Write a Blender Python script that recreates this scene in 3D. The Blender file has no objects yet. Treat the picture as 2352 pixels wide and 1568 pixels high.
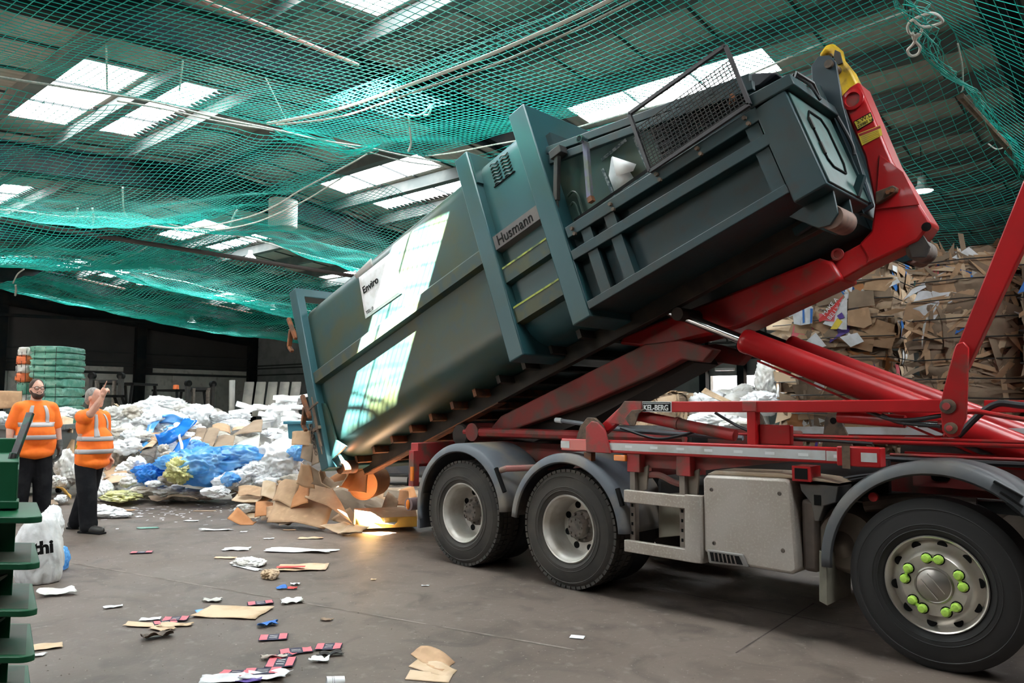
import bpy, math, random
import numpy as np
from mathutils import Vector, Matrix, noise, Euler
from math import sin, cos, pi, radians, atan2, sqrt

# ------------------------------------------------------------------ camera, sky, sun, exposure
scene = bpy.context.scene
COL = scene.collection
IMW, IMH = 2352, 1568
FPX, YAW, PITCH, ROLL = 1761.2, .7636, .0798, .0051
CAM = Vector((5.7627, -5.3025, 1.6252))
_f = Vector((-sin(YAW)*cos(PITCH), cos(YAW)*cos(PITCH), sin(PITCH)))
_r0 = Vector((cos(YAW), sin(YAW), 0)); _u0 = _r0.cross(_f)
_r = cos(ROLL)*_r0 + sin(ROLL)*_u0
_u = -sin(ROLL)*_r0 + cos(ROLL)*_u0
cd = bpy.data.cameras.new('camera'); cam = bpy.data.objects.new('camera', cd); COL.objects.link(cam)
cd.sensor_width = 36; cd.lens = FPX/IMW*36; cd.clip_end = 200; cd.clip_start = .05
cam.matrix_world = Matrix(((_r.x, _u.x, -_f.x, CAM.x), (_r.y, _u.y, -_f.y, CAM.y), (_r.z, _u.z, -_f.z, CAM.z), (0, 0, 0, 1)))
scene.camera = cam
UA, VA = radians(182.85), radians(92.85)          # the building's two axes, seen from above
UD = Vector((cos(UA), sin(UA), 0)); VD = Vector((cos(VA), sin(VA), 0))

world = bpy.data.worlds.new('sky'); scene.world = world; world.use_nodes = True
bg = world.node_tree.nodes['Background']; bg.inputs[0].default_value = (.80, .90, 1.0, 1); bg.inputs[1].default_value = .9
sd = bpy.data.lights.new('sun', 'SUN'); sd.energy = 320; sd.angle = radians(.5); sd.color = (1, .97, .92)
sun = bpy.data.objects.new('sun', sd); COL.objects.link(sun)
SUNV = (UD*-.45 + VD*-.40 + Vector((0, 0, 1))).normalized()
sun.rotation_euler = SUNV.to_track_quat('Z', 'Y').to_euler(); sun.location = CAM + SUNV*30
scene.view_settings.view_transform = 'Standard'; scene.view_settings.look = 'None'
scene.view_settings.gamma = 1; scene.view_settings.use_curve_mapping = False
scene.view_settings.exposure = 1.05
PANE_STRENGTH = 13.0

# ------------------------------------------------------------------ measuring helpers
def ray(px, py): return _f + _r*((px-IMW/2)/FPX) - _u*((py-IMH/2)/FPX)
def Y(px, py, y):                                   # point of the photo on the plane y = const (truck sides)
    d = ray(px, py); t = (y-CAM.y)/d.y; p = CAM + d*t; return (p.x, p.z)
def G(px, py, z=0):
    d = ray(px, py); t = (z-CAM.z)/d.z; return CAM + d*t
def AT(px, py, dep): return CAM + ray(px, py)*dep
def B(u, v, z): p = Vector((CAM.x, CAM.y, 0)) + UD*u + VD*v; return Vector((p.x, p.y, z))
VR, SL, ZR = 8.0, .096, 6.725
def zroof(v): return ZR - SL*abs(v-VR)
def RUV(px, py, dz=0):
    d = ray(px, py); dv = d.dot(VD)
    for s in (1, -1):
        t = (ZR+dz-CAM.z-s*SL*VR)/(d.z-s*SL*dv); v = t*dv
        if t > 0 and ((v <= VR) if s == 1 else (v >= VR)): return t*d.dot(UD), v
def plane_u(px, py, u):
    d = ray(px, py); t = u/d.dot(UD); return CAM + d*t
def plane_v(px, py, v):
    d = ray(px, py); t = v/d.dot(VD); return CAM + d*t

# ------------------------------------------------------------------ mesh helpers
class MB:
    def __init__(s): s.v = []; s.f = []
    def add(s, vs, fs):
        n = len(s.v); s.v += [Vector(p) for p in vs]; s.f += [tuple(i+n for i in q) for q in fs]; return s
    def box(s, x0, x1, y0, y1, z0, z1, M=None):
        vs = [Vector(p) for p in ((x0,y0,z0),(x1,y0,z0),(x1,y1,z0),(x0,y1,z0),(x0,y0,z1),(x1,y0,z1),(x1,y1,z1),(x0,y1,z1))]
        if M: vs = [M @ p for p in vs]
        return s.add(vs, [(0,3,2,1),(4,5,6,7),(0,1,5,4),(1,2,6,5),(2,3,7,6),(3,0,4,7)])
    def prism(s, poly, a0, a1, ax='y'):
        n = len(poly)
        def P(p, a): return (p[0], a, p[1]) if ax == 'y' else ((a, p[0], p[1]) if ax == 'x' else (p[0], p[1], a))
        vs = [P(p, a0) for p in poly] + [P(p, a1) for p in poly]
        return s.add(vs, [tuple(range(n)), tuple(range(2*n-1, n-1, -1))] + [(i, i+n, (i+1) % n+n, (i+1) % n) for i in range(n)])
    def bar(s, p0, p1, w, h, up=(0, 0, 1)):            # rectangular bar between two points
        p0, p1 = Vector(p0), Vector(p1); d = (p1-p0); L = d.length; d.normalize(); up = Vector(up)
        sd_ = d.cross(up); 
        if sd_.length < 1e-4: sd_ = d.cross(Vector((0, 1, 0)))
        sd_.normalize(); up = sd_.cross(d)
        vs = [p+sd_*(a*w/2)+up*(b*h/2) for p in (p0, p1) for a, b in ((-1,-1),(1,-1),(1,1),(-1,1))]
        return s.add(vs, [(3,2,1,0),(4,5,6,7),(0,1,5,4),(1,2,6,5),(2,3,7,6),(3,0,4,7)])
    def tube(s, pts, r, n=8, cap=True):
        pts = [Vector(p) for p in pts]; m = len(pts)
        rs = r if isinstance(r, (list, tuple)) else [r]*m
        t0 = (pts[1]-pts[0]).normalized(); a = t0.orthogonal().normalized(); rings = []
        for i, p in enumerate(pts):
            t = (pts[min(i+1, m-1)]-pts[max(i-1, 0)]).normalized()
            a = (a - t*a.dot(t)); a = a.normalized() if a.length > 1e-6 else t.orthogonal().normalized()
            b = t.cross(a); rings.append([p+(a*cos(2*pi*k/n)+b*sin(2*pi*k/n))*rs[i] for k in range(n)])
        vs = [q for R in rings for q in R]
        fs = [(i*n+k, i*n+(k+1) % n, (i+1)*n+(k+1) % n, (i+1)*n+k) for i in range(m-1) for k in range(n)]
        if cap: fs += [tuple(range(n-1, -1, -1)), tuple((m-1)*n+k for k in range(n))]
        return s.add(vs, fs)
    def lathe(s, prof, c, axis=(0, 1, 0), n=48, closed=False):   # prof: (radius, distance along axis)
        c = Vector(c); ax = Vector(axis).normalized(); a = ax.orthogonal().normalized() if abs(ax.y) < .99 else Vector((1, 0, 0)); b = ax.cross(a)
        vs = [c+ax*h+(a*cos(2*pi*k/n)+b*sin(2*pi*k/n))*max(r, 1e-4) for r, h in prof for k in range(n)]
        m = len(prof); fs = [(i*n+k, i*n+(k+1) % n, ((i+1) % m)*n+(k+1) % n, ((i+1) % m)*n+k) for i in range(m if closed else m-1) for k in range(n)]
        return s.add(vs, fs)
    def grid(s, fn, nu, nv):
        vs = [fn(i/nu, j/nv) for j in range(nv+1) for i in range(nu+1)]
        return s.add(vs, [(j*(nu+1)+i, j*(nu+1)+i+1, (j+1)*(nu+1)+i+1, (j+1)*(nu+1)+i) for j in range(nv) for i in range(nu)])
    def ell(s, c, r, M=None, n=16, m=10):
        c = Vector(c); vs = []
        for j in range(m+1):
            th = pi*j/m
            for i in range(n):
                p = Vector((r[0]*sin(th)*cos(2*pi*i/n), r[1]*sin(th)*sin(2*pi*i/n), r[2]*cos(th)))
                vs.append(c+((M @ p) if M else p))
        return s.add(vs, [(j*n+i, (j+1)*n+i, (j+1)*n+(i+1) % n, j*n+(i+1) % n) for j in range(m) for i in range(n)])
    def cap2(s, p0, p1, r0, r1, n=14):                  # tapered capsule
        p0, p1 = Vector(p0), Vector(p1); d = (p1-p0); t = d.normalized(); a = t.orthogonal().normalized(); b = t.cross(a); R = []
        for k in range(5): th = pi/2*(1-k/4); R.append((p0-t*r0*sin(th), r0*cos(th)))
        for k in range(5): th = pi/2*k/4; R.append((p1+t*r1*sin(th), r1*cos(th)))
        vs = [c+(a*cos(2*pi*k/n)+b*sin(2*pi*k/n))*max(r, 1e-4) for c, r in R for k in range(n)]
        return s.add(vs, [(i*n+k, i*n+(k+1) % n, (i+1)*n+(k+1) % n, (i+1)*n+k) for i in range(len(R)-1) for k in range(n)])
    def bolt(s, p, axis=(0, -1, 0), r=.012, h=.01): 
        return s.lathe([(0, h), (r, h), (r, 0)], p, axis, 6)
    def build(s, name, mat, parent=None, bevel=0, smooth=35, local=False, solid=0, weld=0):
        vs = s.v
        if parent is not None and not local:
            Mi = WM(parent).inverted(); vs = [Mi @ p for p in vs]
        me = bpy.data.meshes.new(name); me.from_pydata([tuple(p) for p in vs], [], s.f); me.update()
        o = bpy.data.objects.new(name, me); COL.objects.link(o)
        for m_ in (mat if isinstance(mat, list) else [mat]): me.materials.append(m_)
        if smooth:
            me.shade_smooth(); me.set_sharp_from_angle(angle=radians(smooth))
        if parent is not None: o.parent = parent
        if solid:
            q = o.modifiers.new('thickness', 'SOLIDIFY'); q.thickness = solid; q.offset = 0
        if bevel:
            q = o.modifiers.new('bevel', 'BEVEL'); q.width = bevel; q.segments = 2; q.limit_method = 'ANGLE'; q.angle_limit = radians(40)
        return o
def WM(o):
    M = o.matrix_basis.copy()
    if o.parent: M = WM(o.parent) @ M
    return M
def tag(o, label=None, cat=None, group=None, kind=None):
    if label: o['label'] = label
    if cat: o['category'] = cat
    if group: o['group'] = group
    if kind: o['kind'] = kind
    return o
def empty(name, loc, label=None, cat=None, group=None, rot=None):
    o = bpy.data.objects.new(name, None); COL.objects.link(o); o.empty_display_size = .2
    o.location = loc
    if rot: o.rotation_euler = rot
    return tag(o, label, cat, group)
def struct(name, mb, mat, **k): return tag(mb.build(name, mat, **k), kind='structure')
def copy_tree(o, parent=None):
    c = o.copy(); COL.objects.link(c); c.parent = parent
    for ch in list(o.children): copy_tree(ch, c)
    return c
def text_mesh(name, txt, size, mat, M, parent=None, ext=.002, sx=1, align='LEFT', bold=0):
    cu = bpy.data.curves.new(name, 'FONT'); cu.body = txt; cu.size = size; cu.extrude = ext; cu.align_x = align; cu.offset = bold
    t = bpy.data.objects.new(name, cu); COL.objects.link(t)
    dg = bpy.context.evaluated_depsgraph_get(); me = bpy.data.meshes.new_from_object(t.evaluated_get(dg))
    bpy.data.objects.remove(t); me.name = name
    o = bpy.data.objects.new(name, me); COL.objects.link(o); me.materials.clear(); me.materials.append(mat)
    me.transform(Matrix.Diagonal((sx, 1, 1, 1))); me.transform(M)
    if parent is not None: o.parent = parent
    return o

# ------------------------------------------------------------------ materials
def nz(nt, typ, **k):
    n = nt.nodes.new(typ)
    for a, b in k.items(): setattr(n, a, b)
    return n
def pm(name, c, c2=None, sc=4, lo=.45, hi=.62, c3=None, sc3=30, rough=.55, metal=0, bump=0, bsc=60, spec=.5, stretch=(1, 1, 1), trans=0, emit=0, rot=(0, 0, 0), det=6, coat=0, alpha=1, ridge=0):
    m = bpy.data.materials.new(name); m.use_nodes = True; nt = m.node_tree; b = nt.nodes['Principled BSDF']; L = nt.links.new
    b.inputs['Roughness'].default_value = rough; b.inputs['Metallic'].default_value = metal; b.inputs['Specular IOR Level'].default_value = spec
    b.inputs['Coat Weight'].default_value = coat; b.inputs['Alpha'].default_value = alpha
    tc = nz(nt, 'ShaderNodeTexCoord'); mp = nz(nt, 'ShaderNodeMapping'); mp.inputs['Scale'].default_value = stretch; mp.inputs['Rotation'].default_value = rot
    L(tc.outputs['Object'], mp.inputs[0]); col = None
    def mixin(base, c_, s_, lo_, hi_):
        n = nz(nt, 'ShaderNodeTexNoise'); n.inputs['Scale'].default_value = s_; n.inputs['Detail'].default_value = det; L(mp.outputs[0], n.inputs[0])
        r = nz(nt, 'ShaderNodeMapRange'); r.inputs[1].default_value = lo_; r.inputs[2].default_value = hi_; L(n.outputs[0], r.inputs[0])
        x = nz(nt, 'ShaderNodeMix', data_type='RGBA'); L(r.outputs[0], x.inputs[0])
        if base is None: x.inputs[6].default_value = (*c, 1)
        else: L(base, x.inputs[6])
        x.inputs[7].default_value = (*c_, 1); return x.outputs[2]
    if c2: col = mixin(None, c2, sc, lo, hi)
    if c3: col = mixin(col, c3, sc3, .52, .72)
    if col is None: b.inputs['Base Color'].default_value = (*c, 1)
    else: L(col, b.inputs['Base Color'])
    if bump:
        n = nz(nt, 'ShaderNodeTexNoise'); n.inputs['Scale'].default_value = bsc; n.inputs['Detail'].default_value = 5; L(mp.outputs[0], n.inputs[0])
        if ridge: n.noise_type = 'RIDGED_MULTIFRACTAL'; n.inputs['Detail'].default_value = 3; n.inputs['Distortion'].default_value = .8
        q = nz(nt, 'ShaderNodeBump'); q.inputs['Strength'].default_value = 1; q.inputs['Distance'].default_value = bump; L(n.outputs[0], q.inputs['Height']); L(q.outputs[0], b.inputs['Normal'])
    if trans:
        t = nz(nt, 'ShaderNodeBsdfTranslucent'); t.inputs[0].default_value = (*c, 1); x = nz(nt, 'ShaderNodeMixShader'); x.inputs[0].default_value = trans
        out = nt.nodes['Material Output']; L(b.outputs[0], x.inputs[1]); L(t.outputs[0], x.inputs[2]); L(x.outputs[0], out.inputs[0])
    if emit:
        b.inputs['Emission Color'].default_value = (*c, 1); b.inputs['Emission Strength'].default_value = emit
    return m
M = {}
M['green'] = pm('container_green', (.012, .050, .047), (.034, .046, .018), sc=1.6, lo=.42, hi=.66, c3=(.012, .045, .048), sc3=5, rough=.42, bump=.0015, bsc=8)
M['green_light'] = pm('hoop_green', (.020, .075, .086), (.030, .058, .042), sc=1.3, lo=.5, hi=.75, rough=.38, bump=.001, bsc=6)
M['green_dark'] = pm('press_green', (.009, .036, .043), (.024, .034, .030), sc=2.5, lo=.48, hi=.75, c3=(.022, .028, .028), sc3=7, rough=.5, bump=.001, bsc=20)
M['rail_olive'] = pm('rail_olive', (.020, .045, .042), (.045, .055, .024), sc=5, lo=.45, hi=.6, rough=.5)
M['yellow_edge'] = pm('worn_yellow_green_edge', (.30, .36, .05), (.08, .12, .05), sc=14, rough=.5)
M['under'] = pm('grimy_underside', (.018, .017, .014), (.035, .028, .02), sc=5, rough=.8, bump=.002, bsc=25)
M['rust'] = pm('rusty_orange_steel', (.22, .075, .025), (.10, .05, .03), sc=9, rough=.8, bump=.002, bsc=60)
M['red'] = pm('red_paint', (.40, .013, .015), (.32, .016, .016), sc=3, rough=.33, c3=(.18, .05, .04), sc3=9, spec=.35)
M['red_clean'] = pm('red_paint_clean', (.44, .010, .013), (.36, .011, .013), sc=2, rough=.32, spec=.4, coat=.1)
M['red_dirty'] = pm('red_paint_dirty', (.36, .03, .03), (.13, .07, .05), sc=6, lo=.46, hi=.62, rough=.6, bump=.001, bsc=40)
M['red_dusty'] = pm('red_chassis_dusty', (.24, .035, .03), (.13, .07, .055), sc=4, rough=.7)
M['chrome'] = pm('chrome', (.75, .75, .75), rough=.12, metal=1)
M['grease'] = pm('greasy_brown_steel', (.12, .075, .045), (.06, .04, .028), sc=14, rough=.6, bump=.002, bsc=50)
M['tyre'] = pm('tyre_rubber', (.040, .036, .032), (.075, .064, .052), sc=3, lo=.4, hi=.7, rough=.82, bump=.001, bsc=30)
M['tyre_dark'] = pm('tyre_rubber_dark', (.017, .016, .016), (.035, .030, .027), sc=2, lo=.5, hi=.8, rough=.7, bump=.0006, bsc=30)
M['rim'] = pm('dusty_silver_rim', (.62, .59, .54), (.42, .37, .31), sc=5, lo=.4, hi=.68, rough=.38, metal=.25)
M['alu'] = pm('polished_alloy', (.62, .58, .52), (.44, .40, .35), sc=5, lo=.42, hi=.7, rough=.30, metal=.6)
M['hub'] = pm('grimy_hub', (.16, .13, .11), (.08, .07, .06), sc=12, rough=.75)
M['black'] = pm('black', (.006, .006, .006), rough=.8, spec=.15)
M['dark'] = pm('dark_metal', (.022, .022, .022), (.04, .034, .028), sc=6, rough=.7)
M['guard'] = pm('mudguard_grey', (.085, .095, .11), (.20, .165, .125), sc=2.2, lo=.45, hi=.68, rough=.6, bump=.0008, bsc=40)
M['guard_dark'] = pm('mudguard_dark', (.045, .048, .052), (.12, .10, .08), sc=2.2, lo=.48, hi=.75, rough=.55)
M['silver'] = pm('dusty_silver_panel', (.42, .38, .34), (.33, .28, .23), sc=2, lo=.4, hi=.7, rough=.45, metal=.25, c3=(.48, .44, .39), sc3=60)
M['tape'] = pm('reflective_tape', (.50, .52, .52), (.40, .39, .36), sc=6, rough=.35)
M['tape_pale'] = pm('tape_print', (.66, .68, .68), rough=.35)
M['lime'] = pm('lime_plastic', (.46, .72, .10), (.34, .58, .08), sc=30, rough=.5)
M['yellow'] = pm('yellow_paint', (.78, .50, .02), (.60, .36, .03), sc=6, rough=.4, c3=(.08, .05, .02), sc3=9)
M['yellow_label'] = pm('yellow_label', (.80, .60, .05), (.66, .50, .10), sc=10, rough=.5)
M['white'] = pm('white_paint', (.75, .75, .75), rough=.5)
M['amber'] = pm('amber_lens', (.75, .20, .02), rough=.2)
M['hose'] = pm('hose_black', (.018, .018, .02), rough=.45)
M['hose_grey'] = pm('hose_grey', (.14, .15, .17), rough=.5)
M['pink_rust'] = pm('dusty_pink_pipe', (.28, .10, .085), (.20, .13, .10), sc=8, rough=.7)
M['brown_tank'] = pm('brown_tank', (.13, .095, .075), (.08, .06, .05), sc=4, rough=.5)
M['floor'] = None
M['ceil'] = pm('fibre_cement_ceiling', (.34, .32, .29), (.25, .24, .22), sc=.8, lo=.4, hi=.7, rough=.95)
M['purlin'] = pm('purlin_steel', (.055, .066, .064), (.09, .095, .088), sc=2, rough=.8)
M['purlin_pale'] = pm('skylit_purlin', (.42, .41, .37), (.34, .33, .30), sc=3, rough=.9)  # lit copy of the purlin colour, paler as beside the rooflights; unused
M['rafter'] = pm('rafter_steel', (.010, .015, .017), (.018, .019, .018), sc=2, rough=.9, spec=.1)
M['seam'] = pm('seam_dark', (.03, .035, .035), rough=.9)
M['clad'] = pm('dark_cladding', (.045, .043, .042), (.03, .03, .03), sc=.4, rough=.8)
M['concrete'] = pm('concrete_panel', (.56, .54, .50), (.44, .42, .39), sc=.9, rough=.95, c3=(.38, .36, .33), sc3=4)
M['block'] = pm('blockwork', (.23, .25, .25), (.18, .20, .20), sc=1.5, rough=.95)
M['net'] = pm('teal_netting', (.015, .50, .43), rough=.5, trans=.45)
M['rope'] = pm('pale_rope', (.48, .50, .45), (.30, .38, .34), sc=30, rough=.9)
M['rope_white'] = pm('white_rope', (.75, .75, .70), rough=.9)
M['card'] = pm('cardboard', (.47, .30, .175), (.40, .245, .14), sc=3, rough=.9, c3=(.52, .33, .19), sc3=11)
M['card2'] = pm('cardboard_orange', (.50, .22, .085), (.42, .17, .06), sc=3, rough=.85)
M['card3'] = pm('cardboard_grey_brown', (.30, .215, .145), (.22, .155, .105), sc=3, rough=.9)
M['card4'] = pm('cardboard_pale', (.58, .43, .29), (.48, .34, .21), sc=5, rough=.9)
M['card_gold'] = pm('cardboard_gold', (.55, .30, .045), (.45, .24, .04), sc=4, rough=.6)
M['film'] = pm('white_plastic_film', (.93, .94, .95), (.82, .83, .83), sc=5, rough=.35, trans=.12, bump=.016, bsc=3.2, ridge=1)
M['film2'] = pm('grey_plastic_film', (.74, .73, .70), (.50, .47, .42), sc=4, rough=.4, trans=.1, bump=.016, bsc=3.2, ridge=1)
M['film3'] = pm('dirty_plastic_film', (.55, .50, .43), (.36, .31, .25), sc=5, rough=.5, bump=.016, bsc=3.2, ridge=1)
M['blue'] = pm('pale_blue_film', (.13, .46, .88), (.34, .66, .95), sc=4, rough=.14, trans=.35, bump=.016, bsc=3.2, ridge=1)
M['blue2'] = pm('deep_blue_film', (.015, .19, .72), (.04, .30, .80), sc=5, rough=.16, trans=.25, bump=.016, bsc=3.2, ridge=1)
M['foam'] = pm('white_polystyrene', (.95, .95, .95), (.88, .88, .87), sc=6, rough=.85, bump=.001, bsc=120)
M['yellowfilm'] = pm('pale_yellow_film', (.72, .70, .28), (.80, .78, .45), sc=9, rough=.4, trans=.2, bump=.02, bsc=12)
M['paper'] = pm('paper_white', (.75, .76, .78), (.62, .62, .62), sc=9, rough=.8)
M['orange'] = pm('hi_vis_orange', (1.0, .20, .012), (.92, .15, .01), sc=5, rough=.75, bump=.004, bsc=12)
M['reflect'] = pm('reflective_band', (.42, .40, .40), rough=.5)
M['trousers'] = pm('black_trousers', (.010, .010, .012), (.018, .018, .02), sc=6, rough=.85, bump=.008, bsc=14, spec=.1)
M['skin'] = pm('skin', (.58, .30, .21), (.50, .24, .17), sc=9, rough=.5)
M['skin2'] = pm('skin_pale', (.60, .34, .25), (.52, .27, .20), sc=9, rough=.5)
M['hair_grey'] = pm('grey_hair', (.30, .28, .26), (.20, .19, .18), sc=40, rough=.9, bump=.004, bsc=90)
M['hair_dark'] = pm('dark_brown_hair', (.035, .02, .014), (.05, .03, .02), sc=40, rough=.8, bump=.004, bsc=90)
M['glove'] = pm('grey_work_glove', (.10, .10, .095), (.06, .06, .06), sc=20, rough=.9)
M['shoe'] = pm('black_work_shoe', (.018, .017, .016), (.04, .036, .03), sc=12, rough=.6)
M['machine'] = pm('deep_green_paint', (.010, .085, .036), (.014, .10, .048), sc=3, rough=.38, spec=.25)
M['machine_dust'] = pm('dusty_green_steel', (.06, .065, .045), (.02, .06, .035), sc=5, rough=.6)
M['bin'] = pm('grey_plastic_bin', (.10, .11, .105), (.075, .08, .078), sc=4, rough=.5)
M['bin_teal'] = pm('teal_plastic_bin', (.03, .15, .19), rough=.5)
M['bag_green'] = pm('green_film_bale', (.10, .32, .24), (.20, .42, .33), sc=7, rough=.35, bump=.02, bsc=12)
M['bag_orange'] = pm('orange_film', (.80, .18, .05), (.65, .14, .05), sc=7, rough=.5, bump=.02, bsc=12)
M['fork_yellow'] = pm('forklift_yellow', (.80, .48, .03), rough=.4)
M['wire'] = pm('baling_wire', (.02, .02, .02), rough=.5)
M['door_panel'] = pm('panel_grey_brown', (.26, .235, .20), (.20, .18, .16), sc=2, rough=.8)
M['exit'] = pm('exit_green', (.02, .25, .15), rough=.5)
M['purple'] = pm('purple_print', (.10, .05, .28), rough=.6)
M['pink'] = pm('pink_print', (.72, .14, .17), rough=.6)
M['blueprint'] = pm('blue_print', (.04, .18, .55), rough=.6)
M['navy'] = pm('navy_print', (.02, .02, .05), rough=.6)
M['printred'] = pm('red_print', (.62, .05, .045), rough=.6)
M['seal'] = pm('brown_black', (.03, .022, .018), rough=.7)

def floor_mat():
    m = bpy.data.materials.new('dirty_concrete_floor'); m.use_nodes = True; nt = m.node_tree; b = nt.nodes['Principled BSDF']; L = nt.links.new
    tc = nz(nt, 'ShaderNodeTexCoord')
    def N(s, d=8, dist=0):
        n = nz(nt, 'ShaderNodeTexNoise'); n.inputs['Scale'].default_value = s; n.inputs['Detail'].default_value = d; n.inputs['Distortion'].default_value = dist; L(tc.outputs['Object'], n.inputs[0]); return n.outputs[0]
    def R(x, lo, hi):
        r = nz(nt, 'ShaderNodeMapRange'); r.inputs[1].default_value = lo; r.inputs[2].default_value = hi; L(x, r.inputs[0]); return r.outputs[0]
    def MX(f, a, c):
        x = nz(nt, 'ShaderNodeMix', data_type='RGBA'); L(f, x.inputs[0])
        if isinstance(a, tuple): x.inputs[6].default_value = (*a, 1)
        else: L(a, x.inputs[6])
        x.inputs[7].default_value = (*c, 1); return x.outputs[2]
    c = MX(R(N(.5, 6, .6), .35, .65), (.098, .073, .057), (.132, .103, .083))
    c = MX(R(N(2.3, 8, 1.2), .5, .72), c, (.066, .050, .040))
    c = MX(R(N(38, 3), .66, .74), c, (.26, .225, .195))
    c = MX(R(N(9, 5), .60, .8), c, (.19, .165, .142))
    L(c, b.inputs['Base Color'])
    rr = nz(nt, 'ShaderNodeMapRange'); rr.inputs[3].default_value = .42; rr.inputs[4].default_value = .8; L(N(1.2, 5), rr.inputs[0]); L(rr.outputs[0], b.inputs['Roughness'])
    bp = nz(nt, 'ShaderNodeBump'); bp.inputs['Strength'].default_value = .5; bp.inputs['Distance'].default_value = .004; L(N(26, 6), bp.inputs['Height']); L(bp.outputs[0], b.inputs['Normal'])
    return m
M['floor'] = floor_mat()
def ceil_mat():
    m = pm('corrugated_ceiling', (.34, .32, .28), (.26, .25, .22), sc=.7, lo=.4, hi=.7, rough=.95); nt = m.node_tree; b = nt.nodes['Principled BSDF']
    tc = nz(nt, 'ShaderNodeTexCoord'); w = nz(nt, 'ShaderNodeTexWave'); w.bands_direction = 'X'; w.inputs['Scale'].default_value = 2.2
    mp = nz(nt, 'ShaderNodeMapping'); mp.inputs['Rotation'].default_value = (0, 0, -radians(2.85)); nt.links.new(tc.outputs['Object'], mp.inputs[0])
    nt.links.new(mp.outputs[0], w.inputs[0]); q = nz(nt, 'ShaderNodeBump'); q.inputs['Distance'].default_value = .02; q.inputs['Strength'].default_value = .6
    nt.links.new(w.outputs[1], q.inputs['Height']); nt.links.new(q.outputs[0], b.inputs['Normal']); return m
M['ceil'] = ceil_mat()
def pane_mat(name, strength, clear=0):
    m = bpy.data.materials.new(name); m.use_nodes = True; nt = m.node_tree; nt.nodes.clear()
    out = nz(nt, 'ShaderNodeOutputMaterial'); e = nz(nt, 'ShaderNodeEmission'); e.inputs[0].default_value = (.93, .98, 1, 1); e.inputs[1].default_value = strength
    if clear:
        t = nz(nt, 'ShaderNodeBsdfTransparent'); x = nz(nt, 'ShaderNodeMixShader'); x.inputs[0].default_value = clear; nt.links.new(e.outputs[0], x.inputs[1]); nt.links.new(t.outputs[0], x.inputs[2]); nt.links.new(x.outputs[0], out.inputs[0])
    else: nt.links.new(e.outputs[0], out.inputs[0])
    return m
M['pane'] = pane_mat('daylit_skylight_sheet', PANE_STRENGTH)
M['pane_clear'] = pane_mat('clear_skylight_sheet', PANE_STRENGTH, .92)
def glass():
    m = bpy.data.materials.new('spectacle_glass'); m.use_nodes = True; b = m.node_tree.nodes['Principled BSDF']; b.inputs['Alpha'].default_value = .25; b.inputs['Roughness'].default_value = .05; return m
M['glass'] = glass()

# ================================================================== THE BUILDING
U0, U1, V0, V1 = -9.0, 38.2, -6.0, 22.5
fl = MB(); fl.add([B(U0-8, V0-14, 0), B(U0-8, V1+12, 0), B(U1+1, V1+12, 0), B(U1+1, V0-14, 0)], [(3, 2, 1, 0)])
struct('floor', fl, M['floor'], smooth=0)
# faint scored line and joints in the slab
def floor_line(a, b, w, mat, n):
    p, q = G(*a, .0), G(*b, .0); d = (q-p).normalized(); s_ = Vector((-d.y, d.x, 0))*w/2; z = Vector((0, 0, .0025))
    mb = MB(); mb.add([p-s_+z, q-s_+z, q+s_+z, p+s_+z], [(0, 1, 2, 3)]); struct(n, mb, mat, smooth=0)
M['scratch'] = pm('pale_floor_scratch', (.24, .21, .18), (.14, .115, .095), sc=6, lo=.4, hi=.6, rough=.9)
M['joint'] = pm('dark_floor_joint', (.04, .032, .026), (.09, .07, .06), sc=5, rough=.9)
floor_line((150, 1290), (1320, 1492), .02, M['scratch'], 'trim_1')
floor_line((1690, 1500), (1870, 1385), .012, M['joint'], 'trim_2')
floor_line((1480, 1345), (2150, 1480), .012, M['joint'], 'trim_3')

PUR = [v for v in [-4.5, -3.15, -1.8, -.45, .9, 2.2, 3.5, 4.82, 6.08, 7.4, 8.05, 9.42, 10.85, 12.15, 13.5, 14.82, 16.05, 17.35, 18.7, 20.0, 21.4]]
SKY_U = [(-3.4, -.2), (4.12, 7.48), (11.2, 14.42), (19.7, 22.55), (28.7, 30.8)]  # first pair is out of view, added for fill light on truck and bales
NO_SKY = lambda a, c: (a < 15 and c > 15) or (a < 0 and c < 3)
SKY_V = [(-3.05, -1.9), (-1.7, -.6), (3.62, 4.72), (4.94, 5.98), (9.62, 10.72), (11.0, 12.05), (15.4, 16.0), (16.25, 17.2)]  # first two rows lie out of view, added as extra fill light
us = sorted(set([U0, U1] + [x for a in SKY_U for x in a])); vs_ = sorted(set([V0, VR, V1] + [x for a in SKY_V for x in a]))
cb = MB()
for i in range(len(us)-1):
    for j in range(len(vs_)-1):
        if (us[i], us[i+1]) in SKY_U and (vs_[j], vs_[j+1]) in SKY_V and not NO_SKY(us[i], vs_[j]): continue
        a, b, c, d = us[i], us[i+1], vs_[j], vs_[j+1]
        P = [B(a, c, zroof(c)), B(b, c, zroof(c)), B(b, d, zroof(d)), B(a, d, zroof(d))]; z = Vector((0, 0, .06))
        cb.add(P+[p+z for p in P], [(0, 1, 2, 3), (7, 6, 5, 4), (0, 4, 5, 1), (1, 5, 6, 2), (2, 6, 7, 3), (3, 7, 4, 0)])
struct('ceiling', cb, M['ceil'], smooth=0)
n = 0
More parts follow.
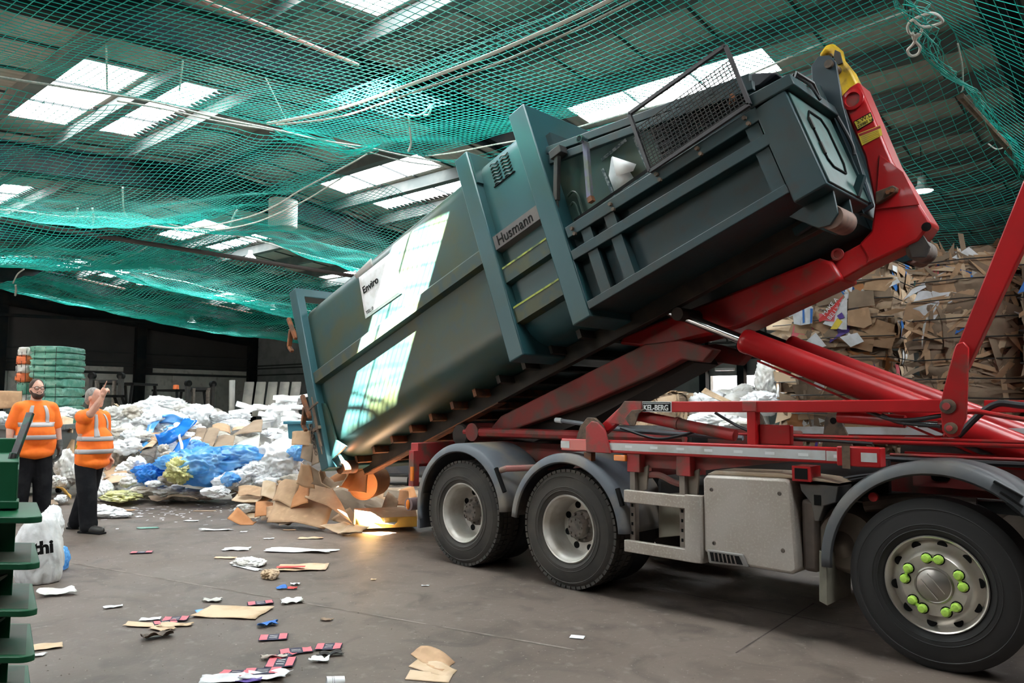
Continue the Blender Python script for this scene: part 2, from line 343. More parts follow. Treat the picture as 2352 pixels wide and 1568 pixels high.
for (a, b) in SKY_U:                                  # corrugated rooflight sheets between the purlins
    for (c, d) in SKY_V:
        n += 1
        if NO_SKY(a, c): continue
        clear = (a, c) == (4.12, 3.62)
        def sheet(lo, hi, mat, name):
            k = max(4, int((hi-lo)/.0365)); mb = MB()
            mb.grid(lambda s, t: B(lo+(hi-lo)*s, c+(d-c)*t, zroof(c+(d-c)*t)+.035+.025*sin(2*pi*(lo+(hi-lo)*s)/.146)), k, 1)
            struct(name, mb, mat, smooth=60)
        if clear:                                     # one clear section, unseen, sized so the sun lands on the container
            parts = [(4.12, 4.62, 'pane'), (4.62, 5.52, 'pane_clear'), (5.52, 7.48, 'pane')]
            for q, (lo, hi, mt) in enumerate(parts): sheet(lo, hi, M[mt], 'window_%d' % (n*10+q))
        else: sheet(a, b, M['pane'], 'window_%d' % n)
# glazing bars across the big rooflight and jagged sheet ends
gb = MB()
for (a, b) in SKY_U:
    for (c, d) in SKY_V:
        if NO_SKY(a, c): continue
        for k in range(1, 3):
            u = a+(b-a)*k/3; gb.bar(B(u, c, zroof(c)-.01), B(u, d, zroof(d)-.01), .018, .03)
struct('trim_4', gb, M['seam'], smooth=0)
jb = MB()
for (a, b) in SKY_U:
    for (c, d) in SKY_V:
        if a < 10 or c not in (4.94, 11.0, 16.25): continue
        k = int((b-a)/.146)
        for i in range(k):
            u = a+i*.146; z = zroof(d)-.01
            jb.add([B(u, d-.0, z), B(u+.146, d, z), B(u+.11, d-.13, z+.02), B(u+.036, d-.13, z+.02)], [(0, 1, 2, 3)])
struct('trim_5', jb, M['seal'], smooth=0, solid=.01)
sm = MB(); u = U0+.4
while u < U1:
    for (c, d) in ((V0, VR), (VR, V1)):
        segs = [(c, d)]
        for (a, b) in SKY_U:
            if a < u < b:
                segs = []; cur = c
                for (e, f) in SKY_V:
                    if c <= e < d: segs.append((cur, e)); cur = f
                segs.append((cur, d))
        for (e, f) in segs: sm.bar(B(u, e, zroof(e)-.012), B(u, f, zroof(f)-.012), .03, .03)
    u += 1.09
struct('trim_6', sm, M['seam'], smooth=0)
for i, v in enumerate(PUR):
    pale = []
    def I(mb, a, b):
        z = zroof(v)-.02
        mb.bar(B(a, v, z-.13), B(b, v, z-.13), .06, .24); mb.bar(B(a, v, z-.26), B(b, v, z-.26), .19, .03)
    mb = MB(); cur = U0
    for a, b in pale: I(mb, cur, a); cur = b
    I(mb, cur, U1); struct('trim_%d' % (10+i), mb, M['purlin'], smooth=0)
    if pale:
        mb = MB()
        for a, b in pale: I(mb, a, b)
        struct('trim_%d' % (50+i), mb, M['purlin_pale'], smooth=0)
RAF = [-6.3, 1.3, 8.3, 15.1, 22.9, 30.9, 37.9]
for i, u in enumerate(RAF):                           # portal rafters and their columns
    mb = MB()
    for (c, d) in ((V0, VR), (VR, V1)):
        zc, zd = zroof(c)-.26, zroof(d)-.26
        mb.bar(B(u, c, zc-.26), B(u, d, zd-.26), .03, .5); mb.bar(B(u, c, zc-.50), B(u, d, zd-.50), .24, .03); mb.bar(B(u, c, zc-.01), B(u, d, zd-.01), .24, .03)
    for s in (-1, 1):                                 # apex haunch
        mb.add([B(u, VR, zroof(VR)-.75), B(u, VR+s*1.6, zroof(VR+1.6)-.75), B(u, VR, zroof(VR)-1.02)], [(0, 1, 2)])
    for v in (V0+.2, V1-.25): mb.box(-.15, .15, -.15, .15, 0, zroof(v)-.4, Matrix.Translation(B(u, v, 0)) @ Matrix.Rotation(UA, 4, 'Z'))
    struct('trim_%d' % (80+i), mb, M['rafter'], smooth=0)

def wall_quad(mb, f, a, b, z0, z1, th):               # f(s, z, off) -> world
    P = [f(a, z0, 0), f(b, z0, 0), f(b, z1, 0), f(a, z1, 0), f(a, z0, th), f(b, z0, th), f(b, z1, th), f(a, z1, th)]
    mb.add(P, [(0, 1, 2, 3), (7, 6, 5, 4), (0, 4, 5, 1), (1, 5, 6, 2), (2, 6, 7, 3), (3, 7, 4, 0)])
# far end wall: dark sheeting over a pale concrete push wall
fw = lambda v, z, o: B(U1+o, v, z)
mb = MB(); wall_quad(mb, fw, V0, V1, 2.9, 6.8, .2); struct('wall_left', mb, M['clad'], smooth=0)
mb = MB()
v = V0
while v < V1-.1: wall_quad(mb, fw, v+.012, min(v+2.4, V1)-.012, 0, 2.91, .25); v += 2.4
struct('wall_left_lower', mb, M['concrete'], smooth=0)
mb = MB(); wall_quad(mb, lambda v, z, o: B(U1-.06+o, v, z), V0, V1, 2.9, 2.97, .1)
for z in (3.25, 3.42, 3.9): wall_quad(mb, lambda v, z_, o: B(U1-.12+o, v, z_), V0, V1, z, z+.05, .12)
struct('baseboard_left', mb, M['seam'], smooth=0)
mb = MB(); wall_quad(mb, lambda v, z, o: B(U1-.03+o, v, z), 11.2, 15.6, 3.02, 3.24, .02); wall_quad(mb, lambda v, z, o: B(U1-.03+o, v, z), 17, V1, 3.02, 3.24, .02)
struct('trim_90', mb, M['concrete'], smooth=0)
cp = [plane_u(px, 800, U1-.2) for px in (-2, 322, 580)]
mb = MB()
for p in cp:
    v = (p-CAM).dot(VD); mb.box(-.18, .18, -.22, .22, 0, 6.3, Matrix.Translation(B(U1-.22, v, 0)) @ Matrix.Rotation(UA, 4, 'Z'))
struct('trim_91', mb, M['rafter'], smooth=0)
# wall along the far eave with a daylit opening
fb = lambda u, z, o: B(u, V1+o, z)
uo = [(plane_v(px, 880, V1)-CAM).dot(UD) for px in (1632, 1742)]; ztop = plane_v(1690, 862, V1).z
ua, ub = uo[1], uo[0]                                 # ua < ub
mb = MB(); wall_quad(mb, fb, U0, ua, 0, 6, .2); wall_quad(mb, fb, ub, U1, 0, 6, .2); wall_quad(mb, fb, ua, ub, ztop, 6, .2); struct('wall_back', mb, M['block'], smooth=0)
mb = MB()
for z in (3.0, 3.35, 3.5): wall_quad(mb, lambda u, z_, o: B(u, V1-.1+o, z_), U0, U1, z, z+.07, .08)
u = 0
while u < 20: wall_quad(mb, lambda s_, z_, o: B(s_, V1-.04+o, z_), u, u+.05, 3.5, 5.6, .03); u += .62
struct('trim_92', mb, M['seam'], smooth=0)
mb = MB()
for u in (ub+.12, ub+1.6, (ua+ub)/2-.35): mb.box(-.11, .11, -.12, .12, 0, 5.4, Matrix.Translation(B(u, V1-.2, 0)) @ Matrix.Rotation(UA, 4, 'Z'))
struct('trim_93', mb, M['rafter'], smooth=0)
M['outside'] = pm('pale_yard_wall', (.62, .62, .74), rough=.9)
mb = MB(); wall_quad(mb, lambda u, z, o: B(u, V1+6+o, z), ub-1.0, ub+3, 0, 4, .2); struct('wall_outside', mb, M['outside'], smooth=0)
mb = MB(); wall_quad(mb, lambda v, z, o: B(U0-o, v, z), V0, V1, 0, 6.8, .2); struct('wall_right', mb, M['clad'], smooth=0)  # unseen end wall, put in to block outside light
# unseen front eave wall; its door gap is added to light the hill
mb = MB(); wall_quad(mb, lambda u, z, o: B(u, V0-o, z), U0, U1, 4.2, 6, .2); wall_quad(mb, lambda u, z, o: B(u, V0-o, z), 19, U1, 0, 4.2, .2); wall_quad(mb, lambda u, z, o: B(u, V0-o, z), U0, 13.0, 0, 4.2, .2); struct('wall_front', mb, M['clad'], smooth=0)

# running pipes and rails
def pipe(name, pts, r, mat, label, cat='pipe', group=None): return tag(MB().tube(pts, r, 8).build(name, mat), label, cat, group)
def at_z(px, py, z): return G(px, py, z)
pipe('sprinkler_pipe', [B(16.1, v, 4.9) for v in np.linspace(-2, 19, 30)], .05, M['seal'], 'long dark brown pipe running under the nets across the roof')
pp = [B(6.7, v, 5.35) for v in (0.5, 3, 5.1)]
pipe('sprinkler_pipe', pp, .025, M['pink_rust'], 'thin pink sprinkler pipe above the net at the top left')
a, b = plane_u(0, 722, U1-2.5), plane_u(600, 752, U1-2.5)
pipe('wall_rail', [a+(a-b)*.3, a, b, b+(b-a)*.6], .07, M['rafter'], 'long grey horizontal pipe in front of the dark end wall')
for i, (p, q) in enumerate((((590, 1), (0, 0)),)): pass
pa, pb = RUV(178, 640, -.55), RUV(288, 664, -.55)
pipe('sprinkler_pipe', [B(*pa, zroof(pa[1])-.55), B(*pb, zroof(pb[1])-.55)], .04, M['pink_rust'], 'short pale pipe hanging below the skylight pair above the far left net')
pa, pb = RUV(440, 690, -.55), RUV(578, 719, -.55)
pipe('sprinkler_pipe', [B(*pa, zroof(pa[1])-.55), B(*pb, zroof(pb[1])-.55)], .04, M['pink_rust'], 'thin pink pipe below the farthest skylight pair left of the container')
# high bay lamps
lampE = pm('lamp_glow', (1, 1, 1), emit=9)
for (px, py, u_, lb) in ((325, 652, 28, 'small lit high bay lamp below the farthest left skylight pair'), (575, 592, 20.5, 'small lit high bay lamp under the dark brown roof pipe'), (626, 709, 23, 'small lit high bay lamp beside the last skylight left of the container'), (440, 739, 29, 'small lit lamp on the dark end wall under the lowest net'), (2118, 438, 3.0, 'small lit lamp between the purlins behind the red hook arm')):
    p = plane_u(px, py, u_); t = empty('high_bay_lamp', p, lb, 'lamp')
    MB().lathe([(.06, .22), (.07, .1), (.17, 0), (.165, -.01)], p, (0, 0, 1), 20).build('lamp_shade', M['white'], t)
    MB().lathe([(0, -.03), (.10, -.02), (.15, .0), (0, .01)], p, (0, 0, 1), 20).build('lamp_lens', lampE, t)
    MB().tube([p+Vector((0, 0, .2)), Vector((p.x, p.y, max(p.z+.25, min(p.z+.9, zroof((p-CAM).dot(VD))-.3))))], .012, 6).build('suspension_rod', M['seam'], t)
p = plane_u(650, 492, 14.2)
t = empty('roof_fan', p, 'pale round extractor duct hanging under the roof behind the net', 'fan')
MB().lathe([(.28, -.3), (.3, -.28), (.3, .35), (.0, .36)], p, (0, 0, 1), 28).build('duct', M['concrete'], t)
MB().lathe([(.34, .3), (.34, .36), (.30, .36), (.30, .3)], p, (0, 0, 1), 28, closed=True).build('collar', M['rafter'], t)
p = plane_v(1564, 857, V1-.15)
t = empty('exit_sign', p, 'small green exit sign on the far back wall', 'sign')
Mx = Matrix.Translation(p) @ Matrix.Rotation(UA-pi, 4, 'Z')
MB().box(-.19, .19, -.03, .03, -.1, .1, Mx).build('sign_box', M['exit'], t)
s = MB(); s.box(-.15, -.05, -.035, -.03, -.06, .06, Mx); s.box(-.01, .03, -.035, -.03, -.06, .06, Mx); s.box(.07, .15, -.035, -.03, -.06, .06, Mx); s.build('pictogram', M['tape_pale'], t)
p = plane_v(1450, 846, V1-1.2)
t = empty('strip_light', plane_v(1665, 848, V1-1.0), 'white strip light above the daylit opening in the far wall', 'lamp')
Mx = Matrix.Translation(plane_v(1665, 848, V1-1.0)) @ Matrix.Rotation(UA-pi, 4, 'Z')
MB().box(-.3, .3, -.05, .05, -.04, .04, Mx).build('diffuser', M['white'], t)

# ================================================================== SAFETY NETS
def net(name, fn, lu, lv, cell, r, mat, label, holes=None, group=None):
    nu, nv = max(2, int(lu/cell)), max(2, int(lv/cell)); P = np.zeros((nv+1, nu+1, 3))
    for j in range(nv+1):
        for i in range(nu+1): P[j, i] = fn(i/nu, j/nv)
    V = []; F = []; base = 0
    def strand(L):
        nonlocal base
        n = len(L); T = np.gradient(L, axis=0); T /= np.linalg.norm(T, axis=1)[:, None]+1e-9
        S = np.cross(T, [0, 0, 1]); S /= np.linalg.norm(S, axis=1)[:, None]+1e-9; Uv = np.cross(S, T)
        ring = np.stack([L+Uv*r, L+(-.5*Uv+.87*S)*r, L+(-.5*Uv-.87*S)*r], 1).reshape(-1, 3); V.append(ring)
        k = np.arange(n-1)[:, None]*3+base
        for a, b in ((0, 1), (1, 2), (2, 0)): F.append(np.hstack([k+a, k+b, k+3+b, k+3+a]))
        base += 3*n
    for j in range(nv+1): strand(P[j])
    for i in range(nu+1): strand(P[:, i])
    V = np.vstack(V); F = np.vstack(F).astype(np.int32); me = bpy.data.meshes.new(name)
    me.vertices.add(len(V)); me.vertices.foreach_set('co', V.ravel()); me.loops.add(F.size); me.loops.foreach_set('vertex_index', F.ravel())
    me.polygons.add(len(F)); me.polygons.foreach_set('loop_start', np.arange(0, F.size, 4, dtype=np.int32)); me.polygons.foreach_set('loop_total', np.full(len(F), 4, dtype=np.int32))
    me.update(calc_edges=True); o = bpy.data.objects.new(name, me); COL.objects.link(o); me.materials.append(mat); return tag(o, label, 'safety net', group)
def drop(u):                                          # how far the nets hang below the roof sheets
    return float(np.interp(u, [1.5, 7.6, 15.2, 22.8, 30.4, 34], [1.65, 1.65, 1.45, 1.25, 1.1, 1.0]))
def hang(ua, ub, va, vb, sag, seed, wav=.08, ext=0, fold=None):
    def fn(s, t):
        u = ua+(ub-ua)*s; v = va+(vb-va)*t
        z = zroof(v)-drop(u) - sag*(4*s*(1-s))**.8*(.55+.45*4*t*(1-t)) 
        z += wav*noise.noise(Vector((u*.5, v*.5, seed))) + wav*.35*noise.noise(Vector((u*1.6, v*1.6, seed+3)))
        if fold: z -= fold(u, v)
        p = B(u + .12*noise.noise(Vector((u*.4, v*.4, seed+7))), v + .12*noise.noise(Vector((u*.4, v*.4, seed+11))), z); return (p.x, p.y, p.z)
    return fn
NT = []
NT.append(net('safety_net', hang(1.5, 7.65, -1.0, 4.62, .22, 1.3), 6.15, 5.6, .078, .0034, M['net'], 'nearest sheet of teal netting across the top of the picture'))
NT.append(net('safety_net', hang(1.5, 7.65, 4.5, 6.95, .2, 2.1), 6.15, 2.4, .078, .0036, M['net'], 'teal netting sheet just above the container top, below its pale seam rope'))
NT.append(net('safety_net', hang(1.5, 7.6, 7.0, 15.5, .35, 3.7, .15), 6.1, 8.5, .125, .0032, M['net'], 'sparse teal netting behind the yellow hook and red arm'))
NT.append(net('safety_net', hang(1.5, 7.6, 15.3, 22, .9, 4.7, .15), 6.1, 7, .1, .009, M['net'], 'dense dark green netting just above the cardboard bales'))
NT.append(net('safety_net', hang(8.0, 15.2, -.5, 6.2, .55, 5.2, .2), 7.2, 6.7, .078, .0036, M['net'], 'broad teal net sagging under the leftmost bright skylights'))
NT.append(net('safety_net', hang(9.4, 15.1, 6.3, 14.5, .45, 6.2, .22), 6, 8, .08, .0038, M['net'], 'teal net between the brown pipe and the container rim'))
NT.append(net('safety_net', hang(15.4, 22.0, 0, 9, .55, 7.2, .2), 6.6, 9, .10, .008, M['net'], 'teal net beyond the brown pipe at the left edge'))
NT.append(net('safety_net', hang(17.2, 23.6, 7.6, 19, .5, 8.2, .2), 6.4, 11.4, .10, .008, M['net'], 'teal net beyond the brown pipe, left of the container rim'))
NT.append(net('safety_net', hang(23.6, 31.2, 7.6, 21, .55, 9.2, .2), 7.6, 13.4, .12, .012, M['net'], 'lowest bright teal net, sagging in front of the dark end wall'))
def side_net(s, t):
    v = 5.2+8.6*t; u = 1.42-5.2*s; z = zroof(v)-1.6-1.5*sin(pi*min(1, s*1.25))*(.5+.5*sin(pi*t)) + .25*sin(7*t)*s
    p = B(u, v, z); return (p.x, p.y, p.z)
NT.append(net('safety_net', side_net, 5.4, 8.6, .14, .0035, M['net'], 'loose drooping net in the top right corner'))
# ropes along the net edges
def edge_rope(u, va, vb, r, label, mat, n=60, seed=0, wav=.06, nm='edge_rope'):
    pts = []
    for i in range(n+1):
        v = va+(vb-va)*i/n; pts.append(B(u+.08*noise.noise(Vector((v*.7, seed, 1))), v, zroof(v)-drop(u)+wav*noise.noise(Vector((v*.8, seed, 0)))-.02))
    return tag(MB().tube(pts, r, 6).build(nm, mat), label, 'rope')
edge_rope(7.68, -1, 7.3, .013, 'pale rope along the edge of the nearest net', M['rope'], seed=1)
edge_rope(7.74, 3, 7.4, .010, 'thinner second rope twisted beside the nearest net edge', M['rope'], seed=1.4, wav=.1)
edge_rope(15.22, -.5, 14.5, .018, 'rope along the far edge of the second row of nets', M['rope'], seed=3, wav=.12)
edge_rope(22.4, 4, 19, .02, 'rope along the far edge of the third row of nets', M['rope'], seed=4, wav=.1)
edge_rope(31.2, 7.6, 21, .03, 'rope along the edge of the lowest net by the dark end wall', M['rope'], seed=5, wav=.1)
def u_rope(v, ua, ub, r, mat, label, seed, sag=.2, dz=0):
    pts = []
    for i in range(41):
        s = i/40; u = ua+(ub-ua)*s; pts.append(B(u, v+.1*noise.noise(Vector((u*.7, seed, 2))), zroof(v)-drop(u)-sag*4*s*(1-s)+dz))
    return tag(MB().tube(pts, r, 6).build('seam_rope', mat), label, 'rope')
u_rope(4.56, 1.5, 7.6, .016, M['rope_white'], 'bright pale seam rope running through the nearest net', 2, .22)
u_rope(4.62, 1.5, 7.5, .010, M['rope'], 'thin rope lacing beside the bright seam rope', 4, .26, -.03)
u_rope(6.97, 1.5, 7.6, .010, M['rope'], 'pale rope edging the net just above the container top', 6, .2)
u_rope(6.2, 8, 15.0, .012, M['rope'], 'pale rope falling across the broad sagging net', 8, .5)
u_rope(6.9, 9.4, 15.1, .012, M['rope'], 'curved rope at the end of the net by the brown pipe', 9, .4)
u_rope(7.6, 17.2, 22.4, .014, M['rope'], 'rope between the two nets beyond the brown pipe', 10, .4)
# gathered net hanging along the rafter at the upper right
def gather(name, pts, r, label, seed=0):
    mb = MB(); rnd = random.Random(seed)
    for k in range(16):
        a = rnd.random()*6.28; off = r*rnd.random()**.5
        q = []
        for i, p in enumerate(pts):
            w = 1+.5*noise.noise(Vector((i*.4, k, seed))); q.append(p+Vector((cos(a+i*.3)*off*w, sin(a*1.3+i*.2)*off*w, sin(a+i*.25)*off*w)))
        mb.tube(q, .004, 4)
    return tag(mb.build(name, M['net']), label, 'netting')
cur = [Vector(at_z(px, py, 4.95)) for px, py in ((2085, -20), (2105, 30), (2125, 75), (2150, 130), (2185, 175), (2230, 205), (2262, 250), (2290, 300), (2318, 335), (2352, 385), (2380, 430))]
def smooth_path(pts, k=6):
    out = []
    for i in range(len(pts)-1):
        p0, p1, p2, p3 = pts[max(i-1, 0)], pts[i], pts[i+1], pts[min(i+2, len(pts)-1)]
        for j in range(k):
            t = j/k; out.append(.5*((2*p1)+(p2-p0)*t+(2*p0-5*p1+4*p2-p3)*t*t+(3*p1-p0-3*p2+p3)*t**3))
    return out+[pts[-1]]
cur = smooth_path(cur)
gather('gathered_net', cur, .13, 'dark green bunched net edge hanging down the upper right', 3)
gather('gathered_net', smooth_path([at_z(x, y, 4.75) for x, y in ((640, 300), (760, 335), (800, 350), (870, 335))]), .1, 'knotted bundle of teal net hanging above the second skylight', 5)
for i, (pts, z, r, lb) in enumerate([
    ([(2098, 45), (2120, 62), (2165, 50), (2140, 30), (2090, 50), (2088, 75), (2110, 82), (2120, 60)], 4.9, .012, 'white rope knot tied around the bunched net at the upper right'),
    ([(2108, 78), (2098, 100), (2085, 115), (2092, 128), (2108, 124), (2113, 108), (2100, 92), (2096, 76)], 4.9, .013, 'long white loop of rope hanging at the upper right'),
    ([(2270, 330), (2288, 342), (2305, 338), (2310, 325)], 4.9, .008, 'small pale rope loop below the bunched net'),
    ([(938, 265), (942, 300), (944, 330), (938, 347)], 4.75, .013, 'white rope hanging straight down above the second skylight'),
    ([(930, 262), (955, 266), (975, 258), (992, 240), (985, 262), (972, 264)], 4.75, .012, 'frayed white rope end knotted on the net left of the container rib'),
    ([(244, 105), (245, 150), (246, 205)], 5.1, .010, 'left one of two thin ropes holding up the nearest net'),
    ([(420, 140), (416, 175), (412, 208)], 5.1, .010, 'right one of two thin ropes holding up the nearest net'),
    ([(610, 180), (632, 225), (655, 272)], 5.0, .009, 'thin pale rope slanting down to the net edge below the pink pipe'),
    ([(212, 478), (215, 500), (211, 525)], 4.9, .02, 'frayed rope end hanging from the second net row'),
    ([(282, 430), (284, 480), (292, 500)], 5.1, .016, 'pale rope tie at the far edge of the broad sagging net'),
    ([(178, 478), (176, 488), (172, 496)], 4.9, .018, 'short frayed rope left of the hanging rope end'),
    ([(528, 525), (535, 500), (545, 482)], 5.0, .018, 'pale rope tie above the middle skylight pair'),
    ([(36, 655), (37, 665), (35, 678)], 5.0, .03, 'rope end hanging from the lowest net at the left'),
    ([(30, 650), (40, 630), (55, 618)], 5.2, .02, 'rope slanting up from the corner of the lowest net'),
    ([(2200, 100), (2210, 150), (2212, 200), (2208, 212)], 4.95, .008, 'thin rope laced down the net by the upper right rafter')]):
    tag(MB().tube(smooth_path([at_z(x, y, z) for x, y in pts]), r, 6).build('rope', M['rope_white'] if i < 5 else M['rope']), lb, 'rope')
a = at_z(2205, 220, 4.9); b = at_z(2325, 350, 4.9)
pipe('scaffold_pole', [a, b], .04, M['grease'], 'rusty pole lashed beside the bunched net at the upper right')

# ================================================================== THE ROLL-OFF COMPACTOR (local axes: x along the box towards its press head, z up through it)
TH = radians(21.0)
box = empty('compactor_container', (-2.55, 0, .75), 'tilted dark green waste compactor container being tipped off the red hooklift truck', 'container', rot=(0, -TH, 0))
def CB(mb, name, mat, parent=box, **k): return mb.build(name, mat, parent, local=True, **k)
W_ = 2.46
# rounded body shell (thick wall, open towards the rear door)
def sect(o):                                          # cross-section (y, z), o = inset
    pts = []
    def arc(cy, cz, r, a0, a1, n=7):
        for i in range(n+1): a = a0+(a1-a0)*i/n; pts.append((cy+max(r-o, .01)*cos(a), cz+max(r-o, .01)*sin(a)))
    y0, y1, z0, z1 = .11, W_-.11, .13, 2.22; r, rb = .20, .34
    arc(y0+r, z1-r, r, pi, pi/2); arc(y1-r, z1-r, r, pi/2, 0); arc(y1-rb, z0+rb, rb, 0, -pi/2); arc(y0+rb, z0+rb, rb, -pi/2, -pi)
    return pts
def shell(x0, x1):
    mb = MB(); a, b = sect(0), sect(.04); n = len(a)
    vs = [(x, p[0], p[1]) for x in (x0, x1) for P in (a, b) for p in P]; fs = []
    for i in range(n):
        j = (i+1) % n
        fs += [(i, 2*n+i, 2*n+j, j), (n+i, n+j, 3*n+j, 3*n+i), (i, j, n+j, n+i), (2*n+i, 3*n+i, 3*n+j, 2*n+j)]
    return mb.add(vs, fs)
body = CB(shell(.14, 3.5), 'receiver_body', M['green'])
CB(shell(3.62, 4.32), 'throat_body', M['green_light'])
# hoops
def hoop(x0, x1, z0, z1, y0=0, y1=W_, inner=.19):
    a = [(y0, z0), (y1, z0), (y1, z1), (y0, z1)]; b = [(y0+inner, z0+.2), (y1-inner, z0+.2), (y1-inner, z1-inner), (y0+inner, z1-inner)]
    vs = [(x, p[0], p[1]) for x in (x0, x1) for P in (a, b) for p in P]; fs = []
    for i in range(4):
        j = (i+1) % 4; fs += [(i, 8+i, 8+j, j), (4+i, 4+j, 12+j, 12+i), (i, j, 4+j, 4+i), (8+i, 12+i, 12+j, 8+j)]
    return MB().add(vs, fs)
CB(hoop(3.44, 3.64, .03, 2.34), 'rib', M['green_light'], bevel=.012)
CB(hoop(4.28, 4.50, .03, 2.32, inner=.3), 'rib', M['green_light'], bevel=.012)
CB(hoop(-.02, .15, .02, 2.50, inner=.12), 'door_frame', M['green_light'], bevel=.012)
mb = MB()                                             # gusset plates behind the ribs
for x in (3.64,): mb.box(x, x+.02, .02, W_-.02, 1.95, 2.28)
CB(mb, 'rib_plate', M['green_light'])
# rear door, hinged at the top far side, swung open
door = CB(MB().box(.20, 2.45, W_+.05, W_+.12, .22, 2.44), 'rear_door', M['green'], bevel=.01)
for z in (.5, 1.0, 1.5, 2.0): CB(MB().box(.25, 2.4, W_+.12, W_+.15, z, z+.07), 'door_rib', M['green'], door)
# long side rail with sloping ledge, and its bright worn top edge
r = MB(); r.prism([(.03, 1.13), (.15, 1.10), (.15, 1.36), (.03, 1.27)], .15, 3.44, 'x'); CB(r, 'side_rail', M['rail_olive'])
r = MB(); r.prism([(W_-.03, 1.13), (W_-.15, 1.10), (W_-.15, 1.36), (W_-.03, 1.27)], .15, 3.44, 'x'); CB(r, 'side_rail', M['rail_olive'])
# throat: name rail and two channels with worn yellow edges
nr = CB(MB().prism([(.03, 1.16), (.12, 1.14), (.12, 1.34), (.03, 1.31)], 3.64, 4.28, 'x'), 'name_rail', M['grease'] if 0 else pm('name_rail_grey_brown', (.10, .085, .085), (.13, .11, .10), sc=6, rough=.6))
text_mesh('lettering', 'Husmann', .155, M['black'], Matrix.Translation((3.685, .027, 1.185)) @ Matrix.Rotation(pi/2, 4, 'X'), nr, sx=.86)
for z0, z1 in ((.79, .95), (.36, .52)):
    c = CB(MB().prism([(.035, z0), (.13, z0-.015), (.13, z1+.03), (.035, z1)], 3.64, 4.28, 'x'), 'channel_rail', M['rail_olive'])
    CB(MB().box(3.65, 4.27, .030, .040, z1-.012, z1+.006), 'worn_edge', M['yellow_edge'], c)
v_ = MB()                                             # two rows of wavy louvres
for col_ in range(2):
    for k in range(7):
        x0, z = 3.80+col_*.15, 1.845+k*.037
        v_.tube([(x0+.12*i/8, .105, z+.012*sin(i/8*2*pi)) for i in range(9)], .0065, 5)
CB(v_, 'louvre', M['rail_olive'])
CB(MB().box(3.78, 4.09, .098, .11, 1.825, 1.832), 'louvre_sill', M['black'])
# stickers
st = CB(MB().grid(lambda s, t: (1.32+.74*s+.04*t, .104-.006*sin(9*t)*s, 1.50+.54*t-.02*s), 12, 8), 'paper_sign', M['paper'], solid=.002)
text_mesh('lettering', 'Enviro', .125, M['black'], Matrix.Translation((1.385, .098, 1.80)) @ Matrix.Rotation(pi/2, 4, 'X'), st, bold=.002)
text_mesh('lettering', 'TEL: 0', .06, M['dark'], Matrix.Translation((1.36, .098, 1.535)) @ Matrix.Rotation(pi/2, 4, 'X'), st)
CB(MB().grid(lambda s, t: (1.34+.35*s, .085-.03*t*(1-s), 2.03+.05*t+.05*s*t), 10, 3), 'peeling_edge', pm('peeled_paper_back', (.40, .38, .36), rough=.9), st, solid=.002)
# floor members and skids under the box
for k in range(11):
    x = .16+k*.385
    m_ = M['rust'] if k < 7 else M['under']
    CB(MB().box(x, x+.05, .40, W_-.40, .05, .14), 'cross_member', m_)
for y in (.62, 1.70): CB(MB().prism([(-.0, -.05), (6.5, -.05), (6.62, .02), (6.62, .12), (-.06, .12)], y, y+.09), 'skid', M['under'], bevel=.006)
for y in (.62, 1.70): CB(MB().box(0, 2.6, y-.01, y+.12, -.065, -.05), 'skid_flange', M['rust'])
for y in (.20, W_-.42): CB(MB().lathe([(0, 0), (.085, 0), (.085, .22), (0, .22)], (.10, y, .03), (0, 1, 0), 20), 'rear_roller', M['rust'])
# hinge latches, chain and ratchet on the rear frame
for z in (2.05, .95):
    l = MB(); l.bar((-.12, -.01, z+.12), (-.03, -.01, z-.22), .05, .05, (0, 1, 0)); l.bar((-.10, -.01, z-.05), (-.22, -.01, z-.25), .04, .06, (0, 1, 0)); l.bar((-.22, -.01, z-.25), (-.17, -.01, z-.34), .04, .05, (0, 1, 0))
    CB(l, 'door_hook', M['rust'], bevel=.008)
l = MB(); l.tube([(.1, -.03, .85), (.12, -.03, .30)], .018, 8); l.box(.03, .17, -.05, -.01, .52, .56); l.tube([(.13, -.04, .95), (.13, -.04, .2)], .008, 6)
l.bar((.02, -.04, .82), (.24, -.04, .84), .02, .02); CB(l, 'ratchet_latch', M['grease'])
ch = MB()
for k in range(9):
    z = .62-.045*k; R = .017
    ch.tube([(-.03+k*.002+(R*cos(a) if k % 2 else 0), -.03+(0 if k % 2 else R*cos(a)), z+.026*sin(a)) for a in np.linspace(0, 2*pi, 9)], .0055, 5)
CB(ch, 'safety_chain', M['grease'])
g = MB(); g.prism([(.15, .12), (.48, .18), (.30, .32), (.25, .70), (.20, .84), (.15, .86)], .07, .10); CB(g, 'corner_gusset', M['green'])

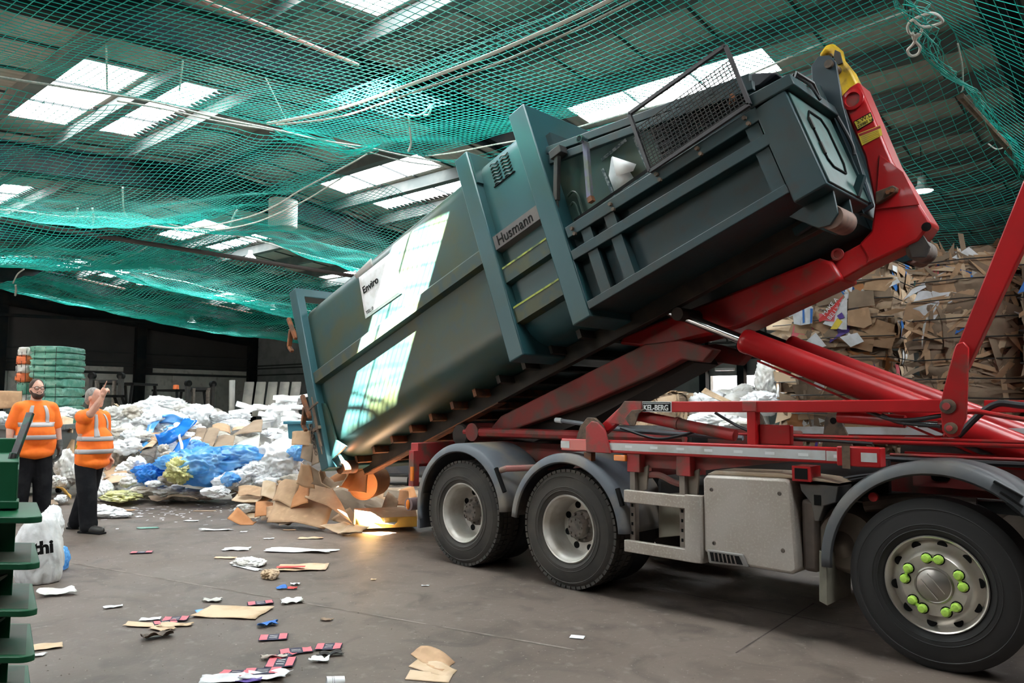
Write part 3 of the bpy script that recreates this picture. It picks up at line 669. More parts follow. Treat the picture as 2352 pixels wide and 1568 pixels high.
# ---- press head (a from 4.5 to 6.7)
CB(MB().box(4.50, 6.46, .12, W_-.12, .10, .96), 'press_body', M['green_dark'])
CB(MB().prism([(4.5, .9), (6.46, .9), (6.46, 1.06), (5.5, 1.38), (4.9, 1.62), (4.5, 1.74)], .19, .22), 'hopper_side', M['green'])
CB(MB().prism([(4.5, .9), (6.46, .9), (6.46, 1.06), (5.5, 1.38), (4.9, 1.62), (4.5, 1.74)], W_-.22, W_-.19), 'hopper_side', M['green_dark'])
CB(MB().prism([(4.5, .9), (4.56, .9), (4.56, 2.0), (4.5, 2.0)], .2, W_-.2), 'hopper_back', M['green_dark'])
for d, nm in ((0, 'hopper_rail'), (.11, 'hopper_rail')):
    CB(MB().bar((4.52, .12, 1.78-d), (6.5, .12, 1.13-d*.6), .05, .075), nm, M['green_dark'], bevel=.006)
CB(MB().prism([(4.9, 1.62), (6.5, 1.10), (6.66, 1.12), (6.5, 1.24), (5.0, 1.74)], .25, W_-.25), 'hopper_lid', pm('black_rubber_lid', (.018, .019, .026), (.03, .03, .035), sc=3, rough=.6), bevel=.02)
for z0, z1, x0 in ((.78, .90, 4.52), (.56, .665, 4.50)):
    CB(MB().prism([(x0, z0+.02), (6.48, z0-.06), (6.48, z1-.065), (x0, z1+.01)], .0, .12), 'long_rail', M['green_dark'], bevel=.006)
CB(MB().box(4.50, 6.46, .0, .14, .09, .165), 'bottom_rail', M['green_dark'], bevel=.006)
CB(MB().box(4.50, 6.46, W_-.14, W_, .09, .165), 'bottom_rail', M['green_dark'])
for x in (4.66, 4.93, 6.34): CB(MB().box(x, x+.11, .02, .13, .165, .80 if x < 5 else .78), 'upright', M['green_dark'])
CB(MB().box(4.56, 6.34, .125, .13, .97, 1.0), 'ledge', M['black'])
for i, x in enumerate((4.60, 5.05, 5.55, 5.95, 6.38)):
    b_ = MB()
    for dz in (0, .06): b_.bolt((x+dz*.2, .0, .855-dz-(x-4.5)*.03), (0, -1, 0), .018, .025)
    CB(b_, 'bolt', M['grease'])
# hopper fittings
CB(MB().bar((5.0, .02, 1.52), (4.86, .02, 1.02), .045, .045, (0, 1, 0)), 'lock_bar', pm('worn_purple_grey_bar', (.16, .15, .24), (.14, .16, .12), sc=8, rough=.4))
CB(MB().lathe([(.034, 0), (.034, .09), (.026, .09), (.026, 0)], (4.99, -.05, 1.555), (0, 1, 0), 20, closed=True), 'lock_ring', M['chrome'])
CB(MB().box(4.84, 4.89, -.005, .045, .98, 1.03), 'lock_tip', M['rust'])
l = MB(); l.box(4.60, 4.74, .0, .12, 1.60, 1.68); l.bar((4.67, .04, 1.64), (4.50, .04, 1.22), .05, .05, (0, 1, 0)); l.tube([(4.50, .04, 1.22), (4.47, .04, 1.08)], .018, 8); CB(l, 'hinge_arm', M['dark'], bevel=.006)
l = MB(); l.tube(smooth_path([Vector(p) for p in ((4.55, .16, 1.26), (4.62, .16, 1.27), (4.66, .16, 1.2), (4.66, .16, 1.02), (4.70, .16, .96), (5.3, .16, .955), (5.42, .16, .95))]), .012, 6)
l.tube(smooth_path([Vector(p) for p in ((4.55, .16, 1.16), (4.59, .16, 1.17), (4.61, .16, 1.1), (4.60, .16, .92))]), .012, 6); CB(l, 'hydraulic_pipe', M['green'])
def sheetw(pts, y): return MB().add([(p[0], y+(p[2] if len(p) > 2 else 0), p[1]) for p in pts], [tuple(range(len(pts)))])
l = sheetw([(5.02, 1.02), (5.26, .96), (5.22, 1.16), (5.12, 1.33, -.02), (5.02, 1.20)], .183); fs_ = CB(l, 'torn_sticker', M['paper'], solid=.002)
CB(sheetw([(5.13, 1.33, -.02), (5.12, 1.12, -.05), (5.30, 1.05, -.07), (5.34, 1.10, -.05)], .18), 'peeled_flap', M['white'], fs_, solid=.002)
g_ = pm('glue_residue', (.22, .25, .26), (.05, .08, .09), sc=22, lo=.45, hi=.55, rough=.8)
l = MB()
for a, b in (((5.0, 1.38), (5.3, 1.40)), ((5.38, 1.37), (5.40, 1.05)), ((4.98, 1.3), (5.0, .98)), ((5.02, .98), (5.42, 1.0))): l.bar((a[0], .187, a[1]), (b[0], .187, b[1]), .03, .004, (0, 1, 0))
CB(l, 'glue_mark', g_)
CB(MB().prism([(5.55, .93), (6.42, .90), (6.42, 1.12), (5.55, 1.34)], .17, .185), 'hopper_flap', pm('ribbed_black_rubber', (.016, .018, .024), (.028, .028, .034), sc=3, rough=.6))
rb = MB()
for k in range(7): rb.bar((5.56, .165, .97+.05*k), (6.42, .165, .93+.03*k), .01, .012, (0, 1, 0))
CB(rb, 'rubber_ribs', M['black'])
# mesh guard
gm = CB(MB().bar((5.515, -.03, .87), (5.52, -.03, 1.45), .03, .03, (0, 1, 0)).bar((6.46, -.03, .86), (6.47, -.03, 1.41), .03, .03, (0, 1, 0)).bar((5.52, -.03, 1.45), (6.47, -.03, 1.41), .03, .03, (0, 1, 0)).bar((5.515, -.03, .87), (6.46, -.03, .86), .03, .03, (0, 1, 0)), 'guard_frame', pm('guard_grey', (.05, .045, .05), rough=.6))
l = MB()
for k in range(1, 26): x = 5.515+.945*k/26; l.bar((x, -.03, .87), (x, -.03, .87+.42*(1-.0*k/26)), .006, .006, (0, 1, 0))
for k in range(1, 15): z = .87+.42*k/14; l.bar((5.515, -.03, z), (6.46, -.03, z-.01), .006, .006, (0, 1, 0))
CB(l, 'wire_mesh', M['dark'], gm, smooth=0)
# front cabinets: near side, far side, with hatch and rollers
def cabinet(y0, y1):
    c = CB(MB().prism([(6.47, .0), (6.76, -.03), (6.76, .60), (6.66, .86), (6.47, .88)], y0, y1), 'front_cabinet', M['green_dark'], bevel=.01)
    return c
CB(MB().box(6.46, 6.72, .0, .82, .0, .82), 'front_cabinet', M['green_dark'], bevel=.012)
CB(MB().box(6.46, 6.72, W_-.82, W_, .0, .82), 'front_cabinet', M['green_dark'], bevel=.012)
fp = CB(MB().box(6.72, 6.735, .03, .80, .02, .80), 'cabinet_front', pm('worn_teal_panel', (.035, .10, .09), (.025, .055, .05), sc=4, rough=.5), bevel=.004)
CB(MB().tube([(6.742, y, z) for y, z in ((.2, .25), (.2, .62), (.28, .70), (.5, .70), (.56, .62), (.56, .3), (.5, .2), (.26, .2), (.2, .25))], .008, 6), 'hatch_seal', M['black'], fp)
for z in (.34, .56): CB(MB().box(6.74, 6.755, .17, .2, z-.05, z+.05), 'hatch_hinge', M['dark'], fp)
CB(MB().prism([(6.44, .84), (6.80, .80), (6.80, .90), (6.44, .95)], -.01, .84), 'cabinet_lid', M['green_dark'], bevel=.01)
l = MB(); l.tube([(6.70, .3, .95), (6.78, .26, 1.02), (6.80, .5, 1.0), (6.74, .75, .97)], .015, 6); l.tube([(6.66, .2, .92), (6.74, .3, 1.05), (6.82, .32, .9), (6.84, .3, .74)], .012, 6); CB(l, 'hose_bundle', M['hose'])
CB(MB().tube([(6.30, .10, 1.03), (6.35, .02, 1.04)], .022, 12), 'plug', M['rust'])
for y in (.16, W_-.46):
    br = CB(MB().prism([(6.34, -.01), (6.70, .03), (6.66, -.17), (6.58, -.22), (6.50, -.20)], y, y+.025), 'roller_bracket', M['green_dark'], bevel=.004)
    CB(MB().prism([(6.34, -.01), (6.70, .03), (6.66, -.17), (6.58, -.22), (6.50, -.20)], y+.31, y+.335), 'roller_bracket', M['green_dark'], bevel=.004)
    CB(MB().lathe([(0, 0), (.085, 0), (.09, .01), (.09, .26), (.085, .27), (0, .27)], (6.60, y+.03, -.16), (0, 1, 0), 28), 'front_roller', pm('rusty_brown_roller', (.20, .12, .09), (.14, .09, .07), sc=12, rough=.7), br)
# hook frame
for y in (.93, 1.50):
    CB(MB().prism([(6.60, .0), (6.72, .02), (6.79, .60), (6.84, .92), (6.93, 1.28), (6.91, 1.37), (6.83, 1.42), (6.75, 1.38), (6.66, 1.12)], y, y+.03), 'hook_plate', pm('blue_grey_plate', (.022, .036, .048), (.03, .045, .05), sc=3, rough=.45), bevel=.006)
CB(MB().lathe([(0, 0), (.035, 0), (.035, .66), (0, .66)], (6.88, .90, 1.29), (0, 1, 0), 16), 'hook_bar', M['grease'])
CB(MB().prism([(6.60, .02), (6.73, .04), (6.76, 1.15), (6.70, 1.17)], .86, .90), 'side_flange', M['green_dark'])
CB(MB().prism([(6.60, .02), (6.64, .0), (6.70, .99), (6.66, 1.0)], .90, 1.55), 'bulkhead', M['green_dark'])
CB(MB().prism([(6.20, -.02), (6.74, .02), (6.84, .14), (6.80, .17), (6.72, .08), (6.2, .04)], .55, .60), 'nose_flange', M['green_dark'])
CB(MB().tube(smooth_path([Vector(p) for p in ((6.72, .88, .95), (6.77, .855, .9), (6.79, .855, .55), (6.77, .855, .45))]), .016, 8), 'cable', M['hose'])

# ================================================================== THE HOOKLIFT TRUCK
truck = empty('hooklift_truck', (2.0, 1.25, 0), 'red hooklift truck chassis with grey mudguards, tipping the green container', 'truck')
def TB(mb, name, mat, parent=truck, **k): return mb.build(name, mat, parent, **k)
R_ = .521
def tyre_prof(R, w, rimr):                            # radius / across; outer face at 0
    return [(rimr-.012, .035), (rimr+.01, .012), (rimr+.05, -.012), (R-.16, -.014), (R-.10, -.004), (R-.045, .006), (R-.018, .018), (R, .035),
            (R, w*.5), (R, w-.035), (R-.018, w-.018), (R-.10, w), (rimr+.05, w), (rimr-.012, w-.03)]
def grooves(mb, x, y0, w, R, n=64, lugs=True):
    for k in range(n):                                # tread blocks
        a = 2*pi*k/n; c, s_ = cos(a), sin(a); t = Vector((-s_, 0, c)); rdl = Vector((c, 0, s_)); o = Vector((x, 0, R_))
        for yy, ww in ((y0+.012, .055), (y0+.078, .045), (y0+.135, .045), (y0+w-.067, .055)):
            off = .0 if yy < y0+.02 or yy > y0+w-.08 else .5*2*pi/n
            c2, s2 = cos(a+off), sin(a+off); t = Vector((-s2, 0, c2)); rdl = Vector((c2, 0, s2)); hw = R*pi/n*.80
            P = []
            for rr in (R-.015, R+.010):
                for (e, f) in ((-1, 0), (1, 0), (1, 1), (-1, 1)): P.append(o+rdl*rr+t*(e*hw)+Vector((0, yy+ww*f, 0)))
            mb.add(P, [(0, 1, 2, 3), (7, 6, 5, 4), (0, 4, 5, 1), (1, 5, 6, 2), (2, 6, 7, 3), (3, 7, 4, 0)])
def wheel(x, y0, kind, far=False):
    """kind: 'drive' deep dish dual outer, 'steer' domed; outer face at y0 facing -y (or +y when far)"""
    s = -1 if far else 1
    t = TB(MB(), 'wheel', M['tyre']) if 0 else None
    w = .30
    A = (0, s, 0); c = (x, y0, R_)
    mb = MB().lathe(tyre_prof(R_-(.010 if kind == 'drive' else .0), w, .288), c, A, 96, closed=True); kind == 'drive' and grooves(mb, x, y0 if s > 0 else y0-w, w, R_-.012, 56)
    ty = TB(mb, 'tyre', M['tyre'] if kind == 'drive' else M['tyre_dark'])
    rg = MB()
    for rr in (.335, .365, .46): rg.lathe([(rr-.004, -.0145), (rr, -.018), (rr+.004, -.0145)], c, A, 72)
    TB(rg, 'sidewall_ring', M['tyre'] if kind == 'drive' else M['tyre_dark'], ty)
    if kind == 'drive':
        rim = TB(MB().lathe([(.292, .03), (.298, .008), (.290, .0), (.280, .006), (.272, .030), (.262, .040), (.252, .06), (.245, .20), (.228, .235), (.13, .235), (.125, .225), (.10, .225), (.0, .225)], c, A, 64), 'rim', M['rim'])
        hb = MB().lathe([(.145, .235), (.142, .205), (.135, .19), (.105, .185), (.10, .13), (.085, .112), (.0, .105)], c, A, 32)
        for k in range(10):
            a = 2*pi*k/10+.2; p = Vector(c)+Vector((cos(a)*.12, s*.195, sin(a)*.12)); hb.lathe([(0, -.035), (.013, -.035), (.015, 0)], p, A, 6)
        for k in range(8):
            a = 2*pi*k/8; p = Vector(c)+Vector((cos(a)*.07, s*.11, sin(a)*.07)); hb.lathe([(0, -.012), (.01, -.012), (.01, 0)], p, A, 6)
        TB(hb, 'hub', M['hub'])
        for k in range(8):
            a = 2*pi*k/8+.35; p = Vector(c)+Vector((cos(a)*.195, s*.2325, sin(a)*.195)); TB(MB().lathe([(0, 0), (.028, 0), (.031, -.002), (.031, .004)], p, A, 20), 'hand_hole', M['black'], rim)
    else:
        rim = TB(MB().lathe([(.288, .03), (.296, .004), (.290, -.004), (.282, .0), (.277, .02), (.262, .055), (.225, .040), (.200, .005), (.193, -.012), (.185, -.022), (.0, -.022)], c, A, 72), 'rim', M['alu'])
        for k in range(10):
            a = 2*pi*k/10+.16; d = Vector((cos(a), 0, sin(a))); p = Vector(c)+d*.240+Vector((0, s*.0475, 0)); nrm = (Vector((0, -s, 0))*1.0+d*-.42).normalized()
            TB(MB().lathe([(0, .004), (.026, .004), (.030, .0)], p, nrm, 20), 'hand_hole', M['black'], rim)
        TB(MB().lathe([(.112, -.022), (.110, -.032), (.103, -.036), (.097, -.034), (.092, -.038), (.0, -.045)], c, A, 48), 'hub_cap', pm('hub_cap_metal', (.34, .31, .28), (.28, .25, .22), sc=4, rough=.35, metal=.8))
        l = MB()
        for o_ in (-.02, .02): l.bar(Vector(c)+Vector((-.05+o_, -.046*s, .05+o_)), Vector(c)+Vector((.045+o_, -.046*s, -.06+o_)), .004, .004)
        TB(l, 'hub_slot', M['alu'])
        for k in range(5):                            # linked nut indicators in pairs
            for e in (-1, 1):
                a = pi/2+2*pi*k/5 + e*.215; p = Vector(c)+Vector((cos(a)*.163, -.024*s, sin(a)*.163)); am = pi/2+2*pi*k/5; q = Vector(c)+Vector((cos(am)*.158, -.035*s, sin(am)*.158))
                d = (q-p).normalized(); n_ = Vector((-d.z, 0, d.x)); f = Vector((0, -.045*s, 0))
                TB(MB().lathe([(.034, .001), (.034, -.001), (0, -.001)], p, A, 18), 'nut_recess', M['black'], rim)
                nb = MB().lathe([(.028, 0), (.028, -.022), (.020, -.040), (0, -.042)], p, A, 10)
                b0 = Vector((0, -.010*s, 0)); b1 = Vector((0, -.022*s, 0))
                nb.add([p+n_*.026+b0, p-n_*.026+b0, q-n_*.007+b0*.5, q+n_*.007+b0*.5, p+n_*.026+b1, p-n_*.026+b1, q-n_*.007+b1*.6, q+n_*.007+b1*.6], [(3, 2, 1, 0), (4, 5, 6, 7), (0, 1, 5, 4), (1, 2, 6, 5), (2, 3, 7, 6), (3, 0, 4, 7)])
                TB(nb, 'nut_pointer', M['lime'])
    return ty
for x in (0, 1.373):
    wheel(x, 0.0, 'drive'); wheel(x, 2.5, 'drive', True)
    for y in (.34, 1.86): TB(MB().lathe(tyre_prof(R_-.002, .30, .288), (x, y, R_), (0, 1, 0), 48, closed=True), 'inner_tyre', M['tyre_dark'])
    TB(MB().tube([(x, .2, R_), (x, 2.3, R_)], .09, 16), 'axle', M['dark'])
    TB(MB().ell((x, 1.25, R_), (.25, .22, .25)), 'differential', M['dark'])
wheel(4.31, 0.0, 'steer'); wheel(4.31, 2.5, 'steer', True)
TB(MB().tube([(4.31, .25, R_-.06), (4.31, 2.25, R_-.06)], .06, 12), 'axle', M['dark'])
# mudguards
def mudguard(x, z, Ri, a0, a1, y0, y1, mat, name='mudguard', zs=1):
    mb = MB(); n = 36; prof = [(y0, -.065), (y0-.012, -.055), (y0, -.0), (y0+.03, .014), (y1-.03, .014), (y1, 0)]
    R2 = Ri
    mb.grid(lambda s, t: (lambda a, p: Vector((x+(R2+p[1])*cos(a), p[0], z+(R2+p[1])*sin(a)*zs)))(a0+(a1-a0)*s, prof[min(len(prof)-1, int(round(t*(len(prof)-1))))]), n, len(prof)-1)
    return TB(mb, name, mat, solid=.012, smooth=60)
mudguard(-.01, .55, .645, radians(194), radians(4), -.03, .62, M['guard'])
mudguard(1.37, .52, .645, radians(176), radians(3), -.03, .62, M['guard'])
mudguard(-.01, .55, .645, radians(194), radians(4), 1.88, 2.53, M['guard'])
mudguard(1.37, .52, .645, radians(176), radians(3), 1.88, 2.53, M['guard'])
mg = mudguard(4.33, .56, .70, radians(182), radians(-2), -.035, .42, M['guard_dark'], zs=1.0)
mudguard(4.33, .56, .70, radians(182), radians(-2), 2.1, 2.53, M['guard_dark'])
TB(MB().prism([(3.60, .30), (3.655, .28), (3.66, .62), (3.61, .64)], -.03, .40), 'mud_flap', pm('pale_mud_flap', (.20, .185, .14), (.14, .13, .10), sc=5, rough=.8), bevel=.004)
TB(MB().box(-.66, -.63, -.02, .60, .30, .66), 'mud_flap', M['guard'])
vt = MB()
for k in range(3): vt.bar((4.66+.03*k, -.045, 1.18-.06*k), (4.80, -.045, 1.10-.055*k), .012, .03, (0, 1, 0))
TB(vt, 'guard_vent', M['black'], mg)
# chassis frame
for y in (.82, 1.62):
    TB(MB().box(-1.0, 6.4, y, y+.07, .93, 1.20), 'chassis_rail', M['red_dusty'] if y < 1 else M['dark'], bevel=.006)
fr = TB(MB().box(4.0, 6.4, .70, .74, 1.05, 1.20), 'frame_plate', M['red_dusty'])
for x in (4.15, 4.42, 4.7): 
    o_ = MB().prism([(x+.03*cos(a)+(.06 if cos(a) > 0 else -.0), 1.125+.033*sin(a)) for a in np.linspace(0, 2*pi, 17)[:-1]], .695, .70); TB(o_, 'slot', M['black'], fr)
for x in np.arange(-.9, 6.2, .62): TB(MB().box(x, x+.08, .88, 1.64, .98, 1.16), 'cross_member', M['dark'])
TB(MB().box(2.0, 3.7, .45, 2.1, .55, 1.0), 'underbody_box', M['dark'], bevel=.05)  # dark box added to stop light leaking through below the frame
TB(MB().box(2.55, 3.95, .34, .40, .95, 1.24), 'splash_panel', M['hose'])
TB(MB().tube([(.6, .9, .58), (4.2, 1.2, .75)], .07, 10), 'prop_shaft', M['dark'])
for x in (-.95,):
    TB(MB().box(x, x+.12, .1, 2.4, .95, 1.18), 'rear_beam', M['red_dirty'], bevel=.008)
TB(MB().box(-.88, -.80, .02, .10, .72, 1.1), 'tail_lamp_post', M['red_dirty'])
TB(MB().box(-.83, -.79, -.0, .02, .78, .93), 'side_lamp', M['amber'])
TB(MB().box(-.92, -.88, .12, .6, .92, 1.08), 'tail_lamp', M['red'])
TB(MB().tube([(-1.0, .12, .50), (-1.0, 2.38, .50)], .07, 16), 'underrun_bar', pm('dusty_purple_bar', (.22, .15, .15), (.3, .2, .16), sc=6, rough=.7))
TB(MB().ell((-1.0, .11, .50), (.03, .012, .055)), 'side_marker', M['amber'])
l = MB(); l.tube([(.55, -.0, .98), (.62, .0, 1.00), (.95, .3, 1.02), (1.1, .55, 1.12)], .03, 10); TB(l, 'guard_stay', M['pink_rust'])
TB(MB().bar((.50, -.02, 1.0), (.62, -.02, .78), .03, .03, (0, 1, 0)), 'guard_clamp', M['black'])
TB(MB().bar((1.93, -.02, .92), (1.98, -.02, .78), .03, .03, (0, 1, 0)), 'guard_clamp', M['black'])
# hydraulic and air pipes along the frame
for z, y, x0, x1, m_, r_ in ((1.385, .32, 1.9, 6.2, 'red', .012), (1.36, .36, 3.0, 6.2, 'red', .014), (1.27, .55, 3.9, 6.2, 'red_dirty', .012), (1.30, .6, -.6, 2.2, 'red_dirty', .05), (1.24, .5, 3.4, 6.2, 'hose', .02)):
    TB(MB().tube([(x0, y, z), (x1, y, z+.02)], r_, 8), 'frame_pipe', M[m_])
bl = MB()
for x in (4.02, 4.1, 4.18, 4.26, 4.46, 4.54, 4.62, 4.74, 4.86): bl.bolt((x, .70, 1.235 if x > 4.4 else 1.20), (0, -1, 0), .016, .02)
TB(bl, 'frame_bolt', M['red_dusty'])
TB(MB().box(3.95, 6.3, .702, .72, 1.20, 1.29), 'bolted_flange', M['red'])
# near side body rail with reflective tape
nr_ = TB(MB().prism([(1.30, 1.205), (3.78, 1.225), (3.78, 1.335), (1.30, 1.31)], .0, .08), 'side_rail', M['red_clean'], bevel=.008)
tp = MB().add([(1.78, -.003, 1.232), (3.66, -.003, 1.245), (3.66, -.003, 1.312), (1.78, -.003, 1.292)], [(0, 1, 2, 3)]); TB(tp, 'reflective_tape', M['tape'], nr_, smooth=0)
TB(MB().add([(1.30, -.003, 1.228), (1.40, -.003, 1.229), (1.40, -.003, 1.290), (1.30, -.003, 1.289)], [(0, 1, 2, 3)]), 'reflective_tape', M['tape'], nr_, smooth=0)
for k in range(8): x = 2.0+k*.245; TB(MB().box(x, x+.07, -.005, -.0035, 1.258+.006*k*.2, 1.278+.006*k*.2), 'tape_print', M['tape_pale'], nr_, smooth=0)
er = TB(MB().box(3.74, 4.02, -.02, .09, 1.215, 1.345), 'rail_end_box', M['red_clean'], bevel=.008)
TB(MB().box(3.90, 4.0, -.024, -.021, 1.25, 1.31), 'reflective_tape', M['tape'], er)
TB(MB().box(3.665, 3.76, -.004, .0, 1.243, 1.31), 'reflective_tape', M['tape'], nr_)
TB(MB().box(3.78, 3.83, -.03, -.02, 1.20, 1.35), 'rail_clamp', M['grease'])
for (x, z) in ((3.42, 1.14),): TB(MB().box(x, x+.13, .0, .18, z-.05, z+.055).box(x+.02, x+.11, -.002, .1, z-.035, z+.04), 'box_socket', [M['red']])
TB(MB().box(3.44, 3.53, -.004, .0, 1.105, 1.18), 'socket_opening', M['black'])
TB(MB().prism([(1.60, 1.205), (1.86, 1.205), (1.80, 1.40), (1.72, 1.465), (1.66, 1.47), (1.60, 1.42)], -.025, .0), 'swing_plate', M['red_dirty'], bevel=.006)
TB(MB().prism([(1.44, 1.21), (1.82, 1.20), (1.80, 1.32), (1.74, 1.44), (1.66, 1.50), (1.58, 1.50), (1.50, 1.42), (1.46, 1.32)], .02, .05), 'pivot_plate', M['grease'], bevel=.004)
TB(MB().box(1.56, 1.64, .0, .06, 1.12, 1.2), 'plate_foot', M['rust'])
TB(MB().box(1.88, 2.0, -.005, .05, 1.145, 1.195), 'side_lamp', M['amber'], bevel=.006)
# far/middle rail with tape
fr_ = TB(MB().prism([(-1.48, 1.23), (4.9, 1.34), (4.9, 1.46), (-1.48, 1.35)], 1.30, 1.36), 'inner_rail', M['red'])
a, b = Y(1055, 985, 1.295), Y(1055, 973, 1.295); c, d = Y(2352, 1002, 1.295), Y(2352, 983, 1.295)
TB(MB().add([(a[0], 1.295, a[1]), (c[0]+.6, 1.295, c[1]+.01), (c[0]+.6, 1.295, d[1]+.01), (b[0], 1.295, b[1])], [(0, 1, 2, 3)]), 'reflective_tape', M['tape'], fr_, smooth=0)
# sheeting-arm beam with maker's plate
bm = TB(MB().prism([(2.16, 1.555), (4.44, 1.578), (4.44, 1.662), (2.16, 1.640)], .05, .13), 'sheet_beam', M['red_clean'], bevel=.008)
x0, z0 = Y(1476, 946, .046); x1, z1 = Y(1542, 922, .046)
pl = TB(MB().box(x0, x1, .042, .05, z0+.002, z1), 'name_plate', M['tape_pale'], bm)
TB(MB().box(x0+.006, x1-.006, .040, .043, z0+.008, z1-.006), 'plate_face', M['black'], pl)
text_mesh('lettering', 'KEL-BERG', .062, M['tape_pale'], Matrix.Translation((x0+.014, .039, z0+.016)) @ Matrix.Rotation(pi/2, 4, 'X'), None, sx=.93*(x1-x0-.028)/.262, bold=.0015)
tx = bpy.data.objects[-1] if 0 else [o for o in COL.objects if o.name.startswith('lettering')][-1]
tx.parent = truck; tx.data.transform(Matrix.Translation(-truck.location))
TB(MB().box(x0+.012, x1-.012, .038, .040, z1-.018, z1-.014), 'plate_line', M['tape_pale'], pl)
TB(MB().prism([(2.17, 1.545), (2.17, 1.64), (1.96, 1.64), (1.62, 1.38), (1.70, 1.33), (2.02, 1.56)], .06, .12), 'beam_leg', M['red_clean'], bevel=.008)
TB(MB().prism([(1.80, 1.46), (2.03, 1.44), (2.06, 1.52), (2.14, 1.58), (2.14, 1.645), (1.97, 1.645)], .03, .058), 'pivot_bracket', M['red_dirty'], bevel=.004)
TB(MB().prism([(1.98, 1.50), (2.03, 1.44), (2.08, 1.44), (2.12, 1.54), (2.18, 1.58), (2.05, 1.57)], .02, .03), 'grease_plate', M['grease'], bevel=.003)
pt = TB(MB().box(3.06, 3.13, .05, .13, 1.32, 1.60), 'beam_post', M['red_clean'], bevel=.006)
TB(MB().box(3.03, 3.14, .04, .14, 1.57, 1.645), 'post_cap', M['red_dirty'], bevel=.006)
TB(MB().box(3.13, 3.37, .10, .16, 1.33, 1.475), 'valve_box', M['red'], bevel=.008)
# rams of the sheeting arm
rm = TB(MB().tube([(1.96, .14, 1.535), (2.92, .14, 1.385)], .046, 16), 'sheet_ram', M['red_dirty'])
TB(MB().lathe([(.052, 0), (.052, .03), (.046, .03)], (2.40, .14, 1.468), (1, 0, -.156), 20), 'ram_collar', M['red_dirty'], rm)
TB(MB().tube([(3.70, .14, 1.54), (4.13, .14, 1.515)], .042, 16), 'arm_ram', M['red'])
TB(MB().tube([(4.12, .14, 1.515), (4.34, .14, 1.50)], .020, 12), 'ram_rod', M['chrome'])
TB(MB().tube([(4.33, .14, 1.50), (4.42, .14, 1.495)], .034, 12), 'ram_eye', M['red'])
# upright sheeting arm and its knuckle plate
TB(MB().prism([Y(2190, 820, .05), Y(2222, 850, .05), (5.3, 3.55), (5.12, 3.60)], .03, .11), 'sheeting_arm', M['red_clean'], bevel=.008)
k_ = TB(MB().prism([Y(2162, 925, .0), Y(2195, 800, .0), Y(2200, 790, .0), Y(2215, 785, .0), Y(2228, 800, .0), Y(2222, 960, .0), Y(2205, 1000, .0), Y(2185, 1005, .0), Y(2168, 992, .0), Y(2165, 965, .0)], -.03, .0), 'knuckle_plate', M['red'], bevel=.006)
for (px, py, rr) in ((2178, 933, .045), (2185, 983, .036)):
    p = Y(px, py, -.03); TB(MB().lathe([(rr, -.0), (rr, -.018), (rr*.6, -.022), (0, -.022)], (p[0], -.03, p[1]), (0, 1, 0), 24), 'pivot_pin', M['grease'], k_)
    TB(MB().lathe([(rr*.5, -.022), (rr*.5, -.03), (0, -.031)], (p[0]-.005, -.03, p[1]), (0, 1, 0), 16), 'pin_head', M['red_dirty'], k_)
TB(MB().prism([(4.42, 1.575), (6.2, 1.59), (6.2, 1.665), (4.42, 1.66)], .9, .98), 'front_beam', M['red'], bevel=.006)
h = MB(); h.tube(smooth_path([Vector(p) for p in ((2.72, .2, 1.555), (2.95, .2, 1.44), (3.2, .18, 1.38), (3.6, .2, 1.37), (3.9, .2, 1.36))]), .012, 8)
TB(h, 'hydraulic_hose', M['hose']); h = MB(); h.tube(smooth_path([Vector(p) for p in ((3.9, .12, 1.58), (4.05, .1, 1.53), (4.2, .1, 1.53), (4.36, .1, 1.56))]), .014, 8); TB(h, 'hydraulic_hose', M['hose']); h = MB(); h.tube(smooth_path([Vector(p) for p in ((4.0, .1, 1.56), (4.1, .1, 1.51), (4.35, .1, 1.49))]), .011, 8); TB(h, 'hydraulic_hose', M['hose'])
h = MB(); h.tube([(.98, .35, 1.46), (1.9, .30, 1.385), (2.9, .30, 1.36)], .020, 8); TB(h, 'conduit', M['hose_grey'])
TB(MB().tube([(.94, .352, 1.463), (1.02, .348, 1.457)], .025, 10), 'conduit_end', M['tape'])
h = MB(); h.tube(smooth_path([Vector(p) for p in ((1.75, .28, 1.41), (2.1, .28, 1.33), (2.35, .27, 1.36), (2.55, .27, 1.42))]), .012, 6); TB(h, 'hydraulic_hose', M['hose']); h = MB(); h.tube(smooth_path([Vector(p) for p in ((4.35, .5, 1.42), (4.55, .5, 1.62), (4.75, .5, 1.62), (5.4, .5, 1.52))]), .022, 8)
TB(h, 'hydraulic_hose', M['hose'])
TB(MB().tube(smooth_path([Vector(p) for p in ((4.32, .3, 1.42), (4.40, .3, 1.55), (4.50, .3, 1.585), (4.7, .3, 1.55), (5.4, .3, 1.44))]), .016, 8), 'hydraulic_pipe', M['red'])
# spring hangers and brackets on top of the frame
for x, y in ((3.42, .72), (2.55, 1.2)):
    b_ = TB(MB().prism([(x-.08, 1.24), (x-.045, 1.52), (x-.02, 1.56), (x+.04, 1.56), (x+.07, 1.52), (x+.16, 1.30), (x+.16, 1.24)], y, y+.03), 'frame_bracket', M['grease'], bevel=.004)
    TB(MB().lathe([(0, 0), (.025, 0), (.025, -.002)], (x+.02, y-.001, 1.50), (0, 1, 0), 16), 'bracket_hole', M['black'], b_)
TB(MB().box(1.3, 2.2, .7, 1.1, 1.2, 1.36), 'valve_block', M['dark'], bevel=.02)
TB(MB().box(2.3, 3.0, .8, 1.2, 1.2, 1.40), 'valve_block', M['red_dusty'], bevel=.02)
TB(MB().tube([(3.9, .9, 1.26), (4.55, .9, 1.26)], .13, 24), 'air_tank', M['dark'])
hs = MB(); rnd = random.Random(4)
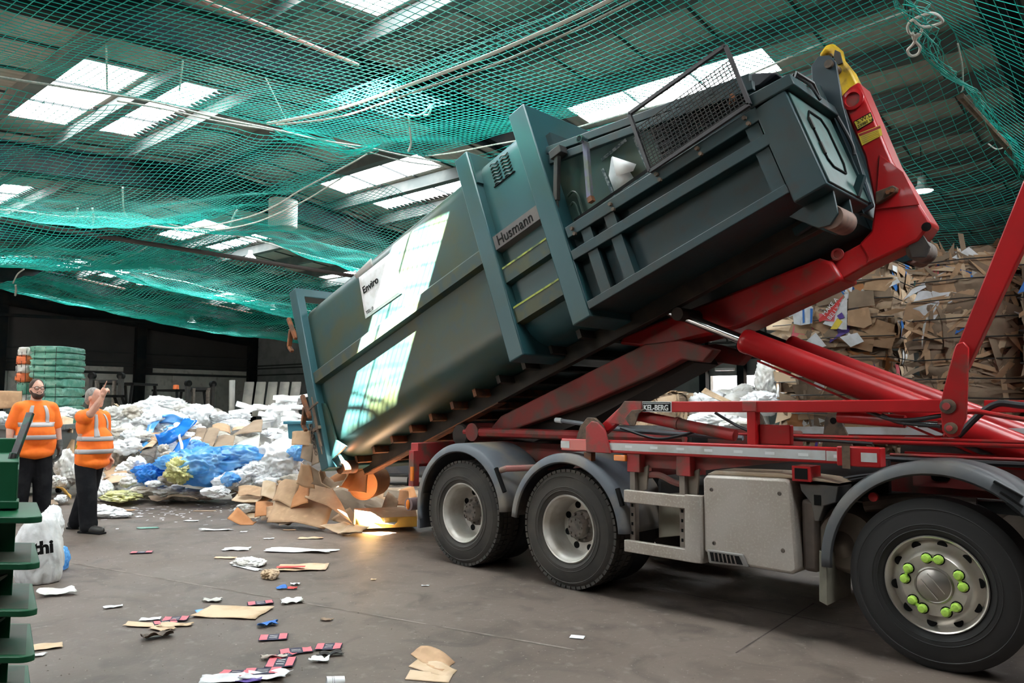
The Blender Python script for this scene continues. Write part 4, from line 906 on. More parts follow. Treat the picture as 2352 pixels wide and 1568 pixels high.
for k in range(9):
    y = .25+.05*k; hs.tube(smooth_path([Vector((3.45+.1*rnd.random(), y, 1.02+.03*rnd.random())), Vector((3.75, y+.02, 1.08+.05*rnd.random())), Vector((4.0+.1*rnd.random(), y+.05, 1.16+.04*rnd.random())), Vector((4.3, y+.1, 1.17))]), .014, 6)
TB(hs, 'air_hose', M['hose'])
# side underrun guard
for x, w in ((2.02, .05), (2.49, .05)): 
    u_ = TB(MB().box(x, x+w, .03, .09, .45, 1.16), 'guard_upright', pm('dusty_bracket', (.20, .165, .135), (.14, .11, .09), sc=8, rough=.7), bevel=.004)
    for k in range(4): TB(MB().box(x+.015, x+.033, .027, .03, .55+.075*k, .575+.075*k), 'slot', M['black'], u_)
    TB(MB().prism([(x+.0, 1.05), (x+.15, 1.12), (x+.13, .92), (x+.02, .88)], .08, .10), 'bracket_plate', pm('dusty_plate', (.22, .18, .14), rough=.7))
for x in (2.0, 2.47): TB(MB().box(x, x+.125, .02, .2, 1.06, 1.22), 'rail_bracket', M['red_dirty'], bevel=.005)
TB(MB().prism([(2.1, 1.20), (3.4, 1.22), (2.62, 1.10), (2.12, 1.10)], .10, .12), 'gusset_plate', M['red_dusty'])
for z0, z1 in ((.815, .915), (.415, .51)): TB(MB().box(2.0, 2.58, -.03, .02, z0, z1), 'guard_rail', M['silver'], bevel=.006)
g = MB(); pts = [(2.57, -.03), (2.66, -.03), (2.70, -.015), (2.715, .02), (2.715, .12), (2.69, .12), (2.69, .03), (2.57, .0)]
g.prism(pts, .415, .925, 'z'); TB(g, 'guard_corner', M['silver'], bevel=.006)
TB(MB().prism([(2.12, .86), (2.40, .90), (2.48, .82), (2.52, .58), (2.12, .50)], .30, .33), 'rear_shield', pm('tan_shield', (.30, .27, .21), (.22, .19, .15), sc=4, rough=.7), bevel=.006)
TB(MB().tube(smooth_path([Vector(p) for p in ((2.12, .12, 1.03), (2.25, .12, 1.04), (2.38, .14, .99), (2.5, .16, .97))]), .026, 8), 'coolant_pipe', M['pink_rust'])
# silver side box
sb = TB(MB().prism([(2.72, .50), (2.715, 1.05), (2.74, 1.085), (3.38, 1.10), (3.41, 1.07), (3.445, .47), (3.40, .44), (3.06, .445), (3.03, .50)], .0, .42), 'side_box', M['silver'], bevel=.025)
TB(MB().prism([(2.73, 1.085), (3.40, 1.10), (3.74, 1.09), (3.62, 1.115), (3.3, 1.135), (2.80, 1.12)], .03, .45), 'box_top', pm('dusty_tan_cover', (.40, .30, .20), (.5, .42, .33), sc=5, rough=.4), bevel=.012)
for px, py in ((1634, 1124), (1790, 1133), (1640, 1247), (1798, 1264)):
    p = Y(px, py, -.001); q = TB(MB().lathe([(.015, 0), (.014, -.005), (.009, -.006), (.009, -.002), (0, -.002)], (p[0], 0, p[1]), (0, 1, 0), 18), 'screw', M['hub'])
vn = TB(MB().prism([Y(1623, 1261, -.02), Y(1705, 1273, -.02), Y(1717, 1303, -.02), Y(1628, 1293, -.02)], -.02, .1), 'vent_grille', pm('grille_grey', (.20, .185, .17), rough=.6), bevel=.008)
TB(MB().prism([Y(1630, 1267, -.023), Y(1697, 1277, -.023), Y(1706, 1297, -.023), Y(1634, 1288, -.023)], -.024, -.021), 'grille_opening', M['black'], vn)
l = MB()
for k in range(6): a = Y(1640+k*9, 1269+k*1.4, -.028); b = Y(1643+k*9.5, 1288+k*1.5, -.028); l.bar((a[0], -.028, a[1]), (b[0], -.028, b[1]), .008, .006, (0, 1, 0))
TB(l, 'grille_bar', M['hub'], vn)
TB(MB().prism([(3.45, 1.07), (3.72, 1.07), (3.70, .96), (3.62, .93), (3.58, .82), (3.55, .82), (3.53, .94), (3.46, 1.02)], .05, .30), 'box_bracket', M['guard_dark'], bevel=.006)
TB(MB().box(3.552, 3.598, .045, .05, .93, 1.0), 'bracket_hole', M['black'])
TB(MB().box(3.44, 3.56, .08, .40, .46, .96), 'exhaust_body', M['brown_tank'], bevel=.03)
e_ = MB().lathe([(0, 0), (.19, .0), (.22, .03), (.24, .10), (.24, .22)], (3.74, .12, .70), (0, 1, 0), 36); e_.lathe([(.0, -.035), (.05, -.03), (.075, -.01), (.09, .0)], (3.70, .12, .67), (0, 1, 0), 28)
TB(e_, 'exhaust_silencer', pm('dusty_silencer', (.24, .205, .17), (.18, .15, .12), sc=4, rough=.4, metal=.3))
TB(MB().lathe([(.03, 0), (.03, -.03), (0, -.035)], (3.95, .06, 1.02), (0, 1, 0), 16), 'red_cap', M['red'])
TB(MB().tube([(3.85, .15, .95), (4.1, .2, 1.0), (4.5, .25, 1.0)], .05, 10), 'suspension_link', M['brown_tank'])
TB(MB().box(3.9, 4.9, .3, .5, .95, 1.02), 'leaf_spring', M['dark'])
# ---- hook arm
def px_poly(L, y): return [Y(a, b, y) for a, b in L]
ya, yb = .98, 1.24
arm = TB(MB().prism(px_poly([(1930, 222), (1950, 200), (1972, 186), (2050, 370), (2138, 512), (2124, 532), (2108, 552), (1985, 610), (1990, 592), (1972, 560), (2000, 530), (2008, 470), (1985, 360), (1955, 290)], ya), ya, yb), 'hook_arm', M['red_clean'], bevel=.02)
TB(MB().prism(px_poly([(2020, 355), (2075, 395), (2112, 470), (2010, 480)], ya-.012), ya-.012, ya), 'arm_gusset', M['red_clean'], arm, bevel=.004)
p = Y(1960, 230, ya); TB(MB().lathe([(.085, .0), (.085, -.02), (.06, -.025), (.055, -.01), (.055, .0)], (p[0], ya, p[1]), (0, 1, 0), 28), 'boss_ring', M['red_clean'], arm)
TB(MB().lathe([(.055, -.006), (0, -.008)], (p[0], ya, p[1]), (0, 1, 0), 24), 'boss_face', M['red_dirty'], arm)
def sticker(corners, mat, name, y=ya-.004, par=arm): return TB(MB().add([(Y(a, b, y)[0], y, Y(a, b, y)[1]) for a, b in corners], [tuple(range(len(corners)))]), name, mat, par, smooth=0)
sticker([(1960, 279), (2000, 257), (2007, 277), (1970, 300)], M['black'], 'sticker_edge')
sticker([(1962, 280), (1999, 260), (2005, 277), (1970, 297)], M['yellow_label'], 'load_sticker', ya-.005)
p0 = Y(1967, 287, ya); ang = atan2(Y(2000, 268, ya)[1]-Y(1964, 288, ya)[1], Y(2000, 268, ya)[0]-Y(1964, 288, ya)[0])
def arm_text(s_, px, py, size):
    p = Y(px, py, ya-.007); Mx = Matrix.Translation(Vector((p[0], ya-.007, p[1]))-truck.location) @ Matrix.Rotation(-ang, 4, 'Y') @ Matrix.Rotation(pi/2, 4, 'X')
    o = text_mesh('lettering', s_, size, M['black'], Mx, truck, ext=.001); return o
arm_text('S.W.L.', 1969, 285, .048); arm_text('23000 kg', 1971, 294, .034)
sticker([(1970, 307), (2022, 287), (2027, 310), (1980, 334)], M['yellow_label'], 'data_sticker', ya-.005)
sticker([(1972, 308), (2021, 289), (2023, 294), (1974, 313)], M['red_dirty'], 'sticker_header', ya-.006)
l = MB()
for k in range(4):
    a = Y(1977+k*1.3, 316+k*4, ya-.007); b = Y(2018+k*1.0, 299+k*3.6, ya-.007); l.bar((a[0], ya-.007, a[1]), (b[0], ya-.007, b[1]), .004, .001, (0, 1, 0))
TB(l, 'sticker_lines', M['card_gold'], arm)
hk = TB(MB().prism(px_poly([(1934, 225), (1970, 192), (1955, 160), (1930, 130), (1925, 108), (1912, 98), (1895, 103), (1880, 125), (1885, 133), (1897, 118), (1908, 118), (1916, 135), (1918, 170)], 1.10), 1.10, 1.24), 'lifting_hook', M['yellow'], bevel=.02)
TB(MB().prism(px_poly([(1918, 115), (1930, 120), (1936, 145), (1925, 150), (1915, 132)], 1.09), 1.08, 1.10), 'hook_latch', M['dark'], bevel=.004)
lk = TB(MB().prism(px_poly([(2010, 440), (2050, 425), (2060, 430), (2058, 440), (2020, 465), (2010, 468)], ya-.06), ya-.06, ya), 'lock_lever', M['grease'], bevel=.008)
pb = MB()
for (x, y_) in ((2040, 442), (2050, 437)): p = Y(x, y_, ya-.06); pb.bolt((p[0], ya-.06, p[1]), (0, -1, 0), .018, .015)
TB(pb, 'lever_bolt', M['rust'], lk)
TB(MB().lathe([(0, -.003), (.035, 0)], (Y(2128, 521, ya)[0], ya-.005, Y(2128, 521, ya)[1]), (0, 1, 0), 20), 'arm_bore', M['black'], arm)
p = Y(2110, 565, 1.02)
TB(MB().prism(px_poly([(2085, 560), (2120, 540), (2135, 565), (2125, 590), (2095, 590)], 1.0), 1.0, 1.03), 'roller_bracket', M['dark'])
TB(MB().lathe([(0, 0), (.085, 0), (.085, .2), (0, .2)], (Y(2108, 573, 1.03)[0], 1.03, Y(2108, 573, 1.03)[1]), (0, 1, 0), 24), 'guide_roller', M['hub'])
# jib: sliding inner arm and outer arm, down to the rear pivot
j1 = TB(MB().prism(px_poly([(2110, 552), (1985, 612), (1910, 655), (1890, 605), (1975, 560), (2060, 515)], .99), .99, 1.23), 'inner_jib', M['red'], bevel=.012)
p = Y(1920, 583, .945); TB(MB().lathe([(.05, .005), (.05, -.012), (.035, -.012), (.03, .0), (0, .0)], (p[0], .98, p[1]), (0, 1, 0), 24), 'jib_pin', M['red_dirty'], j1)
TB(MB().prism(px_poly([(1880, 592), (1910, 600), (1935, 640), (1700, 752), (1500, 800), (1420, 790), (1430, 770)], .94), .94, 1.32), 'outer_jib', M['red'], bevel=.03)
TB(MB().prism(px_poly([(1560, 780), (1640, 802), (1615, 832), (1565, 825), (1500, 860), (1340, 930), (1180, 985), (1120, 990), (1150, 955), (1480, 790)], .78), .78, .93), 'tipping_frame', M['red_dusty'], bevel=.015)
TB(MB().prism(px_poly([(1560, 780), (1640, 802), (1615, 832), (1565, 825), (1500, 860), (1340, 930), (1180, 985), (1120, 990), (1150, 955), (1480, 790)], .78), 1.42, 1.57), 'tipping_frame', M['red_dusty'], bevel=.015)
TB(MB().prism([(-.4, 1.25), (.6, 1.62), (2.0, 2.15), (2.1, 2.0), (1.0, 1.5), (.1, 1.2)], .95, 1.40), 'tipping_floor', M['seal'])
TB(MB().tube([(-.45, .55, 1.30), (-.45, 1.95, 1.30)], .10, 20), 'rear_pivot', M['red_dusty'])
for y in (.56, 1.76): TB(MB().lathe([(0, 0), (.115, 0), (.13, .02), (.13, .12), (.115, .14), (0, .14)], (-.66, y, 1.26), (0, 1, 0), 28), 'rear_roller', M['seal'])
# twin main cylinders
for y in (.74, 1.62):
    p0 = Vector((2.18, y, 2.385)); p1 = Vector((2.70, y, 2.165)); d = (p1-p0).normalized(); p2 = p1+d*2.6
    r_ = TB(MB().tube([p0-d*.35, p1+d*.1], .045, 20), 'main_ram_rod', M['chrome'])
    cy = MB().lathe([(.045, 0), (.098, 0), (.105, .012), (.105, .06), (.100, .07), (.100, 2.6), (0, 2.6)], p1, d, 32); TB(cy, 'main_ram', M['red_clean'])
    TB(MB().tube([p1+Vector((.12, 0, -.18)), p1+d*2.0+Vector((0, 0, -.16))], .010, 6), 'ram_pipe', M['red'])
TB(MB().tube([(2.14, .6, 2.42), (2.14, 1.8, 2.42)], .06, 14), 'ram_crosspin', M['seal'])

# ================================================================== TWO WORKERS
def person(loc, heading, height, label, parts):
    """heading = world angle the person faces (radians); local axes: x = person's right, y = forward, z = up"""
    Mx = Matrix.Translation(loc) @ Matrix.Rotation(heading-pi/2, 4, 'Z') @ Matrix.Scale(height/1.76, 4)
    root = None
    for nm, caps, mat, vox, sm_ in parts:
        mb = MB()
        for c in caps:
            if c[0] == 'c': mb.cap2(c[1], c[2], c[3], c[4])
            else: mb.ell(c[1], c[2], Euler(c[3]).to_matrix() if len(c) > 3 else None, 20, 14)
        mb.v = [Mx @ p for p in mb.v]
        if root is None:
            me = bpy.data.meshes.new('person'); Mi = Matrix.Translation(loc).inverted()
            me.from_pydata([tuple(Mi @ p) for p in mb.v], [], mb.f); me.update(); root = bpy.data.objects.new('person', me); COL.objects.link(root); root.location = loc
            me.materials.append(mat); tag(root, label, 'person'); o = root
        else: o = mb.build(nm, mat, root, smooth=0)
        if vox:
            q = o.modifiers.new('skin', 'REMESH'); q.mode = 'VOXEL'; q.voxel_size = vox; q.use_smooth_shade = True
            q = o.modifiers.new('soft', 'SMOOTH'); q.factor = .5; q.iterations = sm_
        else: o.data.shade_smooth()
    return root, Mx
def band(root, Mx, pts, w, name, mat, th=.004):       # strip following a path, pts: (x, y, z, outward normal)
    mb = MB(); n = len(pts)
    P = [Mx @ Vector(p) for p in pts]
    def fn(s, t):
        i = int(round(s*(n-1))); return P[i]+Vector((0, 0, (t-.5)*w))
    mb.grid(fn, n-1, 1); o = mb.build(name, mat, root, solid=th, smooth=60); return o

right = atan2(_r.y, _r.x)                             # world direction of the photo's right-hand side
# --- older worker pointing up at the container
def hand(W, d, up, out, sc=1, curl=.5, point=False):
    """five fingered hand: W wrist, d direction along palm, up = thumb side, out = back-of-hand normal"""
    W, d, up, out = Vector(W), Vector(d).normalized(), Vector(up).normalized(), Vector(out).normalized(); c = []
    pc = W+d*.045*sc; c.append(('c', W, W+d*.02*sc, .026*sc, .03*sc))
    for i in range(4):
        off = up*(.030-.020*i)*sc; k0 = W+d*(.088-.004*i)*sc+off; c.append(('c', W+d*.02*sc+off*.7, k0, .013*sc, .0115*sc))
        L = (.046, .050, .046, .036)[i]*sc; cu = 0.05 if (point and i == 0) else curl*2.0
        p = k0; dd = d.copy()
        for j in range(3):
            ang = cu*(.45+.35*j); dd = (d*cos(ang) - out*sin(ang)).normalized(); q = p+dd*L*(.92, .62, .5)[j]; c.append(('c', p, q, (.0098-.0008*j)*sc, (.0088-.0008*j)*sc)); p = q
    t0 = W+d*.03*sc+up*.030*sc; t1 = t0+(d*.6+up*.7-out*.15).normalized()*.04*sc; t2 = t1+(d*.9+up*.25-out*.5).normalized()*.034*sc
    c += [('c', W+d*.015*sc, t0, .018*sc, .015*sc), ('c', t0, t1, .0135*sc, .011*sc), ('c', t1, t2, .011*sc, .0085*sc)]
    return c
SH = (.19, .02, 1.43)                                 # pointing shoulder (his right)
EL = (.235, .17, 1.44); WR = (.17, .27, 1.655)
d1 = (Vector(WR)-Vector(EL)).normalized()
head = (0, .035, 1.62)
body2 = [('e', (0, .035, 1.645), (.076, .098, .118), (.30, 0, 0)), ('e', (0, .062, 1.59), (.058, .072, .075), (.2, 0, 0)),
         ('c', (0, -.005, 1.42), (0, .02, 1.56), .062, .058), ('e', (0, .135, 1.625), (.014, .026, .022), (.2, 0, 0)), ('c', (0, .118, 1.665), (0, .140, 1.630), .010, .015),
         ('e', (.079, .015, 1.635), (.012, .022, .034)), ('e', (-.079, .015, 1.635), (.012, .022, .034)), ('e', (0, .112, 1.575), (.032, .018, .010)), ('e', (0, .105, 1.545), (.03, .022, .02)),
         ('e', (.028, .112, 1.672), (.024, .012, .010)), ('e', (-.028, .112, 1.672), (.024, .012, .010)),
         ('e', (0, 0, 1.25), (.19, .13, .26)), ('c', SH, EL, .054, .046), ('c', EL, tuple((Vector(EL)+Vector(WR))/2), .046, .042), ('c', tuple((Vector(EL)+Vector(WR))/2), WR, .042, .029),
         ('c', (-.20, 0, 1.42), (-.25, -.02, 1.14), .05, .042), ('c', (-.25, -.02, 1.14), (-.25, .06, .90), .042, .028), ('e', (0, 0, .95), (.17, .13, .16))]
body2 += hand(WR, (.0, .38, .92), (-.2, -.9, .38), (.97, .1, .1), 1.08, 1.25, True) + hand((-.25, .06, .90), (0, .1, -1), (0, 1, .1), (-1, 0, 0), 1.1, .5)
shirt2 = [('e', (0, .0, 1.30), (.215, .155, .20)), ('e', (0, .055, 1.10), (.20, .205, .20)), ('e', (0, .075, 1.02), (.19, .20, .17)), ('c', (-.16, 0, 1.40), (.16, 0, 1.40), .085, .085), ('c', (-.1, 0, 1.44), (.1, 0, 1.44), .07, .07),
          ('c', (.18, .01, 1.41), (.215, .10, 1.41), .088, .083), ('c', (-.19, 0, 1.40), (-.23, -.01, 1.22), .085, .078), ('c', (-.09, .03, .95), (.09, .03, .95), .145, .145), ('c', (-.09, .02, .88), (.09, .02, .88), .135, .135), ('e', (0, .03, .84), (.215, .185, .09))]
trs2 = [('c', (-.08, .0, .86), (.08, .0, .86), .118, .118), ('c', (.085, 0, .82), (.12, .07, .50), .122, .110), ('c', (.12, .08, .50), (.12, .11, .12), .112, .100), ('c', (-.085, -.02, .82), (-.11, -.10, .50), .122, .110), ('c', (-.11, -.11, .50), (-.11, -.24, .12), .112, .100),
        ('c', (.12, .12, .12), (.12, .12, .09), .104, .102), ('c', (-.11, -.24, .12), (-.11, -.24, .09), .104, .102)]
p2 = G(200, 1219); p2.z = 0
w2, M2 = person(p2, right-radians(12), 1.78, 'grey-haired worker in an orange hi-vis shirt pointing up at the tipped container', [
    ('person', body2, M['skin'], .008, 3), ('shirt', shirt2, M['orange'], .012, 8), ('trousers', trs2, M['trousers'], .012, 6),
    ('hair', [('e', (0, -.005, 1.668), (.083, .100, .108), (.3, 0, 0)), ('e', (0, -.045, 1.62), (.074, .06, .07))], M['hair_grey'], .009, 2)])
cut = None
def shoe(root, Mx, x, y, ang, z=0):
    mb = MB().cap2((x, y-.09, .058), (x, y+.03, .062), .055, .055).cap2((x, y+.03, .052), (x, y+.19, .042), .052, .044).cap2((x, y-.06, .10), (x, y-.03, .13), .05, .052)
    R_m = Mx @ Matrix.Translation((x, y, z)) @ Matrix.Rotation(ang, 4, 'Z') @ Matrix.Translation((-x, -y, 0)); mb.v = [R_m @ p for p in mb.v]
    for i, p in enumerate(mb.v):
        if p.z < .012: mb.v[i] = Vector((p.x, p.y, .004))
    o = mb.build('shoe', M['shoe'], root); q = o.modifiers.new('skin', 'REMESH'); q.mode = 'VOXEL'; q.voxel_size = .010; q.use_smooth_shade = True; q = o.modifiers.new('soft', 'SMOOTH'); q.iterations = 2
    s_ = MB().box(x-.052, x+.052, y-.14, y+.23, .0, .024); s_.v = [R_m @ p for p in s_.v]; s_.build('sole', M['black'], o, bevel=.01)
shoe(w2, M2, .13, .14, -.15); shoe(w2, M2, -.11, -.22, .1)
def ringband(root, Mx, cz, rx, ry, cy, w, mat=None, n=40, tilt=0, name='reflective_band', pw=2.0):
    mb = MB()
    def fn(s, t):
        a = 2*pi*s; c, q = cos(a), sin(a)
        return Mx @ Vector((rx*abs(c)**(2/pw)*(1 if c > 0 else -1), cy+ry*abs(q)**(2/pw)*(1 if q > 0 else -1), cz+(t-.5)*w+tilt*q))
    mb.grid(fn, n, 1); return mb.build(name, mat or M['reflect'], root, solid=.004, smooth=60)
def wrapband(root, Mx, shirt_caps, z, w, name='reflective_band'):
    """band hugging the shirt: radius found from the capsules that make the shirt"""
    def inside(p):
        for c in shirt_caps:
            if c[0] == 'e':
                q = Vector(p)-Vector(c[1]); r = c[2]
                if (q.x/r[0])**2+(q.y/r[1])**2+(q.z/r[2])**2 < 1: return True
            else:
                a, b = Vector(c[1]), Vector(c[2]); ab = b-a; t = max(0, min(1, (Vector(p)-a).dot(ab)/max(ab.length_squared, 1e-9))); 
                if (Vector(p)-(a+ab*t)).length < c[3]+(c[4]-c[3])*t: return True
        return False
    def rad(a, zz):
        r = .45
        while r > .02 and not inside((cos(a)*r, .02+sin(a)*r, zz)): r -= .004
        return r
    n = 48; mb = MB(); tab = {}
    for j in range(3):
        zz = z+(j-1)*w/2; L = [rad(2*pi*i/n, zz) for i in range(n)]; L = [(L[i-1]+L[i]+L[(i+1) % n])/3 for i in range(n)]; tab[j] = L
    mb.grid(lambda s, t: Mx @ Vector((cos(2*pi*s)*(tab[int(round(t*2))][int(round(s*n)) % n]+.004), .02+sin(2*pi*s)*(tab[int(round(t*2))][int(round(s*n)) % n]+.004), z+(t-.5)*w)), n, 2)
    return mb.build(name, M['reflect'], root, solid=.006, smooth=60), rad
torso2 = shirt2[:5]+shirt2[7:]
b1, rad2 = wrapband(w2, M2, torso2, 1.14, .055); wrapband(w2, M2, torso2, .985, .055)
def vband(root, Mx, rad, a, z0, z1, w=.05):
    mb = MB(); n = 12
    mb.grid(lambda s, t: (lambda zz, aa: Mx @ Vector((cos(aa)*(rad(aa, zz)+.006), .02+sin(aa)*(rad(aa, zz)+.006), zz)))(z0+(z1-z0)*s, a+(t-.5)*w/.17), n, 3)
    return mb.build('reflective_brace', M['reflect'], root, solid=.006, smooth=60)
for a in (radians(52), radians(128)): vband(w2, M2, rad2, a, 1.16, 1.44)
for a in (radians(-60), radians(240)): vband(w2, M2, rad2, a, 1.16, 1.44)
text_mesh('trouser_print', 'ooo', .03, M['exit'], Matrix.Translation(-w2.location) @ M2 @ Matrix.Translation((.224, -.0, .80)) @ Matrix.Rotation(pi/2, 4, 'Z') @ Matrix.Rotation(pi/2, 4, 'X'), w2) if 0 else None
# --- bearded worker watching
body1 = [('e', (0, .02, 1.655), (.072, .096, .120), (.10, 0, 0)), ('e', (0, .045, 1.59), (.062, .075, .07)), ('c', (0, 0, 1.42), (0, .01, 1.57), .066, .062), ('c', (0, .112, 1.66), (0, .130, 1.630), .010, .014),
         ('e', (.074, .01, 1.64), (.012, .022, .034)), ('e', (-.074, .01, 1.64), (.012, .022, .034)), ('e', (.030, .102, 1.672), (.024, .012, .010)), ('e', (-.030, .102, 1.672), (.024, .012, .010)),
         ('e', (0, .105, 1.587), (.028, .016, .009)),
         ('e', (0, 0, 1.25), (.20, .13, .26)), ('c', (.20, 0, 1.42), (.265, -.01, 1.14), .056, .048), ('c', (.265, -.01, 1.14), (.29, .06, .92), .048, .032),
         ('c', (-.20, 0, 1.42), (-.265, -.01, 1.14), .056, .048), ('c', (-.265, -.01, 1.14), (-.29, .04, .90), .048, .032), ('e', (0, 0, .95), (.18, .13, .16))]
shirt1 = [('e', (0, 0, 1.28), (.235, .165, .24)), ('e', (0, .05, 1.08), (.225, .205, .20)), ('c', (-.17, 0, 1.40), (.17, 0, 1.40), .095, .095), ('c', (-.11, 0, 1.44), (.11, 0, 1.44), .07, .07),
          ('c', (.19, 0, 1.39), (.25, -.01, 1.20), .082, .078), ('c', (-.19, 0, 1.39), (-.25, -.01, 1.20), .082, .078), ('c', (-.10, .02, .97), (.10, .02, .97), .155, .155), ('c', (-.10, .02, .92), (.10, .02, .92), .150, .150), ('e', (0, .02, .84), (.235, .19, .09))]
trs1 = [('c', (-.09, 0, .86), (.09, 0, .86), .125, .125), ('c', (.09, 0, .82), (.12, 0, .48), .13, .112), ('c', (.12, 0, .48), (.13, -.02, .12), .115, .10), ('c', (-.09, 0, .82), (-.12, .01, .48), .13, .112), ('c', (-.12, .01, .48), (-.13, 0, .12), .115, .10)]
p1 = G(68, 1192); p1.z = 0
w1, M1 = person(p1, right-radians(42), 1.90, 'bearded worker with glasses in an orange hi-vis shirt standing behind the green machine', [
    ('person', body1, M['skin2'], .009, 3), ('shirt', shirt1, M['orange'], .012, 8), ('trousers', trs1, M['trousers'], .012, 6),
    ('hair', [('e', (0, -.012, 1.690), (.084, .098, .098)), ('e', (0, -.04, 1.64), (.078, .06, .08))], M['hair_dark'], .009, 2),
    ('beard', [('e', (0, .058, 1.572), (.068, .062, .058)), ('c', (.070, .02, 1.63), (.055, .06, 1.58), .014, .02), ('c', (-.070, .02, 1.63), (-.055, .06, 1.58), .014, .02), ('e', (0, .104, 1.607), (.036, .014, .009))], M['hair_dark'], .008, 2),
    ('glove', hand((-.29, .04, .92), (0, .12, -1), (0, 1, .1), (-1, 0, 0), 1.35, .5)+[('c', (-.285, .03, .97), (-.29, .04, .90), .042, .04)], M['glove'], .009, 1),
    ('glove', hand((.29, .06, .92), (0, .12, -1), (0, 1, .1), (1, 0, 0), 1.35, .5)+[('c', (.285, .05, .97), (.29, .06, .90), .042, .04)], M['glove'], .009, 1)])
for x in (.13, -.13): shoe(w1, M1, x, .03, 0)
torso1 = shirt1[:4]+shirt1[6:]
_, rad1 = wrapband(w1, M1, torso1, 1.20, .055); wrapband(w1, M1, torso1, 1.04, .055)
for a in (radians(55), radians(125)): vband(w1, M1, rad1, a, 1.22, 1.44)
gl = MB()
for s_ in (-1, 1):
    gl.tube([M1 @ Vector((s_*.034+.027*cos(a), .128-.012*abs(s_*.034+.027*cos(a))/.06, 1.663+.02*sin(a))) for a in np.linspace(0, 2*pi, 15)], .0035, 5); gl.tube([M1 @ Vector(p) for p in ((s_*.062, .116, 1.668), (s_*.083, .05, 1.668), (s_*.084, 0, 1.66))], .003, 5)
gl.tube([M1 @ Vector((-.008, .130, 1.668)), M1 @ Vector((.008, .130, 1.668))], .003, 5)
gl.build('glasses', M['black'], w1)
for (w_, M_, zz, yy, xs, m_) in ((w2, M2, 1.668, .1235, .028, 1), (w1, M1, 1.668, .112, .030, 1)):
    for s_ in (-1, 1):
        e = MB().ell(M_ @ Vector((s_*xs, yy-.004, zz)), (.010, .010, .008)); e.build('eye', M['white'], w_)
        MB().ell(M_ @ Vector((s_*xs, yy+.005, zz)), (.004, .004, .004)).build('iris', M['black'], w_)

# ================================================================== WASTE, BALES AND YARD THINGS
def gd(px, py):                                       # depth along the view axis of a floor point
    p = G(px, py); return (p-CAM).dot(_f)
def crumpled(name, c, r, seed, mat, label=None, cat=None, group=None, sub=5, amp=.32, parent=None, floor=True, rotz=0, freq=1.0):
    import bmesh
    bm = bmesh.new(); bmesh.ops.create_icosphere(bm, subdivisions=sub, radius=1)
    rot = Matrix.Rotation(rotz, 3, 'Z'); sv = Vector((seed*3.17, seed*1.31, seed*7.7))
    for v in bm.verts:
        d = v.co.normalized(); q = d*1.3*freq+sv; w = noise.noise_vector(q*1.1)*.55+noise.noise_vector(q*2.7)*.22; q = q+w
        a = noise.noise(q); b = 1-2*abs(noise.noise(q*1.7)); e = 1-2*abs(noise.noise(q*3.3+w)); f = 1-2*abs(noise.noise(q*6.7+w*2)); g_ = 1-2*abs(noise.noise(q*13))
        k = 1+amp*(.9*a+.40*(b-.5)+.30*(e-.5)+.17*(f-.5)+.08*(g_-.5)); p = Vector((d.x*r[0], d.y*r[1], d.z*r[2]))*k; v.co = rot @ p
    me = bpy.data.meshes.new(name); bm.to_mesh(me); bm.free()
    if floor:
        for v in me.vertices:
            if c[2]+v.co.z < .004: v.co.z = .004-c[2]
    o = bpy.data.objects.new(name, me); COL.objects.link(o); o.location = c; me.materials.append(mat); me.shade_smooth()
    if parent: o.parent = parent; o.location = Vector(c)-WM(parent).translation
    return tag(o, label, cat, group)
def lump(px, py, rx, ry, dep, seed, mat, label, cat='plastic film', group=None, name='plastic_film', rd=None, sub=5, amp=.40, floor=True, freq=1.0):
    k = dep/FPX; c = AT(px, py, dep); r = (rx*k, (rd or (rx+ry)/2)*k, ry*k)
    return crumpled(name, c, r, seed, mat, label, cat, group, sub, amp, None, floor, YAW, freq)
def card(C, mat, label=None, cat='cardboard', group=None, name='cardboard_sheet', bend=.05, seed=1, n=8, th=.006, rough=.02, parent=None, fold=0):
    P = [AT(*c) for c in C]; nrm = (P[1]-P[0]).cross(P[3]-P[0]).normalized(); L = (P[1]-P[0]).length
    mb = MB()
    def fn(s, t):
        p = P[0]*(1-s)*(1-t)+P[1]*s*(1-t)+P[2]*s*t+P[3]*(1-s)*t
        h = bend*L*4*s*(1-s) + rough*L*2*noise.noise(Vector((s*2.3+seed*3, t*2.3, seed))) + fold*L*(abs(s-.45)-.3)
        q = p+nrm*h; q.z = max(q.z, .004); return q
    mb.grid(fn, n, n); c0 = sum(P, Vector())/4; o = mb.build(name, mat, parent, solid=th, smooth=50)
    return tag(o, label, cat, group)
def flat(px, py, w, h, ang, mat, label, cat, name, seed=0, lift=.006, curl=.01, group=None, n=8, shape=0, th=.002, parent=None):
    """small flat litter on the floor; w, h in metres, ang in degrees from the photo's right-hand side"""
    c = G(px, py); a = YAW+radians(ang); ex = Vector((cos(a), sin(a), 0)); ey = Vector((-sin(a), cos(a), 0)); mb = MB()
    def fn(s, t):
        x, y = s-.5, t-.5
        if shape: 
            k = 1+shape*noise.noise(Vector((atan2(y, x)*1.3, seed, 0))); x *= k; y *= k
        z = lift+curl*.55*(abs(noise.noise(Vector((x*1.9+seed, y*1.9, seed))))*1.4+.6*(x*x+y*y)); return c+ex*x*w+ey*y*h+Vector((0, 0, z))
    mb.grid(fn, n, n); o = mb.build(name, mat, parent, solid=th, smooth=50); return tag(o, label, cat, group)

